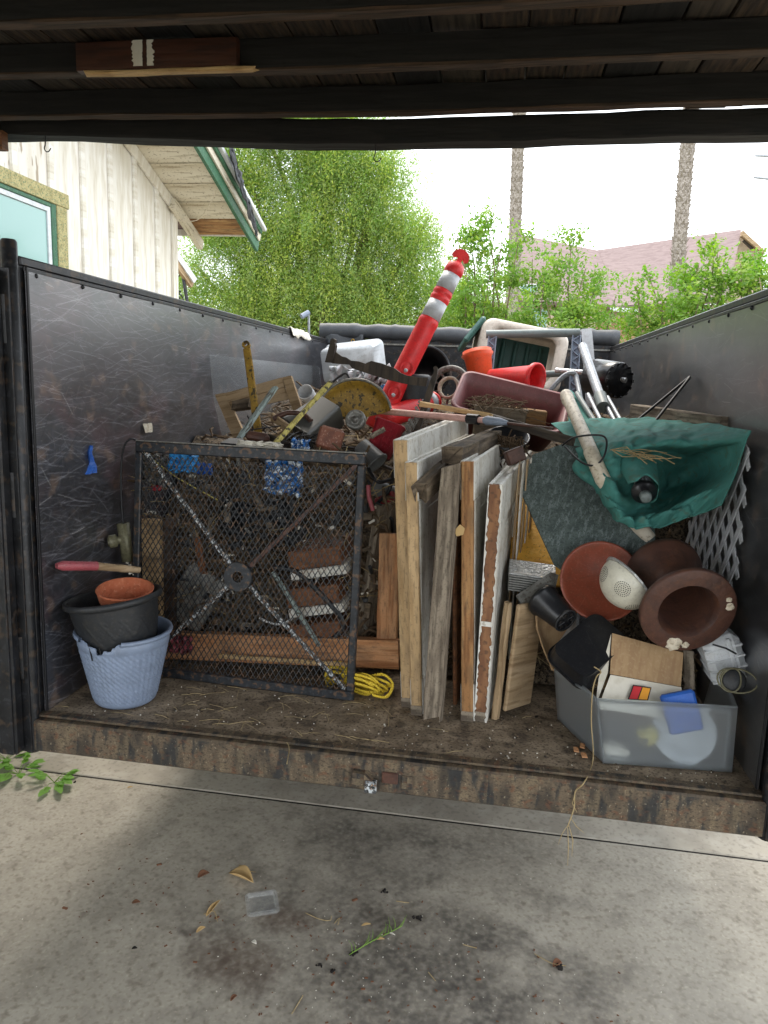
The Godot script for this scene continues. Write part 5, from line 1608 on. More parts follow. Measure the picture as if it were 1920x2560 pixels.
func make_pile_left() -> void:
	# clear sheet leaning on the trailer side
	var s := Shape.new()
	var a: Vector3 = Vector3(0.030, 1.643, -1.162)
	var b: Vector3 = Vector3(0.060, 1.644, -3.012)
	var c: Vector3 = Vector3(0.100, 1.467, -1.069)
	s.plate(PackedVector2Array([Vector2(0, 0), Vector2(a.z - b.z, 0), Vector2(a.z - b.z, -0.55), Vector2(0.12, -0.55), Vector2(0.0, -0.2)]), 0.004)
	thing("clear_sheet", "clear acrylic sheet leaning against the scratched trailer side", "sheet", s.mesh(), M.acrylic, at(a + v3(0.0, 0, 0), Basis(v3(0, 0, -1), v3(-0.1, 0.995, 0), v3(0.995, 0.1, 0)).orthonormalized()))
	# tan cabinet door frame
	var f := base("cabinet_frame", "tan wooden cabinet door frame with broken panel on the heap", "frame")
	slab("stile", "", "", [Vector3(0.120, 1.485, -1.000), Vector3(0.160, 1.494, -1.000), Vector3(0.248, 1.339, -0.980), Vector3(0.201, 1.323, -0.980)], 0.02, M.wood_pale, f)
	slab("stile", "", "", [Vector3(0.392, 1.560, -1.000), Vector3(0.425, 1.568, -1.000), Vector3(0.474, 1.448, -0.980), Vector3(0.440, 1.436, -0.980)], 0.02, M.wood_pale, f)
	slab("rail", "", "", [Vector3(0.161, 1.492, -1.000), Vector3(0.390, 1.560, -1.000), Vector3(0.401, 1.525, -0.995), Vector3(0.175, 1.457, -0.995)], 0.02, M.wood_pale, f)
	slab("panel", "", "", [Vector3(0.174, 1.455, -0.998), Vector3(0.400, 1.524, -0.998), Vector3(0.421, 1.481, -0.993), Vector3(0.192, 1.422, -0.993)], 0.01, M.wood_pale, f)
	# yellow bar with a hole
	var bar := base("yellow_bar", "worn yellow steel bar with a hole at its tip, standing up", "bar")
	var p0: Vector3 = Vector3(0.315, 1.670, -0.800)
	var p1: Vector3 = Vector3(0.388, 1.366, -0.720)
	var long := p0.distance_to(p1)
	var ring := Shape.new()
	ring.lathe([Vector2(0.006, 0.006), Vector2(0.0145, 0.006), Vector2(0.0145, -0.006), Vector2(0.006, -0.006), Vector2(0.006, 0.006)], 24, Basis(Vector3.RIGHT, PI / 2))
	var xf := at(p0, frame_y(p0 - p1, Vector3.BACK))
	piece("eye", ring.mesh(), M.yellow_worn, bar, xf)
	piece("shank", board(long - 0.012, 0.028, 0.011, 0.0006, 8, 4), M.yellow_worn, bar, at((p1 + p0) * 0.5 + (p1 - p0).normalized() * 0.008, frame(p1 - p0, Vector3.BACK.cross(p1 - p0))))
	stick("blue_lath", "pale blue-grey painted lath slanting over the heap", "lath", Vector3(0.424, 1.526, -0.800), Vector3(0.352, 1.350, -0.620), 0.024, 0.014, M.plank_blue, v3(1, 0.7, 0), 0.006)
	stick("yellow_lath", "chipped yellow painted stick pointing up from the heap", "stick", Vector3(0.629, 1.550, -0.780), Vector3(0.486, 1.328, -0.550), 0.021, 0.016, M.yellow_stick, v3(1, 1, 0), 0.006)
	slab("black_tray", "corner of flat black tray resting on the mesh frame", "tray", [Vector3(0.311, 1.337, -0.560), Vector3(0.328, 1.354, -0.600), Vector3(0.377, 1.351, -0.600), Vector3(0.388, 1.338, -0.560)], 0.006, M.black_plastic)
	stick("split_wood", "short split block of wood against the cabinet frame", "wood", Vector3(0.221, 1.446, -0.920), Vector3(0.309, 1.461, -0.900), 0.034, 0.04, M.wood_rot, v3(0, 1, -0.3), 0.015)
	var r := RandomNumberGenerator.new()
	r.seed = 55
	var mats := [M.wood_rot, M.wood_grey, M.wood_pale, M.wood_dark]
	for i in 16:
		var along := (i / 4 + 0.2 + 0.6 * r.randf()) / 4.0
		var c0: Vector3 = (Vector3(0.372, 1.328, -0.680)).lerp(Vector3(0.831, 1.313, -0.660), along) + v3(0, r.randf_range(-0.06, 0.03), r.randf_range(-0.22, 0.05))
		var d := v3(r.randfn(0, 1), r.randfn(0, 0.35), r.randfn(0, 0.8)).normalized() * r.randf_range(0.05, 0.12)
		stick("scrap_stick", ["crumbly brown", "weathered grey", "pale bare", "dark stained"][i % 4] + " broken stick " + ["on the heap under the cabinet frame", "on the heap beneath the yellow stick", "on the heap by the smoky tub", "on the heap beside the red can"][i / 4], "stick", c0 - d, c0 + d, r.randf_range(0.01, 0.03), r.randf_range(0.008, 0.016), mats[i % 4], v3(0.1, 1, 0.2), 0.012, "loose sticks on the heap", i)
	for i in 7:
		var c0: Vector3 = (Vector3(0.391, 1.375, -0.720)).lerp(Vector3(0.607, 1.349, -0.660), r.randf())
		var pts := []
		for k in 5:
			pts.append(c0 + v3(r.randfn(0, 0.06), r.randfn(0, 0.025), r.randfn(0, 0.04)))
		pipe("loose_wire", "thin dark wire curling over the heap", "wire", curve(pts, 6), 0.0022, M.wire_black, "loose wires on the heap", 5)
	pipe("bent_spring", "rusty toothed strip bent over the scraps", "strip", curve([Vector3(0.435, 1.416, -0.740), Vector3(0.479, 1.438, -0.760), Vector3(0.538, 1.436, -0.760), Vector3(0.572, 1.414, -0.740)], 6), 0.009, M.rust_iron)
	box_thing("pulley_block", "greasy brown pulley block lying on the heap", "pulley", Vector3(0.412, 1.358, -0.640), v3(0.085, 0.034, 0.03), Basis(Vector3.BACK, -0.1), M.rust_iron, 0.012)
	stick("tan_offcut", "flat tan offcut lying across the heap", "offcut", Vector3(0.419, 1.422, -0.780), Vector3(0.507, 1.390, -0.680), 0.03, 0.012, M.wood_pale)
	# yellow fender dish
	var dish := Shape.new(true)
	dish.lathe([Vector2(0.02, 0.0), Vector2(0.1, 0.004), Vector2(0.128, 0.02), Vector2(0.134, 0.04), Vector2(0.139, 0.04), Vector2(0.133, 0.016), Vector2(0.102, -0.002), Vector2(0.02, -0.004)], 40, Basis(), Vector3(), 0.52, 0.97)
	var fen := base("yellow_guard", "dented half-round guard with cracked yellow inside", "guard", at(Vector3(0.694, 1.418, -0.920), Basis(v3(1, -0.05, 0.0), v3(0.05, 0.25, 0.95), v3(0, -0.95, 0.25)).orthonormalized() * Basis(Vector3.UP, 0.12)))
	piece("shell", dish.mesh(), M.yellow_worn, fen)
	var rimd := Shape.new(true)
	rimd.lathe([Vector2(0.134, 0.036), Vector2(0.142, 0.038), Vector2(0.144, 0.046), Vector2(0.137, 0.048), Vector2(0.134, 0.036)], 40, Basis(), Vector3(), 0.52, 0.97)
	piece("rolled_rim", rimd.mesh(), M.tin_grey, fen)
	# coil reel under the guard
	var reel := Shape.new(true)
	reel.lathe([Vector2(0.0, 0.012), Vector2(0.011, 0.012), Vector2(0.012, 0.004), Vector2(0.02, 0.004), Vector2(0.022, 0.012), Vector2(0.034, 0.012), Vector2(0.037, 0.0), Vector2(0.034, -0.02), Vector2(0.0, -0.02)], 30)
	thing("steel_reel", "round grey steel reel lying below the yellow guard", "reel", reel.mesh(), M.tin_grey, at(Vector3(0.722, 1.423, -0.780), Basis(Vector3.RIGHT, 1.25)))
	# smoky plastic tub, upside down
	var tubx := (Vector3(0.678, 1.433, -0.800) - Vector3(0.574, 1.479, -0.860)).normalized()
	var tuby := (Vector3(0.574, 1.479, -0.860) - Vector3(0.551, 1.346, -0.720)).normalized()
	thing("smoky_tub", "cloudy grey plastic tub turned upside down on the heap", "tub", tub(Vector2(0.15, 0.12), Vector2(0.115, 0.1), 0.17, 0.003, 0.016, 0.005), M.smoky, at(Vector3(0.618, 1.450, -0.860), Basis(tubx, -tuby, tubx.cross(-tuby)).orthonormalized()))
	box_thing("brown_case", "small brown box standing askew behind the mesh frame", "box", Vector3(0.679, 1.368, -0.580), v3(0.082, 0.075, 0.035), Basis(Vector3.BACK, -0.22) * Basis(Vector3.RIGHT, -0.25), M.lid_brown, 0.008)
	thing("red_can", "dark red metal can lying among the scraps", "can", tub(Vector2(0.1, 0.06), Vector2(0.085, 0.05), 0.12, 0.02, 0.02, 0.004), M.can_red, at(Vector3(0.825, 1.312, -0.660), Basis(Vector3.BACK, -0.3) * Basis(Vector3.RIGHT, -0.35)))
	stick("grey_stub", "short grey stick lying on the red can", "stick", Vector3(0.812, 1.381, -0.580), Vector3(0.856, 1.408, -0.600), 0.016, 0.014, M.wood_grey)
	thing("grey_cup", "dusty grey plastic cup beside the mesh corner", "cup", turned([Vector2(0, 0), Vector2(0.028, 0), Vector2(0.038, 0.08), Vector2(0.041, 0.08), Vector2(0.041, 0.085), Vector2(0.034, 0.084), Vector2(0.026, 0.006), Vector2(0, 0.006)], 24), M.grey_plastic, at(Vector3(0.779, 1.350, -0.600), Basis(Vector3.BACK, -2.3) * Basis(Vector3.RIGHT, 0.3)))
	thing("white_mug", "small white mug lying behind the heap by the side", "mug", turned([Vector2(0, 0), Vector2(0.03, 0), Vector2(0.034, 0.07), Vector2(0.031, 0.07), Vector2(0.027, 0.006), Vector2(0, 0.006)], 24), M.white_plastic, at(Vector3(0.411, 1.475, -1.350), Basis(Vector3.BACK, 0.3) * Basis(Vector3.RIGHT, 1.1)))
	pipe("wire_hoop", "black wire hoop arching behind the yellow guard", "wire", curve([Vector3(0.523, 1.473, -1.050), Vector3(0.568, 1.542, -1.050), Vector3(0.616, 1.582, -1.050), Vector3(0.635, 1.576, -1.050), Vector3(0.643, 1.541, -1.050)], 6), 0.004, M.wire_black)
	# dark carved rail with its two posts
	var h := base("carved_rail", "dark carved wooden rail with two posts across the heap", "furniture")
	slab("rail", "", "", [Vector3(0.562, 1.622, -1.100), Vector3(0.566, 1.670, -1.100), Vector3(0.583, 1.660, -1.100), Vector3(0.598, 1.650, -1.100), Vector3(0.615, 1.647, -1.100), Vector3(0.634, 1.635, -1.100), Vector3(0.665, 1.633, -1.100), Vector3(0.693, 1.625, -1.100), Vector3(0.702, 1.630, -1.100), Vector3(0.716, 1.636, -1.100), Vector3(0.756, 1.628, -1.100), Vector3(0.808, 1.611, -1.100), Vector3(0.832, 1.594, -1.100), Vector3(0.854, 1.586, -1.100), Vector3(0.905, 1.579, -1.100), Vector3(0.938, 1.581, -1.100), Vector3(0.933, 1.546, -1.100), Vector3(0.863, 1.551, -1.100), Vector3(0.793, 1.564, -1.100), Vector3(0.725, 1.581, -1.100), Vector3(0.642, 1.605, -1.100), Vector3(0.630, 1.619, -1.100)], 0.022, M.wood_dark, h)
	slab("post", "", "", [Vector3(0.558, 1.714, -1.090), Vector3(0.567, 1.717, -1.090), Vector3(0.577, 1.711, -1.090), Vector3(0.573, 1.700, -1.090), Vector3(0.577, 1.688, -1.090), Vector3(0.564, 1.624, -1.090), Vector3(0.536, 1.625, -1.090)], 0.035, M.wood_dark, h)
	slab("post", "", "", [Vector3(0.962, 1.603, -1.090), Vector3(0.957, 1.617, -1.090), Vector3(0.966, 1.622, -1.090), Vector3(0.975, 1.617, -1.090), Vector3(0.973, 1.582, -1.090), Vector3(0.960, 1.521, -1.075), Vector3(0.921, 1.379, -1.050), Vector3(0.896, 1.382, -1.050), Vector3(0.944, 1.550, -1.080)], 0.035, M.wood_dark, h)
	# perforated steel angle beside the post
	var pf := Shape.new()
	for i in 13:
		for j in 4:
			var q: Vector3 = (Vector3(0.849, 1.348, -1.020)).lerp(Vector3(0.913, 1.488, -1.060), i / 12.0) + v3(0.011 * j, 0.004 * j, 0)
			if (i + j) % 2 == 0:
				pf.box(q, v3(0.011, 0.012, 0.002), Basis(Vector3.BACK, -0.5))
			else:
				pf.box(q + v3(0.004, 0, 0), v3(0.004, 0.014, 0.002), Basis(Vector3.BACK, -0.5))
				pf.box(q, v3(0.012, 0.003, 0.002), Basis(Vector3.BACK, -0.5))
	var pm := thing("perforated_strip", "grey perforated metal strip bent beside the carved rail's post", "strip", pf.mesh(), M.tin_grey)
	pm.set_meta("kind", "thing")


func cone_profile(r0: float, r1: float, h: float, flange: float) -> Array:
	return [Vector2(flange, 0.0), Vector2(flange, 0.014), Vector2(r0 + 0.012, 0.018), Vector2(r0, 0.035), Vector2(r1, h), Vector2(r1 - 0.005, h + 0.004), Vector2(r1 - 0.006, h), Vector2(r0 - 0.006, 0.03), Vector2(flange - 0.01, -0.002), Vector2(flange, 0.0)]


# the tall red post: y from its foot to its tip
func channelizer(label: String, foot: Vector3, tip: Vector3, r: float, whole: bool) -> void:
	var d := base("delineator_post", label, "traffic post", at(foot, frame_y(tip - foot, Vector3.BACK)))
	var h := foot.distance_to(tip)
	var body := Shape.new(true)
	var k := h / 1.0
	var pr := [Vector2(0.0, 0.0), Vector2(r * 1.08, 0.0), Vector2(r * 1.05, 0.1 * k), Vector2(r * 1.0, 0.55 * k), Vector2(r * 0.98, 0.585 * k), Vector2(r * 1.03, 0.60 * k), Vector2(r * 1.03, 0.612 * k), Vector2(r * 0.94, 0.625 * k), Vector2(r * 0.92, 0.725 * k), Vector2(r * 0.99, 0.735 * k), Vector2(r * 0.99, 0.75 * k), Vector2(r * 0.9, 0.757 * k), Vector2(r * 0.98, 0.764 * k), Vector2(r * 0.98, 0.778 * k), Vector2(r * 0.9, 0.788 * k), Vector2(r * 0.88, 0.88 * k), Vector2(r * 0.95, 0.886 * k), Vector2(r * 0.95, 0.91 * k), Vector2(r * 0.8, 0.935 * k), Vector2(r * 0.4, 0.95 * k), Vector2(0.0, 0.952 * k)]
	body.lathe(pr, 32)
	piece("tube", body.mesh(), M.cone_red, d)
	for bnd in [[0.628, 0.722, 0.943, 0.925], [0.79, 0.878, 0.905, 0.886]]:
		piece("reflective_band", turned([Vector2(r * bnd[2], bnd[0] * k), Vector2(r * bnd[2] + 0.0012, bnd[0] * k), Vector2(r * bnd[3] + 0.0012, bnd[1] * k), Vector2(r * bnd[3], bnd[1] * k)], 32), M.band_white, d)
	if whole:
		var hook := [Vector2(-0.01, 0.93 * k), Vector2(-0.011, 0.975 * k), Vector2(-0.03, 0.965 * k), Vector2(-0.04, 0.975 * k), Vector2(-0.036, 0.995 * k), Vector2(-0.02, 1.012 * k), Vector2(0.0, 1.018 * k), Vector2(0.022, 1.01 * k), Vector2(0.036, 0.992 * k), Vector2(0.038, 0.97 * k), Vector2(0.026, 0.963 * k), Vector2(0.012, 0.975 * k), Vector2(0.01, 0.93 * k)]
		piece("handle", cut(hook, 0.02), M.cone_red, d, at(Vector3(), Basis(Vector3.UP, 0.2)))
		# dents where the tube was pierced
		for q in [[0.08, 0.05], [0.22, 0.045]]:
			piece("hole", turned([Vector2(0.0, -0.012), Vector2(0.02, -0.006), Vector2(0.026, 0.0015), Vector2(0.03, 0.0)], 18), M.cone_red, d, at(v3(0.012, q[0] * k + 0.1, r * 1.045), Basis(Vector3.RIGHT, PI / 2)))
			piece("bolt", turned([Vector2(0.0, 0.012), Vector2(0.008, 0.009), Vector2(0.009, 0.0)], 12), M.band_white, d, at(v3(0.012, q[0] * k + 0.09, r * 1.0), Basis(Vector3.RIGHT, PI / 2)))


func make_pile_back() -> void:
	var tip: Vector3 = Vector3(1.017, 2.113, -1.550)
	var low: Vector3 = Vector3(0.755, 1.510, -1.420)
	var foot := low + (low - tip) * 0.25
	channelizer("tall red traffic post with two white bands leaning against the sky", foot, tip, 0.044, true)
	channelizer("red and white traffic post lying under the pink pole", Vector3(0.730, 1.402, -1.320), Vector3(0.949, 1.492, -1.550), 0.044, false)
	# cones
	var oc := turned(cone_profile(0.066, 0.04, 0.3, 0.07), 36)
	thing("orange_cone", "faded orange traffic cone standing on its tip", "cone", oc, M.cone_orange, at(Vector3(1.088, 1.722, -1.900), Basis(v3(0.95, 0.2, 0), v3(0.22, -0.95, 0.2), v3(0, 0.2, 1)).orthonormalized()))
	var rc := turned(cone_profile(0.058, 0.03, 0.26, 0.07), 36)
	thing("red_cone", "red traffic cone lying with its open base towards the tail", "cone", rc, M.cone_red, at(Vector3(1.371, 1.596, -1.620), frame_y(v3(-0.8, 0.03, -0.6), Vector3.UP)))
	# pink tray
	thing("pink_tray", "dull pink plastic tray tipped towards the tail at the middle of the heap", "tray", tub(Vector2(0.46, 0.27), Vector2(0.38, 0.21), 0.15, 0.005, 0.04, 0.01), M.mauve, at(Vector3(1.242, 1.377, -1.520), Basis(Vector3.BACK, -0.17) * Basis(Vector3.RIGHT, 0.6) * Basis(Vector3.UP, -0.06)))
	# black tub, its mouth towards the tail
	var bt := turned([Vector2(0, 0.26), Vector2(0.09, 0.26), Vector2(0.1, 0.25), Vector2(0.112, 0.02), Vector2(0.122, 0.012), Vector2(0.122, 0.0), Vector2(0.108, 0.0), Vector2(0.095, 0.24), Vector2(0, 0.25)], 40)
	thing("black_pail", "round black pail lying open behind the leaning post", "pail", bt, M.black_plastic, at(Vector3(0.856, 1.615, -1.750), frame_y(v3(-0.1, -0.1, -1.0), Vector3.UP)))
	thing("black_hose_reel", "ribbed black plastic drum below the pail", "drum", turned([Vector2(0, 0.14), Vector2(0.07, 0.14), Vector2(0.085, 0.13), Vector2(0.08, 0.11), Vector2(0.085, 0.09), Vector2(0.08, 0.07), Vector2(0.085, 0.05), Vector2(0.08, 0.03), Vector2(0.085, 0.0), Vector2(0, 0.0)], 30), M.planter_black, at(Vector3(0.828, 1.456, -1.500)))
	# grey wheel with spokes
	var wheel := base("spoked_disc", "dusty grey spoked plastic wheel leaning behind the pink tray", "wheel", at(Vector3(0.983, 1.542, -1.620), Basis(Vector3.UP, -0.25) * Basis(Vector3.BACK, 0.3) * Basis(Vector3.RIGHT, PI / 2 - 0.2)))
	piece("rim", turned([Vector2(0.078, 0.012), Vector2(0.1, 0.014), Vector2(0.104, 0.0), Vector2(0.1, -0.014), Vector2(0.078, -0.012), Vector2(0.078, 0.012)], 40), M.tin_grey, wheel)
	piece("inner_ring", turned([Vector2(0.04, 0.014), Vector2(0.05, 0.016), Vector2(0.054, 0.0), Vector2(0.04, -0.01), Vector2(0.04, 0.014)], 30), M.pipe_cream, wheel)
	for i in 10:
		piece("spoke", solid(v3(0.03, 0.01, 0.01), 0.002), M.tin_grey, wheel, at(v3(cos(i * TAU / 10) * 0.066, 0, sin(i * TAU / 10) * 0.066), Basis(Vector3.UP, -i * TAU / 10)))
	# grey shelving uprights
	var sh := base("shelf_frame", "grey plastic shelving end with zigzag posts", "shelf")
	pipe_part("top_tube", [Vector3(1.122, 1.815, -2.100), Vector3(1.583, 1.833, -2.100)], 0.021, M.shelf_tube, sh)
	pipe_part("lower_tube", [Vector3(1.200, 1.609, -2.080), Vector3(1.560, 1.635, -2.080)], 0.017, M.shelf_tube, sh)
	for e in [[Vector3(1.155, 1.802, -2.100), Vector3(1.145, 1.593, -2.060)], [Vector3(1.568, 1.817, -2.100), Vector3(1.568, 1.467, -2.020)]]:
		var a: Vector3 = e[0]
		var b: Vector3 = e[1]
		var bb := frame(b - a, Vector3.BACK.cross(b - a))
		var post := piece("post", solid(v3(a.distance_to(b), 0.036, 0.012), 0.002), M.shelf_grey, sh, at((a + b) * 0.5, bb))
		for s1 in [-1.0, 1.0]:
			piece("flange", solid(v3(a.distance_to(b), 0.006, 0.03), 0.001), M.shelf_grey, post, at(v3(0, s1 * 0.019, 0.004)))
		var n := int(a.distance_to(b) / 0.026)
		for i in n:
			var x0 := -a.distance_to(b) * 0.5 + 0.026 * i
			piece("rib", solid(v3(0.042, 0.005, 0.016), 0.001), M.shelf_grey, post, at(v3(x0 + 0.013, 0, 0.009), Basis(Vector3.BACK, 0.9 if i % 2 else -0.9)))
	# beige pet carrier with a green inside
	var pc := base("pet_carrier", "beige and green plastic pet carrier tipped at the back of the load", "carrier", at(Vector3(1.316, 1.729, -2.450), Basis(Vector3.BACK, -0.16) * Basis(Vector3.UP, 0.15) * Basis(Vector3.RIGHT, -0.18)).scaled_local(v3(1.12, 1.12, 1.0)))
	var shell := Shape.new(true)
	var hw := 0.22
	var outer := round_rect(Vector2(hw, 0.16), 0.06, 0.0, 6)
	var secs := [[0.93, 0.0], [1.0, -0.03], [1.0, -0.35], [0.9, -0.42]]
	var inner := round_rect(Vector2(hw * 0.72, 0.11), 0.04, 0.0, 6)
	var ring := func(src: Array, k: float, z: float, i: int) -> Vector3: return v3(src[i].x * k, src[i].z * k, z)
	var nn := outer.size()
	for q in secs.size() - 1:
		for i in nn:
			shell.quad(ring.call(outer, secs[q][0], secs[q][1], i), ring.call(outer, secs[q + 1][0], secs[q + 1][1], i), ring.call(outer, secs[q + 1][0], secs[q + 1][1], (i + 1) % nn), ring.call(outer, secs[q][0], secs[q][1], (i + 1) % nn))
	for i in nn:
		shell.quad(ring.call(outer, 0.93, 0.0, i), ring.call(outer, 0.93, 0.0, (i + 1) % nn), ring.call(inner, 1.04, 0.0, (i + 1) % nn), ring.call(inner, 1.04, 0.0, i))
		shell.quad(ring.call(inner, 1.04, 0.0, i), ring.call(inner, 1.04, 0.0, (i + 1) % nn), ring.call(inner, 1.0, -0.02, (i + 1) % nn), ring.call(inner, 1.0, -0.02, i))
	piece("shell", shell.mesh(), M.beige, pc)
	var gi := piece("back_half", solid(v3(0.36, 0.26, 0.02), 0.004), M.green_plastic, pc, at(v3(0, 0, -0.3)))
	piece("back_half", solid(v3(0.02, 0.24, 0.28), 0.004), M.green_plastic, pc, at(v3(-0.165, 0, -0.165)))
	for i in 5:
		piece("rib", solid(v3(0.02, 0.24, 0.03), 0.006), M.green_plastic, gi, at(v3(-0.13 + i * 0.065, 0, 0.022)))
	piece("top_edge", solid(v3(0.03, 0.16, 0.3), 0.012), M.green_plastic, pc, at(v3(-0.25, 0.09, -0.18), Basis(Vector3.BACK, -0.5)))
	# white board, pipes and rods
	slab("white_plank", "white plank standing at the back of the load", "plank", [Vector3(1.581, 1.841, -2.000), Vector3(1.629, 1.845, -2.000), Vector3(1.676, 1.496, -1.900), Vector3(1.623, 1.461, -1.900)], 0.02, M.white_plastic)
	var gp := base("grey_pipe", "grey plastic pipe with dark coupling slanting over the load", "pipe")
	pipe_part("tube", [Vector3(1.568, 1.749, -1.750), Vector3(1.623, 1.509, -1.350)], 0.02, M.pipe_grey, gp)
	pipe_part("coupling", [Vector3(1.618, 1.533, -1.380), Vector3(1.624, 1.489, -1.300)], 0.026, M.shelf_tube, gp)
	var rods := ["longest grey conduit rod, next to the thick grey pipe", "grey conduit rod nearest the trailer side but one", "grey conduit rod nearest the green sleeve", "shortest grey conduit rod, nearest the trailer side"]
	for e in [[Vector3(1.612, 1.565, -1.450), Vector3(1.666, 1.416, -1.150)], [Vector3(1.653, 1.528, -1.420), Vector3(1.691, 1.410, -1.120)], [Vector3(1.572, 1.537, -1.400), Vector3(1.605, 1.431, -1.150)], [Vector3(1.675, 1.488, -1.380), Vector3(1.679, 1.413, -1.120)]]:
		pipe("conduit_rod", rods.pop_front(), "rod", e, 0.0085, M.pipe_grey, "grey conduit rods")
	pipe("chrome_rail", "long chrome rail lying level over the load", "rail", [Vector3(1.466, 1.642, -1.900), Vector3(1.633, 1.633, -1.850), Vector3(1.771, 1.603, -1.750)], 0.012, M.foil_silver)
	pipe("bent_tube", "bent aluminium tube below the chrome rail", "tube", curve([Vector3(1.411, 1.523, -1.600), Vector3(1.480, 1.606, -1.620), Vector3(1.521, 1.625, -1.620), Vector3(1.541, 1.594, -1.600), Vector3(1.565, 1.436, -1.400)], 6), 0.011, M.pipe_grey)
	var np := base("nursery_pot", "black nursery pot on its side near the far trailer corner", "pot", at(Vector3(1.743, 1.602, -1.750), frame_y(v3(-0.55, 0.06, -0.8), Vector3.UP)))
	piece("wall", turned([Vector2(0, 0.0), Vector2(0.078, 0.0), Vector2(0.082, 0.006), Vector2(0.088, 0.16), Vector2(0.084, 0.16), Vector2(0.0, 0.02)], 32), M.black_plastic, np)
	for i in 14:
		piece("foot_notch", solid(v3(0.008, 0.008, 0.014), 0.002), M.black_plastic, np, at(v3(cos(i * TAU / 14) * 0.076, -0.004, sin(i * TAU / 14) * 0.076), Basis(Vector3.UP, -i * TAU / 14)))
	# white bin and paper at the far wall
	thing("white_bin", "white storage bin tipped against the far trailer wall", "bin", tub(Vector2(0.36, 0.24), Vector2(0.33, 0.21), 0.26, 0.006, 0.03, 0.012), M.white_plastic, at(Vector3(0.275, 1.661, -2.750), Basis(Vector3.BACK, 0.14) * Basis(Vector3.RIGHT, -1.5)))
	var crush := noise(85, 4.0, 3)
	var bag := Shape.new(true)
	bag.sheet(func(u: float, w: float) -> Vector3: return (Vector3(0.561, 1.566, -1.700)) + v3((u - 0.5) * 0.3, (0.5 - w) * 0.1 + 0.05 * crush.get_noise_2d(u * 2.0, w * 2.0), 0.08 * crush.get_noise_2d(u * 3.0, w * 3.0 + 5.0)), 16, 10, 0.003)
	thing("white_bag", "crumpled white plastic bag behind the yellow guard", "bag", bag.mesh(), M.white_plastic)
	stick("blue_strip", "bright blue plastic strip behind the leaning post's foot", "strip", Vector3(0.726, 1.513, -1.450), Vector3(0.704, 1.544, -1.450), 0.02, 0.01, M.bag_blue)
	# painter's pole and laths above the doors
	var pole := base("extension_pole", "pink painter's extension pole with black collar across the doors", "pole")
	pipe_part("shaft", [Vector3(0.742, 1.450, -1.020), Vector3(1.119, 1.440, -0.850)], 0.0125, M.pole_pink, pole)
	pipe_part("collar", [Vector3(1.110, 1.441, -0.855), Vector3(1.149, 1.439, -0.830)], 0.018, M.black_plastic, pole)
	pipe_part("neck", [Vector3(1.149, 1.439, -0.830), Vector3(1.168, 1.439, -0.820)], 0.011, M.pole_pink, pole)
	piece("head", rod([Vector3(1.165, 1.439, -0.820), Vector3(1.178, 1.439, -0.815), Vector3(1.222, 1.437, -0.800), Vector3(1.248, 1.434, -0.790)], [0.01, 0.017, 0.014, 0.008], 10), M.shelf_grey, pole)
	pipe_part("tip_rod", [Vector3(1.244, 1.434, -0.790), Vector3(1.333, 1.429, -0.740), Vector3(1.398, 1.426, -0.720)], 0.005, M.rust_iron, pole)
	stick("tan_lath", "split tan lath lying over the pink pole", "lath", Vector3(0.921, 1.483, -0.980), Vector3(1.192, 1.453, -0.860), 0.018, 0.014, M.wood_tan, Vector3.UP, 0.01)
	stick("olive_lath", "dirty olive plank running down to the canvas", "plank", Vector3(1.182, 1.446, -0.900), Vector3(1.454, 1.393, -0.620), 0.03, 0.016, M.wood_dark, Vector3.UP, 0.006)
	var ob := base("muddy_crate", "muddy grey crate filled with dead roots behind the doors", "crate", at(Vector3(1.215, 1.368, -1.160), Basis(Vector3.BACK, -0.06)))
	piece("box", tub(Vector2(0.2, 0.16), Vector2(0.19, 0.15), 0.11, 0.006, 0.012, 0.004), M.wood_grey, ob)
	var roots := Shape.new()
	var r := RandomNumberGenerator.new()
	r.seed = 66
	for i in 90:
		var c := v3(r.randf_range(-0.11, 0.09), 0.1 + r.randf_range(0.0, 0.05), r.randf_range(-0.07, 0.08))
		roots.tube([c, c + v3(r.randfn(0, 0.03), r.randfn(0, 0.012), r.randfn(0, 0.03)), c + v3(r.randfn(0, 0.06), r.randfn(-0.02, 0.02), r.randfn(0, 0.05))], 0.0016, 4)
	piece("roots", roots.mesh(), M.twig, ob)
	var rt2 := Shape.new()
	for i in 60:
		var c: Vector3 = (Vector3(1.177, 1.397, -0.800)).lerp(Vector3(1.304, 1.381, -0.780), r.randf())
		rt2.tube([c, c + v3(r.randfn(0, 0.02), r.randfn(-0.02, 0.012), r.randfn(0, 0.02)), c + v3(r.randfn(0, 0.03), r.randfn(-0.05, 0.03), r.randfn(0, 0.03))], 0.0022, 4)
	var dr := thing("dead_roots", "hanging tangle of dead roots above the door tops", "roots", rt2.mesh(), M.twig)
	dr.set_meta("kind", "stuff")
	box_thing("wooden_box", "orange-brown wooden drawer under the pink tray", "drawer", Vector3(1.305, 1.427, -1.350), v3(0.2, 0.09, 0.12), Basis(Vector3.BACK, -0.08), M.wood_orange)
	thing("black_bowl", "black plastic bowl behind the chipped door", "bowl", turned([Vector2(0, 0), Vector2(0.05, 0.0), Vector2(0.075, 0.06), Vector2(0.07, 0.06), Vector2(0.046, 0.006), Vector2(0, 0.006)], 26), M.black_plastic, at(Vector3(1.253, 1.333, -0.850), Basis(Vector3.RIGHT, 0.5)))


func pipe_part(called: String, pts: Array, r: float, m: Material, parent: Node3D) -> void:
	piece(called, rod(pts, r, 14), m, parent)


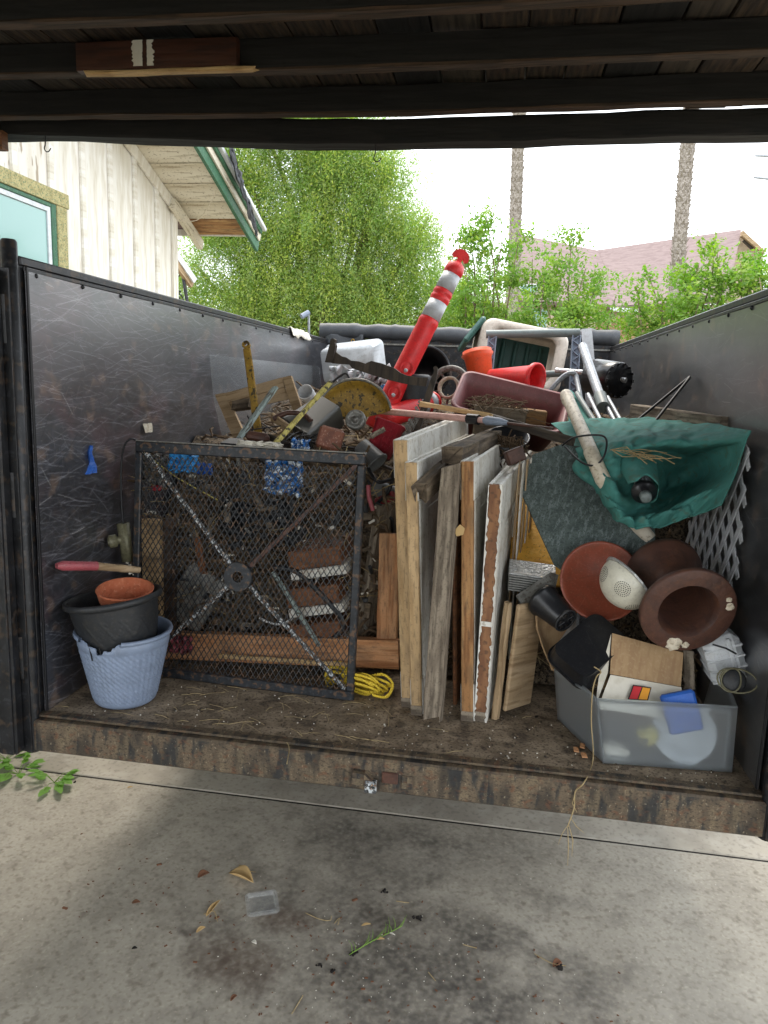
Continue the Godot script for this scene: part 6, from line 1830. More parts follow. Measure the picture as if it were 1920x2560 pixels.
func make_right_side() -> void:
	# timber along the trailer side
	stick("side_timber", "bleached timber lying against the trailer side behind the canvas", "timber", Vector3(1.740, 1.471, -1.250), Vector3(1.904, 1.454, -0.600), 0.07, 0.05, M.wood_grey, Vector3.UP, 0.01)
	stick("white_edging", "thin white edging strip along the bleached timber", "strip", Vector3(1.752, 1.491, -1.270), Vector3(1.891, 1.472, -0.620), 0.012, 0.006, M.white_peel, Vector3.UP, 0.004)
	pipe("steel_rod", "thin dark rod, the steeper of two leaning on the trailer side", "rod", [Vector3(1.732, 1.446, -0.850), Vector3(1.885, 1.612, -1.059)], 0.005, M.wire_black, "dark rods by the side")
	pipe("steel_rod", "thin dark rod, the flatter of two leaning on the trailer side", "rod", [Vector3(1.698, 1.455, -0.950), Vector3(1.888, 1.614, -1.072)], 0.005, M.wire_black, "dark rods by the side")
	# slate-coloured board
	slab("slate_board", "large grey-green chalky board with cut corner leaning by the doors", "board", [Vector3(1.301, 1.231, -0.560), Vector3(1.332, 1.342, -0.630), Vector3(1.423, 1.379, -0.650), Vector3(1.687, 1.358, -0.630), Vector3(1.703, 1.046, -0.420), Vector3(1.430, 1.025, -0.420), Vector3(1.410, 1.034, -0.430)], 0.012, M.slate_green)
	# gold foil faced insulation and its stack of sheets
	var gf := base("foil_sheets", "stack of foil faced insulation with gold panel behind the board", "insulation")
	slab("gold_panel", "", "", [Vector3(1.279, 0.957, -0.460), Vector3(1.288, 1.196, -0.840), Vector3(1.490, 1.224, -0.840), Vector3(1.518, 0.957, -0.460)], 0.008, M.foil_gold, gf)
	for i in 9:
		var y := 1232.0 + i * 5.4
		piece("sheet", solid(v3(0.14, 0.0045, 0.09), 0.001), M.foil_silver if i < 2 else M.panel_edge, gf, at((Vector3(1.347, 1.011, -0.420)) + v3(0.0, -0.0072 * i, -0.02), Basis(Vector3.BACK, -0.07) * Basis(Vector3.RIGHT, 0.35 if i == 0 else 0.0)))
	slab("grey_tile", "broken grey tile slab lying in front of the foil stack", "slab", [Vector3(1.301, 0.949, -0.360), Vector3(1.399, 1.020, -0.400), Vector3(1.422, 1.011, -0.400), Vector3(1.408, 0.955, -0.360), Vector3(1.320, 0.928, -0.340)], 0.016, M.tin_grey)
	# terracotta coloured saucer
	thing("plant_saucer", "big reddish plastic plant saucer standing on its edge", "saucer", turned([Vector2(0, 0.0), Vector2(0.098, 0.0), Vector2(0.112, 0.022), Vector2(0.116, 0.022), Vector2(0.116, 0.026), Vector2(0.109, 0.026), Vector2(0.096, 0.006), Vector2(0, 0.006)], 48), M.saucer_red, at(Vector3(1.536, 1.010, -0.360), frame_y(v3(0.02, 0.42, 0.9), Vector3.UP)))
	# cream downpipe with an elbow
	var dp := base("cream_pipe", "dirty cream plastic pipe with a bend crossing the green canvas", "pipe")
	pipe_part("upper_length", [Vector3(1.451, 1.536, -1.000), Vector3(1.508, 1.359, -0.520)], 0.021, M.pipe_cream, dp)
	pipe_part("lower_length", [Vector3(1.501, 1.371, -0.540), Vector3(1.527, 1.302, -0.420), Vector3(1.592, 1.226, -0.500), Vector3(1.684, 1.122, -0.480)], 0.0225, M.pipe_cream, dp)
	piece("collar", rod([Vector3(1.453, 1.530, -0.985), Vector3(1.458, 1.514, -0.955)], 0.0235, 14), M.beige, dp)
	pipe("loop_wire", "black wire looped round the cream pipe", "wire", curve([Vector3(1.421, 1.381, -0.600), Vector3(1.447, 1.412, -0.520), Vector3(1.509, 1.425, -0.480), Vector3(1.536, 1.412, -0.480), Vector3(1.531, 1.366, -0.460), Vector3(1.507, 1.337, -0.460), Vector3(1.469, 1.343, -0.480), Vector3(1.427, 1.379, -0.580)], 6), 0.003, M.wire_black)
	# green canvas
	var rows := [
		[Vector3(1.405, 1.430, -0.980), Vector3(1.566, 1.457, -0.980), Vector3(1.714, 1.462, -0.920), Vector3(1.850, 1.459, -0.780), Vector3(1.868, 1.466, -0.272)],
		[Vector3(1.447, 1.396, -0.760), Vector3(1.553, 1.414, -0.720), Vector3(1.688, 1.438, -0.680), Vector3(1.809, 1.445, -0.600), Vector3(1.866, 1.456, -0.273)],
		[Vector3(1.467, 1.363, -0.620), Vector3(1.547, 1.385, -0.520), Vector3(1.649, 1.409, -0.450), Vector3(1.774, 1.410, -0.440), Vector3(1.864, 1.444, -0.281)],
		[Vector3(1.479, 1.331, -0.580), Vector3(1.547, 1.346, -0.460), Vector3(1.666, 1.367, -0.520), Vector3(1.821, 1.366, -0.620), Vector3(1.862, 1.421, -0.289)],
		[Vector3(1.500, 1.292, -0.550), Vector3(1.552, 1.290, -0.420), Vector3(1.743, 1.262, -0.660), Vector3(1.844, 1.288, -0.680), Vector3(1.858, 1.378, -0.302)],
		[Vector3(1.525, 1.254, -0.500), Vector3(1.564, 1.236, -0.380), Vector3(1.720, 1.207, -0.550), Vector3(1.799, 1.276, -0.460), Vector3(1.850, 1.352, -0.292)],
		[Vector3(1.547, 1.219, -0.480), Vector3(1.578, 1.198, -0.370), Vector3(1.678, 1.215, -0.370), Vector3(1.770, 1.262, -0.360), Vector3(1.835, 1.318, -0.275)],
		[Vector3(1.570, 1.191, -0.470), Vector3(1.598, 1.168, -0.380), Vector3(1.679, 1.182, -0.360), Vector3(1.765, 1.214, -0.360), Vector3(1.810, 1.269, -0.249)]]
	var fold := noise(90, 1.0, 2)
	var cv := Shape.new(true)
	cv.sheet(func(u: float, w: float) -> Vector3:
		var p := net(rows, u, w)
		var run := u * 0.55 + w * 1.0
		var ridge := sin((w * 3.2 - u * 1.3) * 5.0 + 3.0 * fold.get_noise_2d(u * 2.5, w * 2.5)) * 0.009
		ridge += sin((u * 4.0 + w * 2.0) * 4.3 + 5.0 * fold.get_noise_2d(u * 3.0 + 7.0, w * 3.0)) * 0.007
		ridge += fold.get_noise_2d(run * 14.0, (u - w) * 6.0) * 0.01
		ridge += (0.5 - absf(fold.get_noise_2d(u * 7.0 - w * 3.0, w * 9.0 + 20.0))) * 0.014
		var arm := Vector2(u - 0.38, (w - 0.74) * 1.2)
		ridge += sin(arm.angle() * 10.0 + 2.5 * fold.get_noise_2d(u * 4.0, w * 4.0 + 40.0)) * 0.015 * smoothstep(0.05, 0.2, arm.length()) * (1.0 - smoothstep(0.3, 0.7, arm.length()))
		var calm := minf(1.0, minf(u, 1.0 - u) * 8.0)
		return p + v3(0.15, 0.45, 0.88) * ridge * calm, 90, 70, 0.0025)
	var gc := base("green_canvas", "torn green umbrella canvas draped over the load", "canvas")
	piece("cloth", cv.mesh(), M.tarp_green, gc)
	var cv2 := Shape.new(true)
	cv2.sheet(func(u: float, w: float) -> Vector3:
		var a := lerpf(-0.4, 3.4, u)
		var r := 0.045 * sin(minf(w * 1.15, 1.0) * PI * 0.9 + 0.25)
		return (Vector3(1.486, 1.347, -0.560)).lerp(Vector3(1.525, 1.254, -0.500), w) + v3(-cos(a) * r * 1.1, 0.0, sin(a) * r) + v3(0, 0.006 * sin(u * 9.0), 0), 18, 16, 0.002)
	piece("bag_end", cv2.mesh(), M.tarp_green, gc)
	var cv3 := Shape.new(true)
	cv3.sheet(func(u: float, w: float) -> Vector3:
		var a := lerpf(-0.6, 3.7, u)
		return (Vector3(1.502, 1.543, -1.250)).lerp(Vector3(1.522, 1.395, -0.950), w) + v3(-cos(a), 0.0, sin(a)) * lerpf(0.02, 0.055, w) + v3(0, 0.01 * sin(u * 7.0 + w * 4.0), 0), 18, 14, 0.002)
	piece("sleeve", cv3.mesh(), M.tarp_green, gc)
	pipe("sleeve_pole", "grey pole end slipped into the green sleeve", "pole", [Vector3(1.508, 1.540, -1.200), Vector3(1.561, 1.433, -0.950)], 0.01, M.shelf_tube)
	# folded umbrella's tip
	var ut := base("umbrella_tip", "black ribbed umbrella hub poking out of the green canvas", "umbrella", at(Vector3(1.632, 1.283, -0.360), frame_y(v3(0.02, -0.32, 0.95), Vector3.UP)))
	piece("hub", turned([Vector2(0.0, 0.0), Vector2(0.034, 0.0), Vector2(0.035, 0.012), Vector2(0.03, 0.018), Vector2(0.018, 0.024), Vector2(0.017, 0.03), Vector2(0.0, 0.03)], 30), M.black_plastic, ut)
	piece("ferrule", turned([Vector2(0.0, 0.028), Vector2(0.0165, 0.028), Vector2(0.0155, 0.046), Vector2(0.013, 0.05), Vector2(0.0, 0.05)], 24), M.shelf_tube, ut)
	for i in 6:
		var a := -0.9 + i * 0.36
		piece("rib", rod([v3(sin(a) * 0.028, -0.005, cos(a) * 0.028), v3(sin(a) * 0.034, -0.11, cos(a) * 0.036)], 0.004, 6), M.pipe_grey, ut)
	var tear := Shape.new(true)
	tear.sheet(func(u: float, w: float) -> Vector3:
		var a := lerpf(-2.6, 1.3, u)
		return v3(sin(a) * lerpf(0.042, 0.06, w), lerpf(0.0, -0.13, w) + 0.012 * sin(u * 17.0) * (1.0 - w), cos(a) * lerpf(0.042, 0.06, w)), 26, 10, 0.002)
	piece("sleeve", tear.mesh(), M.tarp_green, ut)
	# straw on the canvas
	var r := RandomNumberGenerator.new()
	r.seed = 71
	for i in 14:
		var c: Vector3 = (Vector3(1.538, 1.389, -0.400)).lerp(Vector3(1.668, 1.378, -0.400), r.randf())
		pipe("straw_stalk", "dry straw stalk lying on the green canvas", "straw", [c, c + v3(r.randf_range(0.02, 0.06), r.randfn(0.0, 0.008), r.randf_range(-0.005, 0.012)), c + v3(r.randf_range(0.05, 0.12), r.randfn(-0.012, 0.012), 0.005)], r.randf_range(0.0009, 0.002), M.straw, "straw on the canvas", 4)
	# white lattice panel along the trailer side
	var lt := base("white_lattice", "white plastic garden lattice standing against the trailer side", "lattice")
	var lo: Vector3 = Vector3(1.886, 0.961, -0.292)
	var lx := v3(-0.03, 0.0, -1.0).normalized()
	var ly := v3(-0.02, 1.0, 0.0).normalized()
	var lb := Basis(lx, ly, lx.cross(ly))
	var sheet_edge := PackedVector2Array([Vector2(0, 0), Vector2(0.5, 0), Vector2(0.5, 0.46), Vector2(0, 0.46)])
	for dgl in [-1.0, 1.0]:
		for i in range(-6, 14):
			var x0 := i * 0.075 + 0.02
			var lines := Geometry2D.intersect_polyline_with_polygon(PackedVector2Array([Vector2(x0 - dgl * 0.25, -0.1), Vector2(x0 + dgl * 0.25, 0.56)]), sheet_edge)
			for l in lines:
				if l.size() < 2 or l[0].distance_to(l[1]) < 0.03:
					continue
				var p0: Vector3 = lo + lx * l[0].x + ly * l[0].y
				var p1: Vector3 = lo + lx * l[1].x + ly * l[1].y
				piece("slat", solid(v3(p0.distance_to(p1), 0.021, 0.004), 0.001), M.band_white, lt, at((p0 + p1) * 0.5 + lb.z * 0.0022 * dgl, frame(p1 - p0, lb.z.cross(p1 - p0))))


func make_storage_box() -> void:
	# the frosted tub: built by its walls, one side broken down
	var fl: Vector3 = Vector3(1.544, 0.603, -0.071)
	var fr: Vector3 = Vector3(1.865, 0.603, -0.096)
	var tl: Vector3 = Vector3(1.514, 0.774, -0.075)
	var tr: Vector3 = Vector3(1.859, 0.780, -0.095)
	var back := v3(-0.03, 0.0, -0.34)
	var t := base("storage_tub", "cracked frosted plastic storage tub full of kitchen things", "tub", at(fl))
	var wall := func(called: String, a: Vector3, b: Vector3, c: Vector3, d: Vector3, bow := 0.0) -> void:
		var s := Shape.new(true)
		var nrm := (b - a).cross(d - a).normalized()
		s.sheet(func(u: float, w: float) -> Vector3: return a.lerp(b, u).lerp(d.lerp(c, u), w) + nrm * bow * sin(u * PI) * w - fl, 14, 8, 0.0028)
		piece(called, s.mesh(), M.frost, t)
	wall.call("front_wall", fl, fr, tr, tl, 0.004)
	var bl: Vector3 = fl + v3(-0.10, 0.0, -0.24)
	var ul: Vector3 = Vector3(1.420, 0.769, -0.270)
	wall.call("side_wall", bl, fl, tl, ul, -0.012)
	var rb := fr + back * 0.75
	wall.call("side_wall", fr, rb, Vector3(1.876, 0.787, -0.360), tr, 0.006)
	wall.call("floor_sheet", fl + v3(0, 0.004, 0), fr + v3(0, 0.004, 0), rb + v3(0, 0.004, 0), bl + v3(0, 0.004, 0), 0.0)
	for e in [[tl, tr], [ul, tl]]:
		piece("rim", rod([e[0] - fl, e[1] - fl], 0.0035, 8), M.frost, t)
	piece("corner_rib", rod([fl - fl, tl - fl], 0.003, 6), M.frost, t)
	piece("corner_rib", rod([Vector3(1.845, 0.615, -0.100) - fl, Vector3(1.842, 0.763, -0.095) - fl], 0.003, 6), M.frost, t)
	# what stands in it
	box_thing("blue_case", "clear blue plastic case slipped down inside the frosted tub", "case", Vector3(1.732, 0.746, -0.112), v3(0.085, 0.105, 0.022), Basis(Vector3.BACK, 0.32) * Basis(Vector3.RIGHT, -0.15), M.tape_blue, 0.006)
	box_thing("white_carton", "white carton lying low inside the frosted tub", "carton", Vector3(1.582, 0.611, -0.130), v3(0.06, 0.035, 0.04), Basis(Vector3.BACK, -0.2), M.card_white)
	thing("white_plate", "round white dish leaning inside the frosted tub", "dish", turned([Vector2(0, 0.0), Vector2(0.06, 0.0), Vector2(0.08, 0.02), Vector2(0.078, 0.024), Vector2(0.058, 0.006), Vector2(0, 0.006)], 36), M.white_plastic, at(Vector3(1.754, 0.671, -0.160), frame_y(v3(-0.1, 0.35, 0.9), Vector3.UP)))
	thing("green_ball", "yellow-green ball at the bottom of the frosted tub", "ball", turned([Vector2(0, -0.03), Vector2(0.015, -0.026), Vector2(0.026, -0.015), Vector2(0.03, 0), Vector2(0.026, 0.015), Vector2(0.015, 0.026), Vector2(0, 0.03)], 20), M.yellow_stick, at(Vector3(1.660, 0.660, -0.140)))
	# cardboard and cartons
	var cb := base("printed_carton", "opened carton with bare cardboard flap and red and amber mark", "carton")
	slab("flap", "", "", [Vector3(1.560, 0.906, -0.220), Vector3(1.751, 0.860, -0.240), Vector3(1.743, 0.783, -0.190), Vector3(1.554, 0.808, -0.170)], 0.004, M.cardboard, cb)
	var front := slab("printed_side", "", "", [Vector3(1.557, 0.806, -0.170), Vector3(1.743, 0.780, -0.190), Vector3(1.749, 0.711, -0.130), Vector3(1.522, 0.734, -0.110)], 0.004, M.card_white, cb)
	slab("side", "", "", [Vector3(1.558, 0.902, -0.222), Vector3(1.554, 0.807, -0.172), Vector3(1.518, 0.736, -0.120), Vector3(1.532, 0.788, -0.170)], 0.003, M.card_white, cb)
	front.set_meta("label", "white side printed with a red and amber mark")
	var q0: Vector3 = Vector3(1.614, 0.791, -0.153)
	var q1: Vector3 = Vector3(1.661, 0.787, -0.154)
	var q2: Vector3 = Vector3(1.651, 0.761, -0.130)
	var q3: Vector3 = Vector3(1.599, 0.758, -0.130)
	slab("print", "", "", [q0, q1, q2, q3], 0.002, M.print_black, cb)
	var off := v3(0, 0.001, 0.0025)
	slab("print", "", "", [q0.lerp(q1, 0.06).lerp(q3, 0.07) + off, q0.lerp(q1, 0.48).lerp(q3.lerp(q2, 0.48), 0.07) + off, q3.lerp(q2, 0.48).lerp(q0, 0.05) + off, q3.lerp(q2, 0.07).lerp(q0, 0.05) + off], 0.001, M.print_red, cb)
	slab("print", "", "", [q0.lerp(q1, 0.54).lerp(q3.lerp(q2, 0.54), 0.07) + off, q1.lerp(q0, 0.06).lerp(q2, 0.07) + off, q2.lerp(q3, 0.07).lerp(q1, 0.05) + off, q3.lerp(q2, 0.54).lerp(q0, 0.05) + off], 0.001, M.print_amber, cb)
	stick("wood_slip", "flat strip of bare wood beside the cardboard flap", "wood", Vector3(1.774, 0.859, -0.270), Vector3(1.773, 0.765, -0.220), 0.028, 0.008, M.wood_grey, v3(1, 0, 0))
	var liner := Shape.new(true)
	var lw := noise(95, 2.0, 3)
	var lrows := [[Vector3(1.358, 0.943, -0.340), Vector3(1.418, 0.944, -0.400), Vector3(1.501, 0.937, -0.420), Vector3(1.596, 0.925, -0.420)], [Vector3(1.367, 0.862, -0.330), Vector3(1.397, 0.841, -0.360), Vector3(1.479, 0.827, -0.380), Vector3(1.586, 0.823, -0.380)], [Vector3(1.414, 0.762, -0.280), Vector3(1.445, 0.755, -0.290), Vector3(1.502, 0.744, -0.270), Vector3(1.564, 0.731, -0.250)]]
	liner.sheet(func(u: float, w: float) -> Vector3: return net(lrows, u, w) + v3(0, 0, 0.008 * lw.get_noise_2d(u * 3.0, w * 3.0)), 20, 14, 0.004)
	thing("torn_carton", "torn cardboard carton lining the back of the tub", "carton", liner.mesh(), M.cardboard)
	# black tray and steel bin
	var tx := (Vector3(1.613, 0.867, -0.280) - Vector3(1.527, 0.922, -0.340)).normalized()
	var tz := (Vector3(1.416, 0.812, -0.220) - Vector3(1.527, 0.922, -0.340)).normalized()
	var tyv := tz.cross(tx).normalized()
	thing("black_tray", "glossy black rectangular plastic tray turned face down in the tub", "tray", tub(Vector2(0.14, 0.195), Vector2(0.125, 0.18), 0.05, 0.004, 0.03, 0.006, false), M.black_plastic, at(Vector3(1.505, 0.873, -0.210), Basis(tx, -tyv if tyv.z > 0.0 else tyv, tx.cross(-tyv if tyv.z > 0.0 else tyv)).orthonormalized()))
	thing("steel_bin", "brushed grey steel container behind the black tray", "container", tub(Vector2(0.12, 0.1), Vector2(0.11, 0.09), 0.13, 0.004, 0.02, 0.004, false), M.pipe_grey, at(Vector3(1.470, 0.769, -0.340), Basis(Vector3.BACK, -0.5) * Basis(Vector3.RIGHT, 0.2)))
	# nursery pot, bottom towards the tail
	var np := base("nursery_pot", "small glossy black nursery pot lying over the tub's corner", "pot", at(Vector3(1.439, 0.916, -0.270), frame_y(v3(-0.62, 0.34, -0.7), Vector3.UP)))
	piece("wall", turned([Vector2(0, 0.0), Vector2(0.033, 0.0), Vector2(0.036, 0.006), Vector2(0.046, 0.088), Vector2(0.05, 0.09), Vector2(0.05, 0.102), Vector2(0.046, 0.102), Vector2(0.034, 0.01), Vector2(0, 0.008)], 36), M.black_plastic, np)
	piece("bottom_ring", turned([Vector2(0.03, -0.001), Vector2(0.036, -0.004), Vector2(0.037, 0.002), Vector2(0.03, -0.001)], 30), M.planter_black, np)
	for i in 6:
		piece("drain_hole", turned([Vector2(0, 0.0), Vector2(0.0055, 0.0), Vector2(0.006, 0.002)], 10), M.clump, np, at(v3(cos(i * TAU / 6) * 0.022, -0.0015, sin(i * TAU / 6) * 0.022), Basis(Vector3.RIGHT, PI)))
		piece("foot_rib", solid(v3(0.022, 0.004, 0.003), 0.0005), M.black_plastic, np, at(v3(cos((i + 0.5) * TAU / 6) * 0.016, -0.002, sin((i + 0.5) * TAU / 6) * 0.016), Basis(Vector3.UP, -(i + 0.5) * TAU / 6)))
	# enamel colander
	var cn := base("colander", "cream enamel colander with round patterns of holes", "colander", at(Vector3(1.594, 1.049, -0.240), frame_y(v3(0.72, 0.62, -0.32), Vector3.BACK)))
	var bowl := []
	for i in 13:
		var a := PI * 0.5 * i / 12.0
		bowl.append(Vector2(0.078 * sin(a) if i > 0 else 0.0, -0.075 * cos(a)))
	for i in 13:
		var a := PI * 0.5 * (12 - i) / 12.0
		bowl.append(Vector2(0.0755 * sin(a), -0.0725 * cos(a)))
	piece("bowl", turned(bowl, 48), M.enamel_cream, cn)
	piece("rim", turned([Vector2(0.077, -0.003), Vector2(0.082, -0.002), Vector2(0.083, 0.003), Vector2(0.078, 0.004), Vector2(0.075, 0.0), Vector2(0.077, -0.003)], 48), M.foil_silver, cn)
	for g in 5:
		var dirg := v3(cos(g * TAU / 5 + 0.55), -0.75, sin(g * TAU / 5 + 0.55)).normalized()
		var gx := dirg.cross(Vector3.UP).normalized()
		var gy := gx.cross(dirg)
		var hs := Shape.new()
		for rr in [0.004, 0.0095, 0.015, 0.0205]:
			var n := int(TAU * rr / 0.0052)
			for i in n:
				var d: Vector3 = (dirg * 0.076 + gx * cos(i * TAU / n) * rr + gy * sin(i * TAU / n) * rr).normalized()
				var c := v3(d.x * 0.0786, d.y * 0.0756, d.z * 0.0786)
				var ux := d.cross(Vector3.UP).normalized() * 0.0016
				var uy := ux.cross(d)
				for k in 6:
					hs.tri(c, c + ux * cos(k * TAU / 6) + uy * sin(k * TAU / 6), c + ux * cos((k + 1) * TAU / 6) + uy * sin((k + 1) * TAU / 6))
		piece("holes", hs.mesh(), M.clump, cn)
	# the rusty flanged pipe
	var ax := v3(-0.14, 0.27, -0.95).normalized()
	var fp := base("flanged_pipe", "heavy rusty iron pipe with wide flange facing the tail", "pipe", at(Vector3(1.730, 1.005, -0.140), frame_y(ax, Vector3.UP)))
	piece("flange", turned([Vector2(0.078, 0.0), Vector2(0.118, 0.0), Vector2(0.122, 0.003), Vector2(0.122, 0.016), Vector2(0.118, 0.02), Vector2(0.088, 0.022)], 56), M.rust_iron, fp)
	piece("barrel", turned([Vector2(0.09, 0.02), Vector2(0.08, 0.03), Vector2(0.075, 0.06), Vector2(0.074, 0.1), Vector2(0.079, 0.14), Vector2(0.092, 0.175), Vector2(0.102, 0.19), Vector2(0.103, 0.21), Vector2(0.1, 0.214), Vector2(0.066, 0.214), Vector2(0.064, 0.2)], 48), M.rust_iron, fp)
	piece("bore", turned([Vector2(0.078, 0.0), Vector2(0.074, 0.006), Vector2(0.07, 0.02), Vector2(0.066, 0.05), Vector2(0.065, 0.2), Vector2(0.062, 0.204), Vector2(0.0, 0.204)], 48), M.rust_iron, fp)
	for q in [[-1.75, 0.022], [-1.45, 0.01], [0.2, 0.012], [0.42, 0.008]]:
		var lump := Shape.new()
		var nz := noise(int(q[0] * 10.0) + 300, 1.0, 2)
		lump.lathe([Vector2(0, 0.005), Vector2(q[1] * 0.5, 0.004), Vector2(q[1] * 0.8, 0.001), Vector2(q[1], -0.002)], 14, Basis(), Vector3(), 0.0, 1.0, func(a: float, i: int) -> Vector2: return Vector2(q[1] * 0.45 * nz.get_noise_2d(cos(a) * 2.0 + i * 0.4, sin(a) * 2.0), 0.002 * nz.get_noise_2d(a * 3.0, i * 2.0)) if i > 0 else Vector2())
		piece("mortar", lump.mesh(), M.pipe_cream, fp, at(v3(cos(q[0]) * 0.102, -0.0015, sin(q[0]) * 0.102), Basis(Vector3.RIGHT, PI)))
	# white moulded jug and a cable spool by the side
	var jug := base("white_jug", "white ribbed plastic jug wedged under the rusty flange", "jug", at(Vector3(1.858, 0.847, -0.240), Basis(Vector3.BACK, 0.35).scaled(Vector3.ONE * 0.82)))
	piece("body", solid(v3(0.115, 0.17, 0.13), 0.022), M.white_plastic, jug, at(v3(0, 0.02, 0)))
	for i in 4:
		piece("rib", solid(v3(0.119, 0.007, 0.134), 0.003), M.white_plastic, jug, at(v3(0, -0.04 + 0.036 * i, 0)))
	piece("side_ridge", solid(v3(0.02, 0.15, 0.136), 0.006), M.white_plastic, jug, at(v3(0.02, 0.02, 0)))
	pipe("jug_wire", "stiff wire lying over the white jug", "wire", [Vector3(1.791, 0.931, -0.120), Vector3(1.823, 0.924, -0.120), Vector3(1.855, 0.905, -0.140)], 0.0024, M.wire_black)
	var sp := base("wire_spool", "dark spool with loops of olive wire at the trailer side", "spool", at(Vector3(1.853, 0.837, -0.130), frame_y(v3(-0.1, 0.35, 0.9), Vector3.UP)))
	piece("drum", turned([Vector2(0, 0.012), Vector2(0.024, 0.012), Vector2(0.03, 0.008), Vector2(0.03, -0.012), Vector2(0, -0.012)], 26), M.planter_black, sp)
	var lw2 := []
	for i in 60:
		var a := i / 59.0 * TAU * 2.3
		lw2.append(v3(cos(a) * (0.034 + 0.012 * sin(a * 0.5)) - 0.008 * sin(a * 0.43), 0.014 + 0.003 * sin(a * 2.0), sin(a) * 0.03))
	piece("wire", rod(lw2, 0.0024, 6), M.brass_olive, sp)
	# the long stalk hanging over the tail
	var stalk := base("hanging_stalk", "long dry grass stalk hanging from the tub over the sill", "stalk")
	piece("stem", rod(curve([Vector3(1.503, 0.851, -0.100), Vector3(1.520, 0.842, -0.090), Vector3(1.508, 0.832, -0.080), Vector3(1.500, 0.795, -0.068), Vector3(1.501, 0.721, -0.050), Vector3(1.518, 0.606, -0.079), Vector3(1.483, 0.605, 0.043), Vector3(1.465, 0.573, 0.034), Vector3(1.465, 0.530, 0.036), Vector3(1.453, 0.480, 0.040)], 6), 0.0017, 6), M.straw, stalk)
	for e in [[Vector3(1.458, 0.504, 0.037), Vector3(1.474, 0.483, 0.040), Vector3(1.494, 0.470, 0.045)], [Vector3(1.455, 0.487, 0.040), Vector3(1.441, 0.463, 0.045), Vector3(1.432, 0.433, 0.050)], [Vector3(1.453, 0.480, 0.040), Vector3(1.458, 0.430, 0.050), Vector3(1.459, 0.383, 0.055)], [Vector3(1.455, 0.487, 0.040), Vector3(1.468, 0.447, 0.045), Vector3(1.468, 0.406, 0.050)], [Vector3(1.465, 0.571, 0.036), Vector3(1.460, 0.542, 0.037), Vector3(1.473, 0.519, 0.037)]]:
		piece("awn", rod(e, [0.0008, 0.0013, 0.0005], 4), M.straw, stalk)


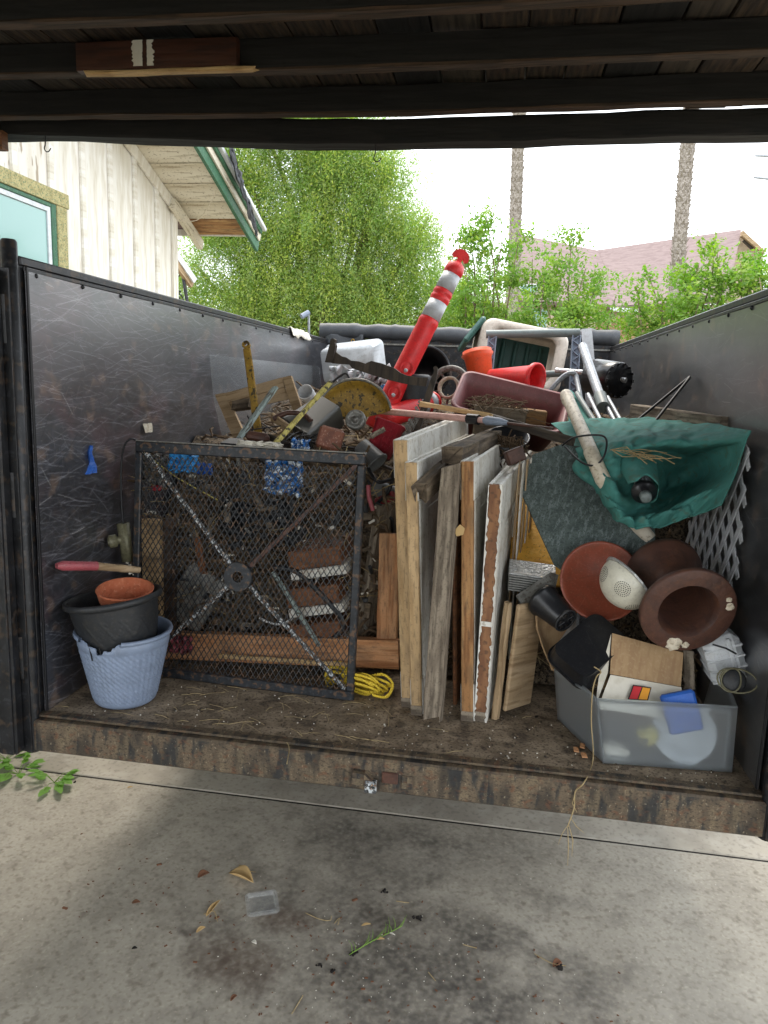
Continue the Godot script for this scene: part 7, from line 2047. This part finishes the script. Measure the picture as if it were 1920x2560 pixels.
func make_litter() -> void:
	var r := RandomNumberGenerator.new()
	r.seed = 101
	var g := 0.003
	# dry leaves
	var curl := func(called: String, label: String, c: Vector3, long: float, wide: float, turn: float, rise: float, m: Material) -> void:
		var s := Shape.new(true)
		var b := Basis(Vector3.UP, turn)
		s.sheet(func(u: float, w: float) -> Vector3:
			var half := wide * sin(PI * pow(u, 0.7)) * 0.5
			return c + b * v3((u - 0.5) * long, 0.004 + rise * pow(absf(w - 0.5) * 2.0, 1.6) * sin(PI * u) + rise * 0.3 * u, (w - 0.5) * 2.0 * half * 0.8), 12, 8, 0.0012)
		thing(called, label, "leaf", s.mesh(), m)
	curl.call("dry_leaf", "big folded tan dry leaf on the concrete above the clear tray", Vector3(0.509, 0.000, -0.223), 0.105, 0.062, -0.45, 0.026, M.leaf_dry)
	curl.call("dry_leaf", "narrow curled tan leaf beside the clear tray", Vector3(0.474, 0.000, -0.078), 0.075, 0.018, 1.35, 0.01, M.leaf_dry)
	curl.call("dry_leaf", "crumpled grey leaf left of the big tan leaf", Vector3(0.388, -0.000, -0.211), 0.04, 0.034, 0.7, 0.012, M.leaf_brown)
	curl.call("dry_leaf", "flat reddish leaf alone on the open concrete", Vector3(0.241, 0.000, -0.056), 0.026, 0.022, 0.2, 0.004, M.leaf_brown)
	curl.call("dry_leaf", "small tan and brown leaf pair below the curled leaf", Vector3(0.473, 0.000, 0.012), 0.03, 0.014, 0.9, 0.008, M.leaf_dry)
	curl.call("dry_leaf", "dark shrivelled leaf low on the concrete", Vector3(0.324, 0.000, 0.114), 0.016, 0.01, 0.3, 0.005, M.clump)
	curl.call("dry_leaf", "pale slim leaf near the concrete joint", Vector3(-0.083, 0.000, -0.634), 0.022, 0.007, 0.6, 0.004, M.leaf_dry)
	curl.call("dry_leaf", "tiny pale leaf under the clear tray", Vector3(0.636, 0.000, 0.029), 0.02, 0.014, -0.5, 0.006, M.fleck)
	curl.call("dry_leaf", "pale seed husk lying along the green weed", Vector3(0.930, 0.000, -0.102), 0.03, 0.008, 0.4, 0.005, M.leaf_dry)
	curl.call("dry_leaf", "tan husk below the green weed", Vector3(0.980, 0.000, -0.055), 0.024, 0.008, 0.2, 0.005, M.leaf_dry)
	curl.call("dry_leaf", "white slim husk right of the tan husk", Vector3(1.009, 0.000, -0.082), 0.022, 0.005, -0.3, 0.003, M.fleck)
	curl.call("dry_leaf", "brown curled leaf near the bottom edge of the picture", Vector3(0.648, 0.000, 0.219), 0.022, 0.012, 1.0, 0.008, M.leaf_brown)
	# clear plastic lid
	var lid := base("clear_tray", "square clear plastic tray lying on the concrete", "tray", at((Vector3(0.608, -0.000, -0.126)) + v3(0, 0.0015, 0), Basis(Vector3.UP, 0.42)))
	piece("tray", tub(Vector2(0.08, 0.08), Vector2(0.075, 0.075), 0.009, 0.0012, 0.005, 0.008, false), M.clear, lid)
	# green weed pulled up and dropped
	var wd := base("green_weed", "uprooted green weed lying on the dark patch", "weed")
	var root: Vector3 = Vector3(0.905, 0.004, 0.018)
	var tip: Vector3 = Vector3(1.032, 0.006, -0.117)
	piece("stem", rod(curve([root, root.lerp(tip, 0.4) + v3(0, 0.004, 0), root.lerp(tip, 0.75), tip], 6), 0.0014, 6), M.grass_green, wd)
	for i in 15:
		var u := 0.05 + 0.95 * i / 14.0
		var p := root.lerp(tip, u)
		var d := v3(r.randf_range(-0.02, 0.03), r.randf_range(0.0, 0.012), r.randf_range(-0.06, -0.005))
		piece("blade", rod(curve([p, p + d * 0.5 + v3(0.004, 0.004, 0), p + d], 5), [0.0013, 0.0011, 0.0011, 0.001, 0.001, 0.0009, 0.0008, 0.0007, 0.0005, 0.0004, 0.0003], 4), M.grass_green, wd)
	# clumps of dark soil
	var clods := ["dark soil clump uppermost on the stained concrete", "dark soil clump just above the tip of the green weed", "dark soil clump at the root of the green weed", "dark soil clump between the tray and the green weed", "dark soil clump under the stalked leaf on bright concrete", "tiny dark clump beside the low green sprig", "small dark clump just below the root of the green weed"]
	for c in [[Vector3(0.961, 0.000, -0.260), 0.011], [Vector3(1.076, 0.000, -0.162), 0.013], [Vector3(0.913, 0.000, 0.008), 0.009], [Vector3(0.833, 0.000, 0.066), 0.008], [Vector3(1.475, 0.000, -0.055), 0.014], [Vector3(-0.308, 0.000, -0.628), 0.006], [Vector3(0.873, 0.000, 0.079), 0.006]]:
		var s := Shape.new()
		for i in 9:
			s.box(c[0] + v3(r.randfn(0, c[1] * 0.5), c[1] * 0.25, r.randfn(0, c[1] * 0.4)), Vector3.ONE * c[1] * r.randf_range(0.35, 0.7), Basis(v3(r.randf(), r.randf(), r.randf() + 0.1).normalized(), r.randf() * 3.0), c[1] * 0.1)
		thing("soil_clump", clods.pop_front(), "clump", s.mesh(), M.clump, Transform3D(), "soil clumps on the concrete")
	# twigs and root wisps
	var wisps := ["bent twig beside the narrow curled leaf", "fine twig above the big tan leaf", "wavy pale root wisp right of the clear tray", "small kinked root wisp beside the wavy one", "straight pale straw near the upper soil clump", "thin stalk of the brown leaf on bright concrete", "short twig low on the dark patch", "pale twig at the bottom edge of the picture", "short straw on the bright concrete", "curved straw standing at the edge of the trailer bed"]
	for t in [[Vector3(0.456, 0.004, -0.049), Vector3(0.481, 0.008, -0.063), Vector3(0.506, 0.004, -0.030)], [Vector3(0.477, 0.003, -0.286), Vector3(0.514, 0.004, -0.264), Vector3(0.541, 0.003, -0.262)], [Vector3(0.745, 0.003, -0.116), Vector3(0.792, 0.006, -0.096), Vector3(0.822, 0.004, -0.099), Vector3(0.823, 0.004, -0.117)], [Vector3(0.838, 0.003, -0.090), Vector3(0.848, 0.006, -0.112), Vector3(0.849, 0.003, -0.087)], [Vector3(1.000, 0.003, -0.221), Vector3(1.041, 0.003, -0.221)], [Vector3(1.410, 0.003, -0.089), Vector3(1.452, 0.008, -0.058), Vector3(1.492, 0.004, -0.060)], [Vector3(1.125, 0.003, 0.035), Vector3(1.146, 0.006, 0.063)], [Vector3(0.804, 0.003, 0.234), Vector3(0.817, 0.004, 0.175)], [Vector3(1.211, 0.003, -0.084), Vector3(1.250, 0.004, -0.076)], [Vector3(0.753, 0.612, 0.130), Vector3(0.732, 0.606, 0.038), Vector3(0.711, 0.604, -0.000)]]:
		pipe("dry_twig", wisps.pop_front(), "twig", curve(t, 5), 0.0013, M.straw, "dry twigs in the litter", 5)
	curl.call("dry_leaf", "brown crumpled leaf with a long stalk on the bright concrete", Vector3(1.470, 0.000, -0.057), 0.03, 0.024, 0.5, 0.014, M.leaf_brown)
	# paint flakes and grit
	var s := Shape.new()
	for i in 170:
		var p := v3(r.randfn(1.05, 0.3), 0.001, r.randfn(0.1, 0.12)) if i % 4 else v3(r.randf_range(-0.3, 2.0), 0.001, r.randf_range(-0.6, 0.4))
		var k := r.randf_range(0.0006, 0.002)
		s.box(p, v3(k * 2.0, 0.0012, k), Basis(Vector3.UP, r.randf() * 3.0))
	var fl := piece("paint_flakes", s.mesh(), M.fleck)
	tag(fl, "scatter of tiny pale paint flakes on the concrete", "flakes", "", "stuff")
	var s5 := Shape.new()
	for i in 240:
		var hub: Vector3 = [v3(0.62, 0, 0.0), v3(1.0, 0, -0.1), v3(1.45, 0, 0.12), v3(0.95, 0, 0.2), v3(0.3, 0, -0.1)][i % 5]
		var p := hub + v3(r.randfn(0, 0.2), 0.0015, r.randfn(0, 0.12))
		var k := r.randf_range(0.0008, 0.0035) * (2.0 if i % 17 == 0 else 1.0)
		s5.box(p, v3(k * 2.4, k * 0.6, k), Basis(Vector3.UP, r.randf() * 3.0))
	tag(piece("soil_crumbs", s5.mesh(), M.leaf_brown), "scatter of brown soil crumbs and leaf bits on the concrete", "crumbs", "", "stuff")
	var s2 := Shape.new()
	for i in 170:
		var p := v3(r.randf_range(0.1, 1.85), FLOOR + 0.002, -0.01 - 0.32 * pow(r.randf(), 1.3))
		var k := r.randf_range(0.0006, 0.0022)
		s2.box(p, v3(k * 2.0, 0.002, k), Basis(Vector3.UP, r.randf() * 3.0))
	tag(piece("bed_grit", s2.mesh(), M.fleck), "pale chips and grit scattered over the trailer bed", "grit", "", "stuff")
	var s3 := Shape.new()
	for i in 60:
		var p := v3(r.randfn(0.6, 0.3), FLOOR + 0.003, -0.03 - 0.27 * r.randf())
		var d := v3(r.randfn(0, 1), 0, r.randfn(0, 0.6)).normalized() * r.randf_range(0.01, 0.04)
		s3.tube([p - d, p + v3(0, 0.003, 0), p + d], r.randf_range(0.0005, 0.0009), 4)
	tag(piece("bed_straw", s3.mesh(), M.straw), "loose straw scattered over the trailer bed", "straw", "", "stuff")
	var s4 := Shape.new()
	for i in 130:
		var p := v3(r.randf_range(0.1, 1.85), FLOOR + 0.002, -0.02 - 0.33 * r.randf())
		var k := r.randf_range(0.002, 0.007)
		s4.box(p, v3(k * 2.0, k * 0.7, k), Basis(Vector3.UP, r.randf() * 3.0) * Basis(Vector3.RIGHT, r.randf()))
	tag(piece("bed_dirt", s4.mesh(), M.soil), "crumbs of brown dirt scattered over the trailer bed", "dirt", "", "stuff")
	# wood chips by the tub
	for c in [Vector3(1.479, 0.606, -0.121), Vector3(1.497, 0.606, -0.094), Vector3(1.497, 0.608, -0.142)]:
		thing("wood_chip", "reddish wood chip on the bed beside the frosted tub", "chip", cut([Vector2(-0.012, 0), Vector2(0.004, 0.01), Vector2(0.014, 0.002), Vector2(0.0, -0.008)], 0.004), M.wood_fir, at(c, Basis(Vector3.UP, r.randf() * 3.0) * Basis(Vector3.RIGHT, 1.3)), "chips by the tub")
	# weeds growing at the slab's edge
	for wdd in [[Vector3(-0.551, 0.000, -0.636), "leafy green weed at the concrete edge under the open door", 11], [Vector3(-0.668, 0.000, -0.727), "feathery weed half hidden under the open trailer door", 12], [Vector3(-0.381, 0.000, -0.611), "low green sprig with round leaves on the bright concrete", 13]]:
		var wn := base("weed_plant", wdd[1], "weed", at(wdd[0]), "weeds beside the concrete")
		var rr := RandomNumberGenerator.new()
		rr.seed = wdd[2]
		for i in 9:
			var a := rr.randf() * TAU
			var o := v3(cos(a), 0, sin(a))
			var len := rr.randf_range(0.04, 0.09)
			var e := o * len + v3(0, rr.randf_range(0.01, 0.05), 0)
			piece("stem", rod([Vector3(), e * 0.5 + v3(0, 0.012, 0), e], 0.0012, 4), M.grass_green, wn)
			for k in 3:
				var c := e * (0.55 + 0.22 * k)
				var sd := v3(-o.z, 0.1, o.x) * rr.randf_range(0.008, 0.016)
				var f := o * rr.randf_range(0.015, 0.032)
				var ls := Shape.new()
				ls.sheet(func(u: float, w: float) -> Vector3: return c + f * u * 1.6 + sd * (w - 0.5) * 2.2 * sin(PI * (0.08 + 0.9 * u)) + v3(0, 0.006 * u * (1.0 - u), 0), 5, 3, 0.0006)
				piece("leaf", ls.mesh(), M.leaf_weed, wn)
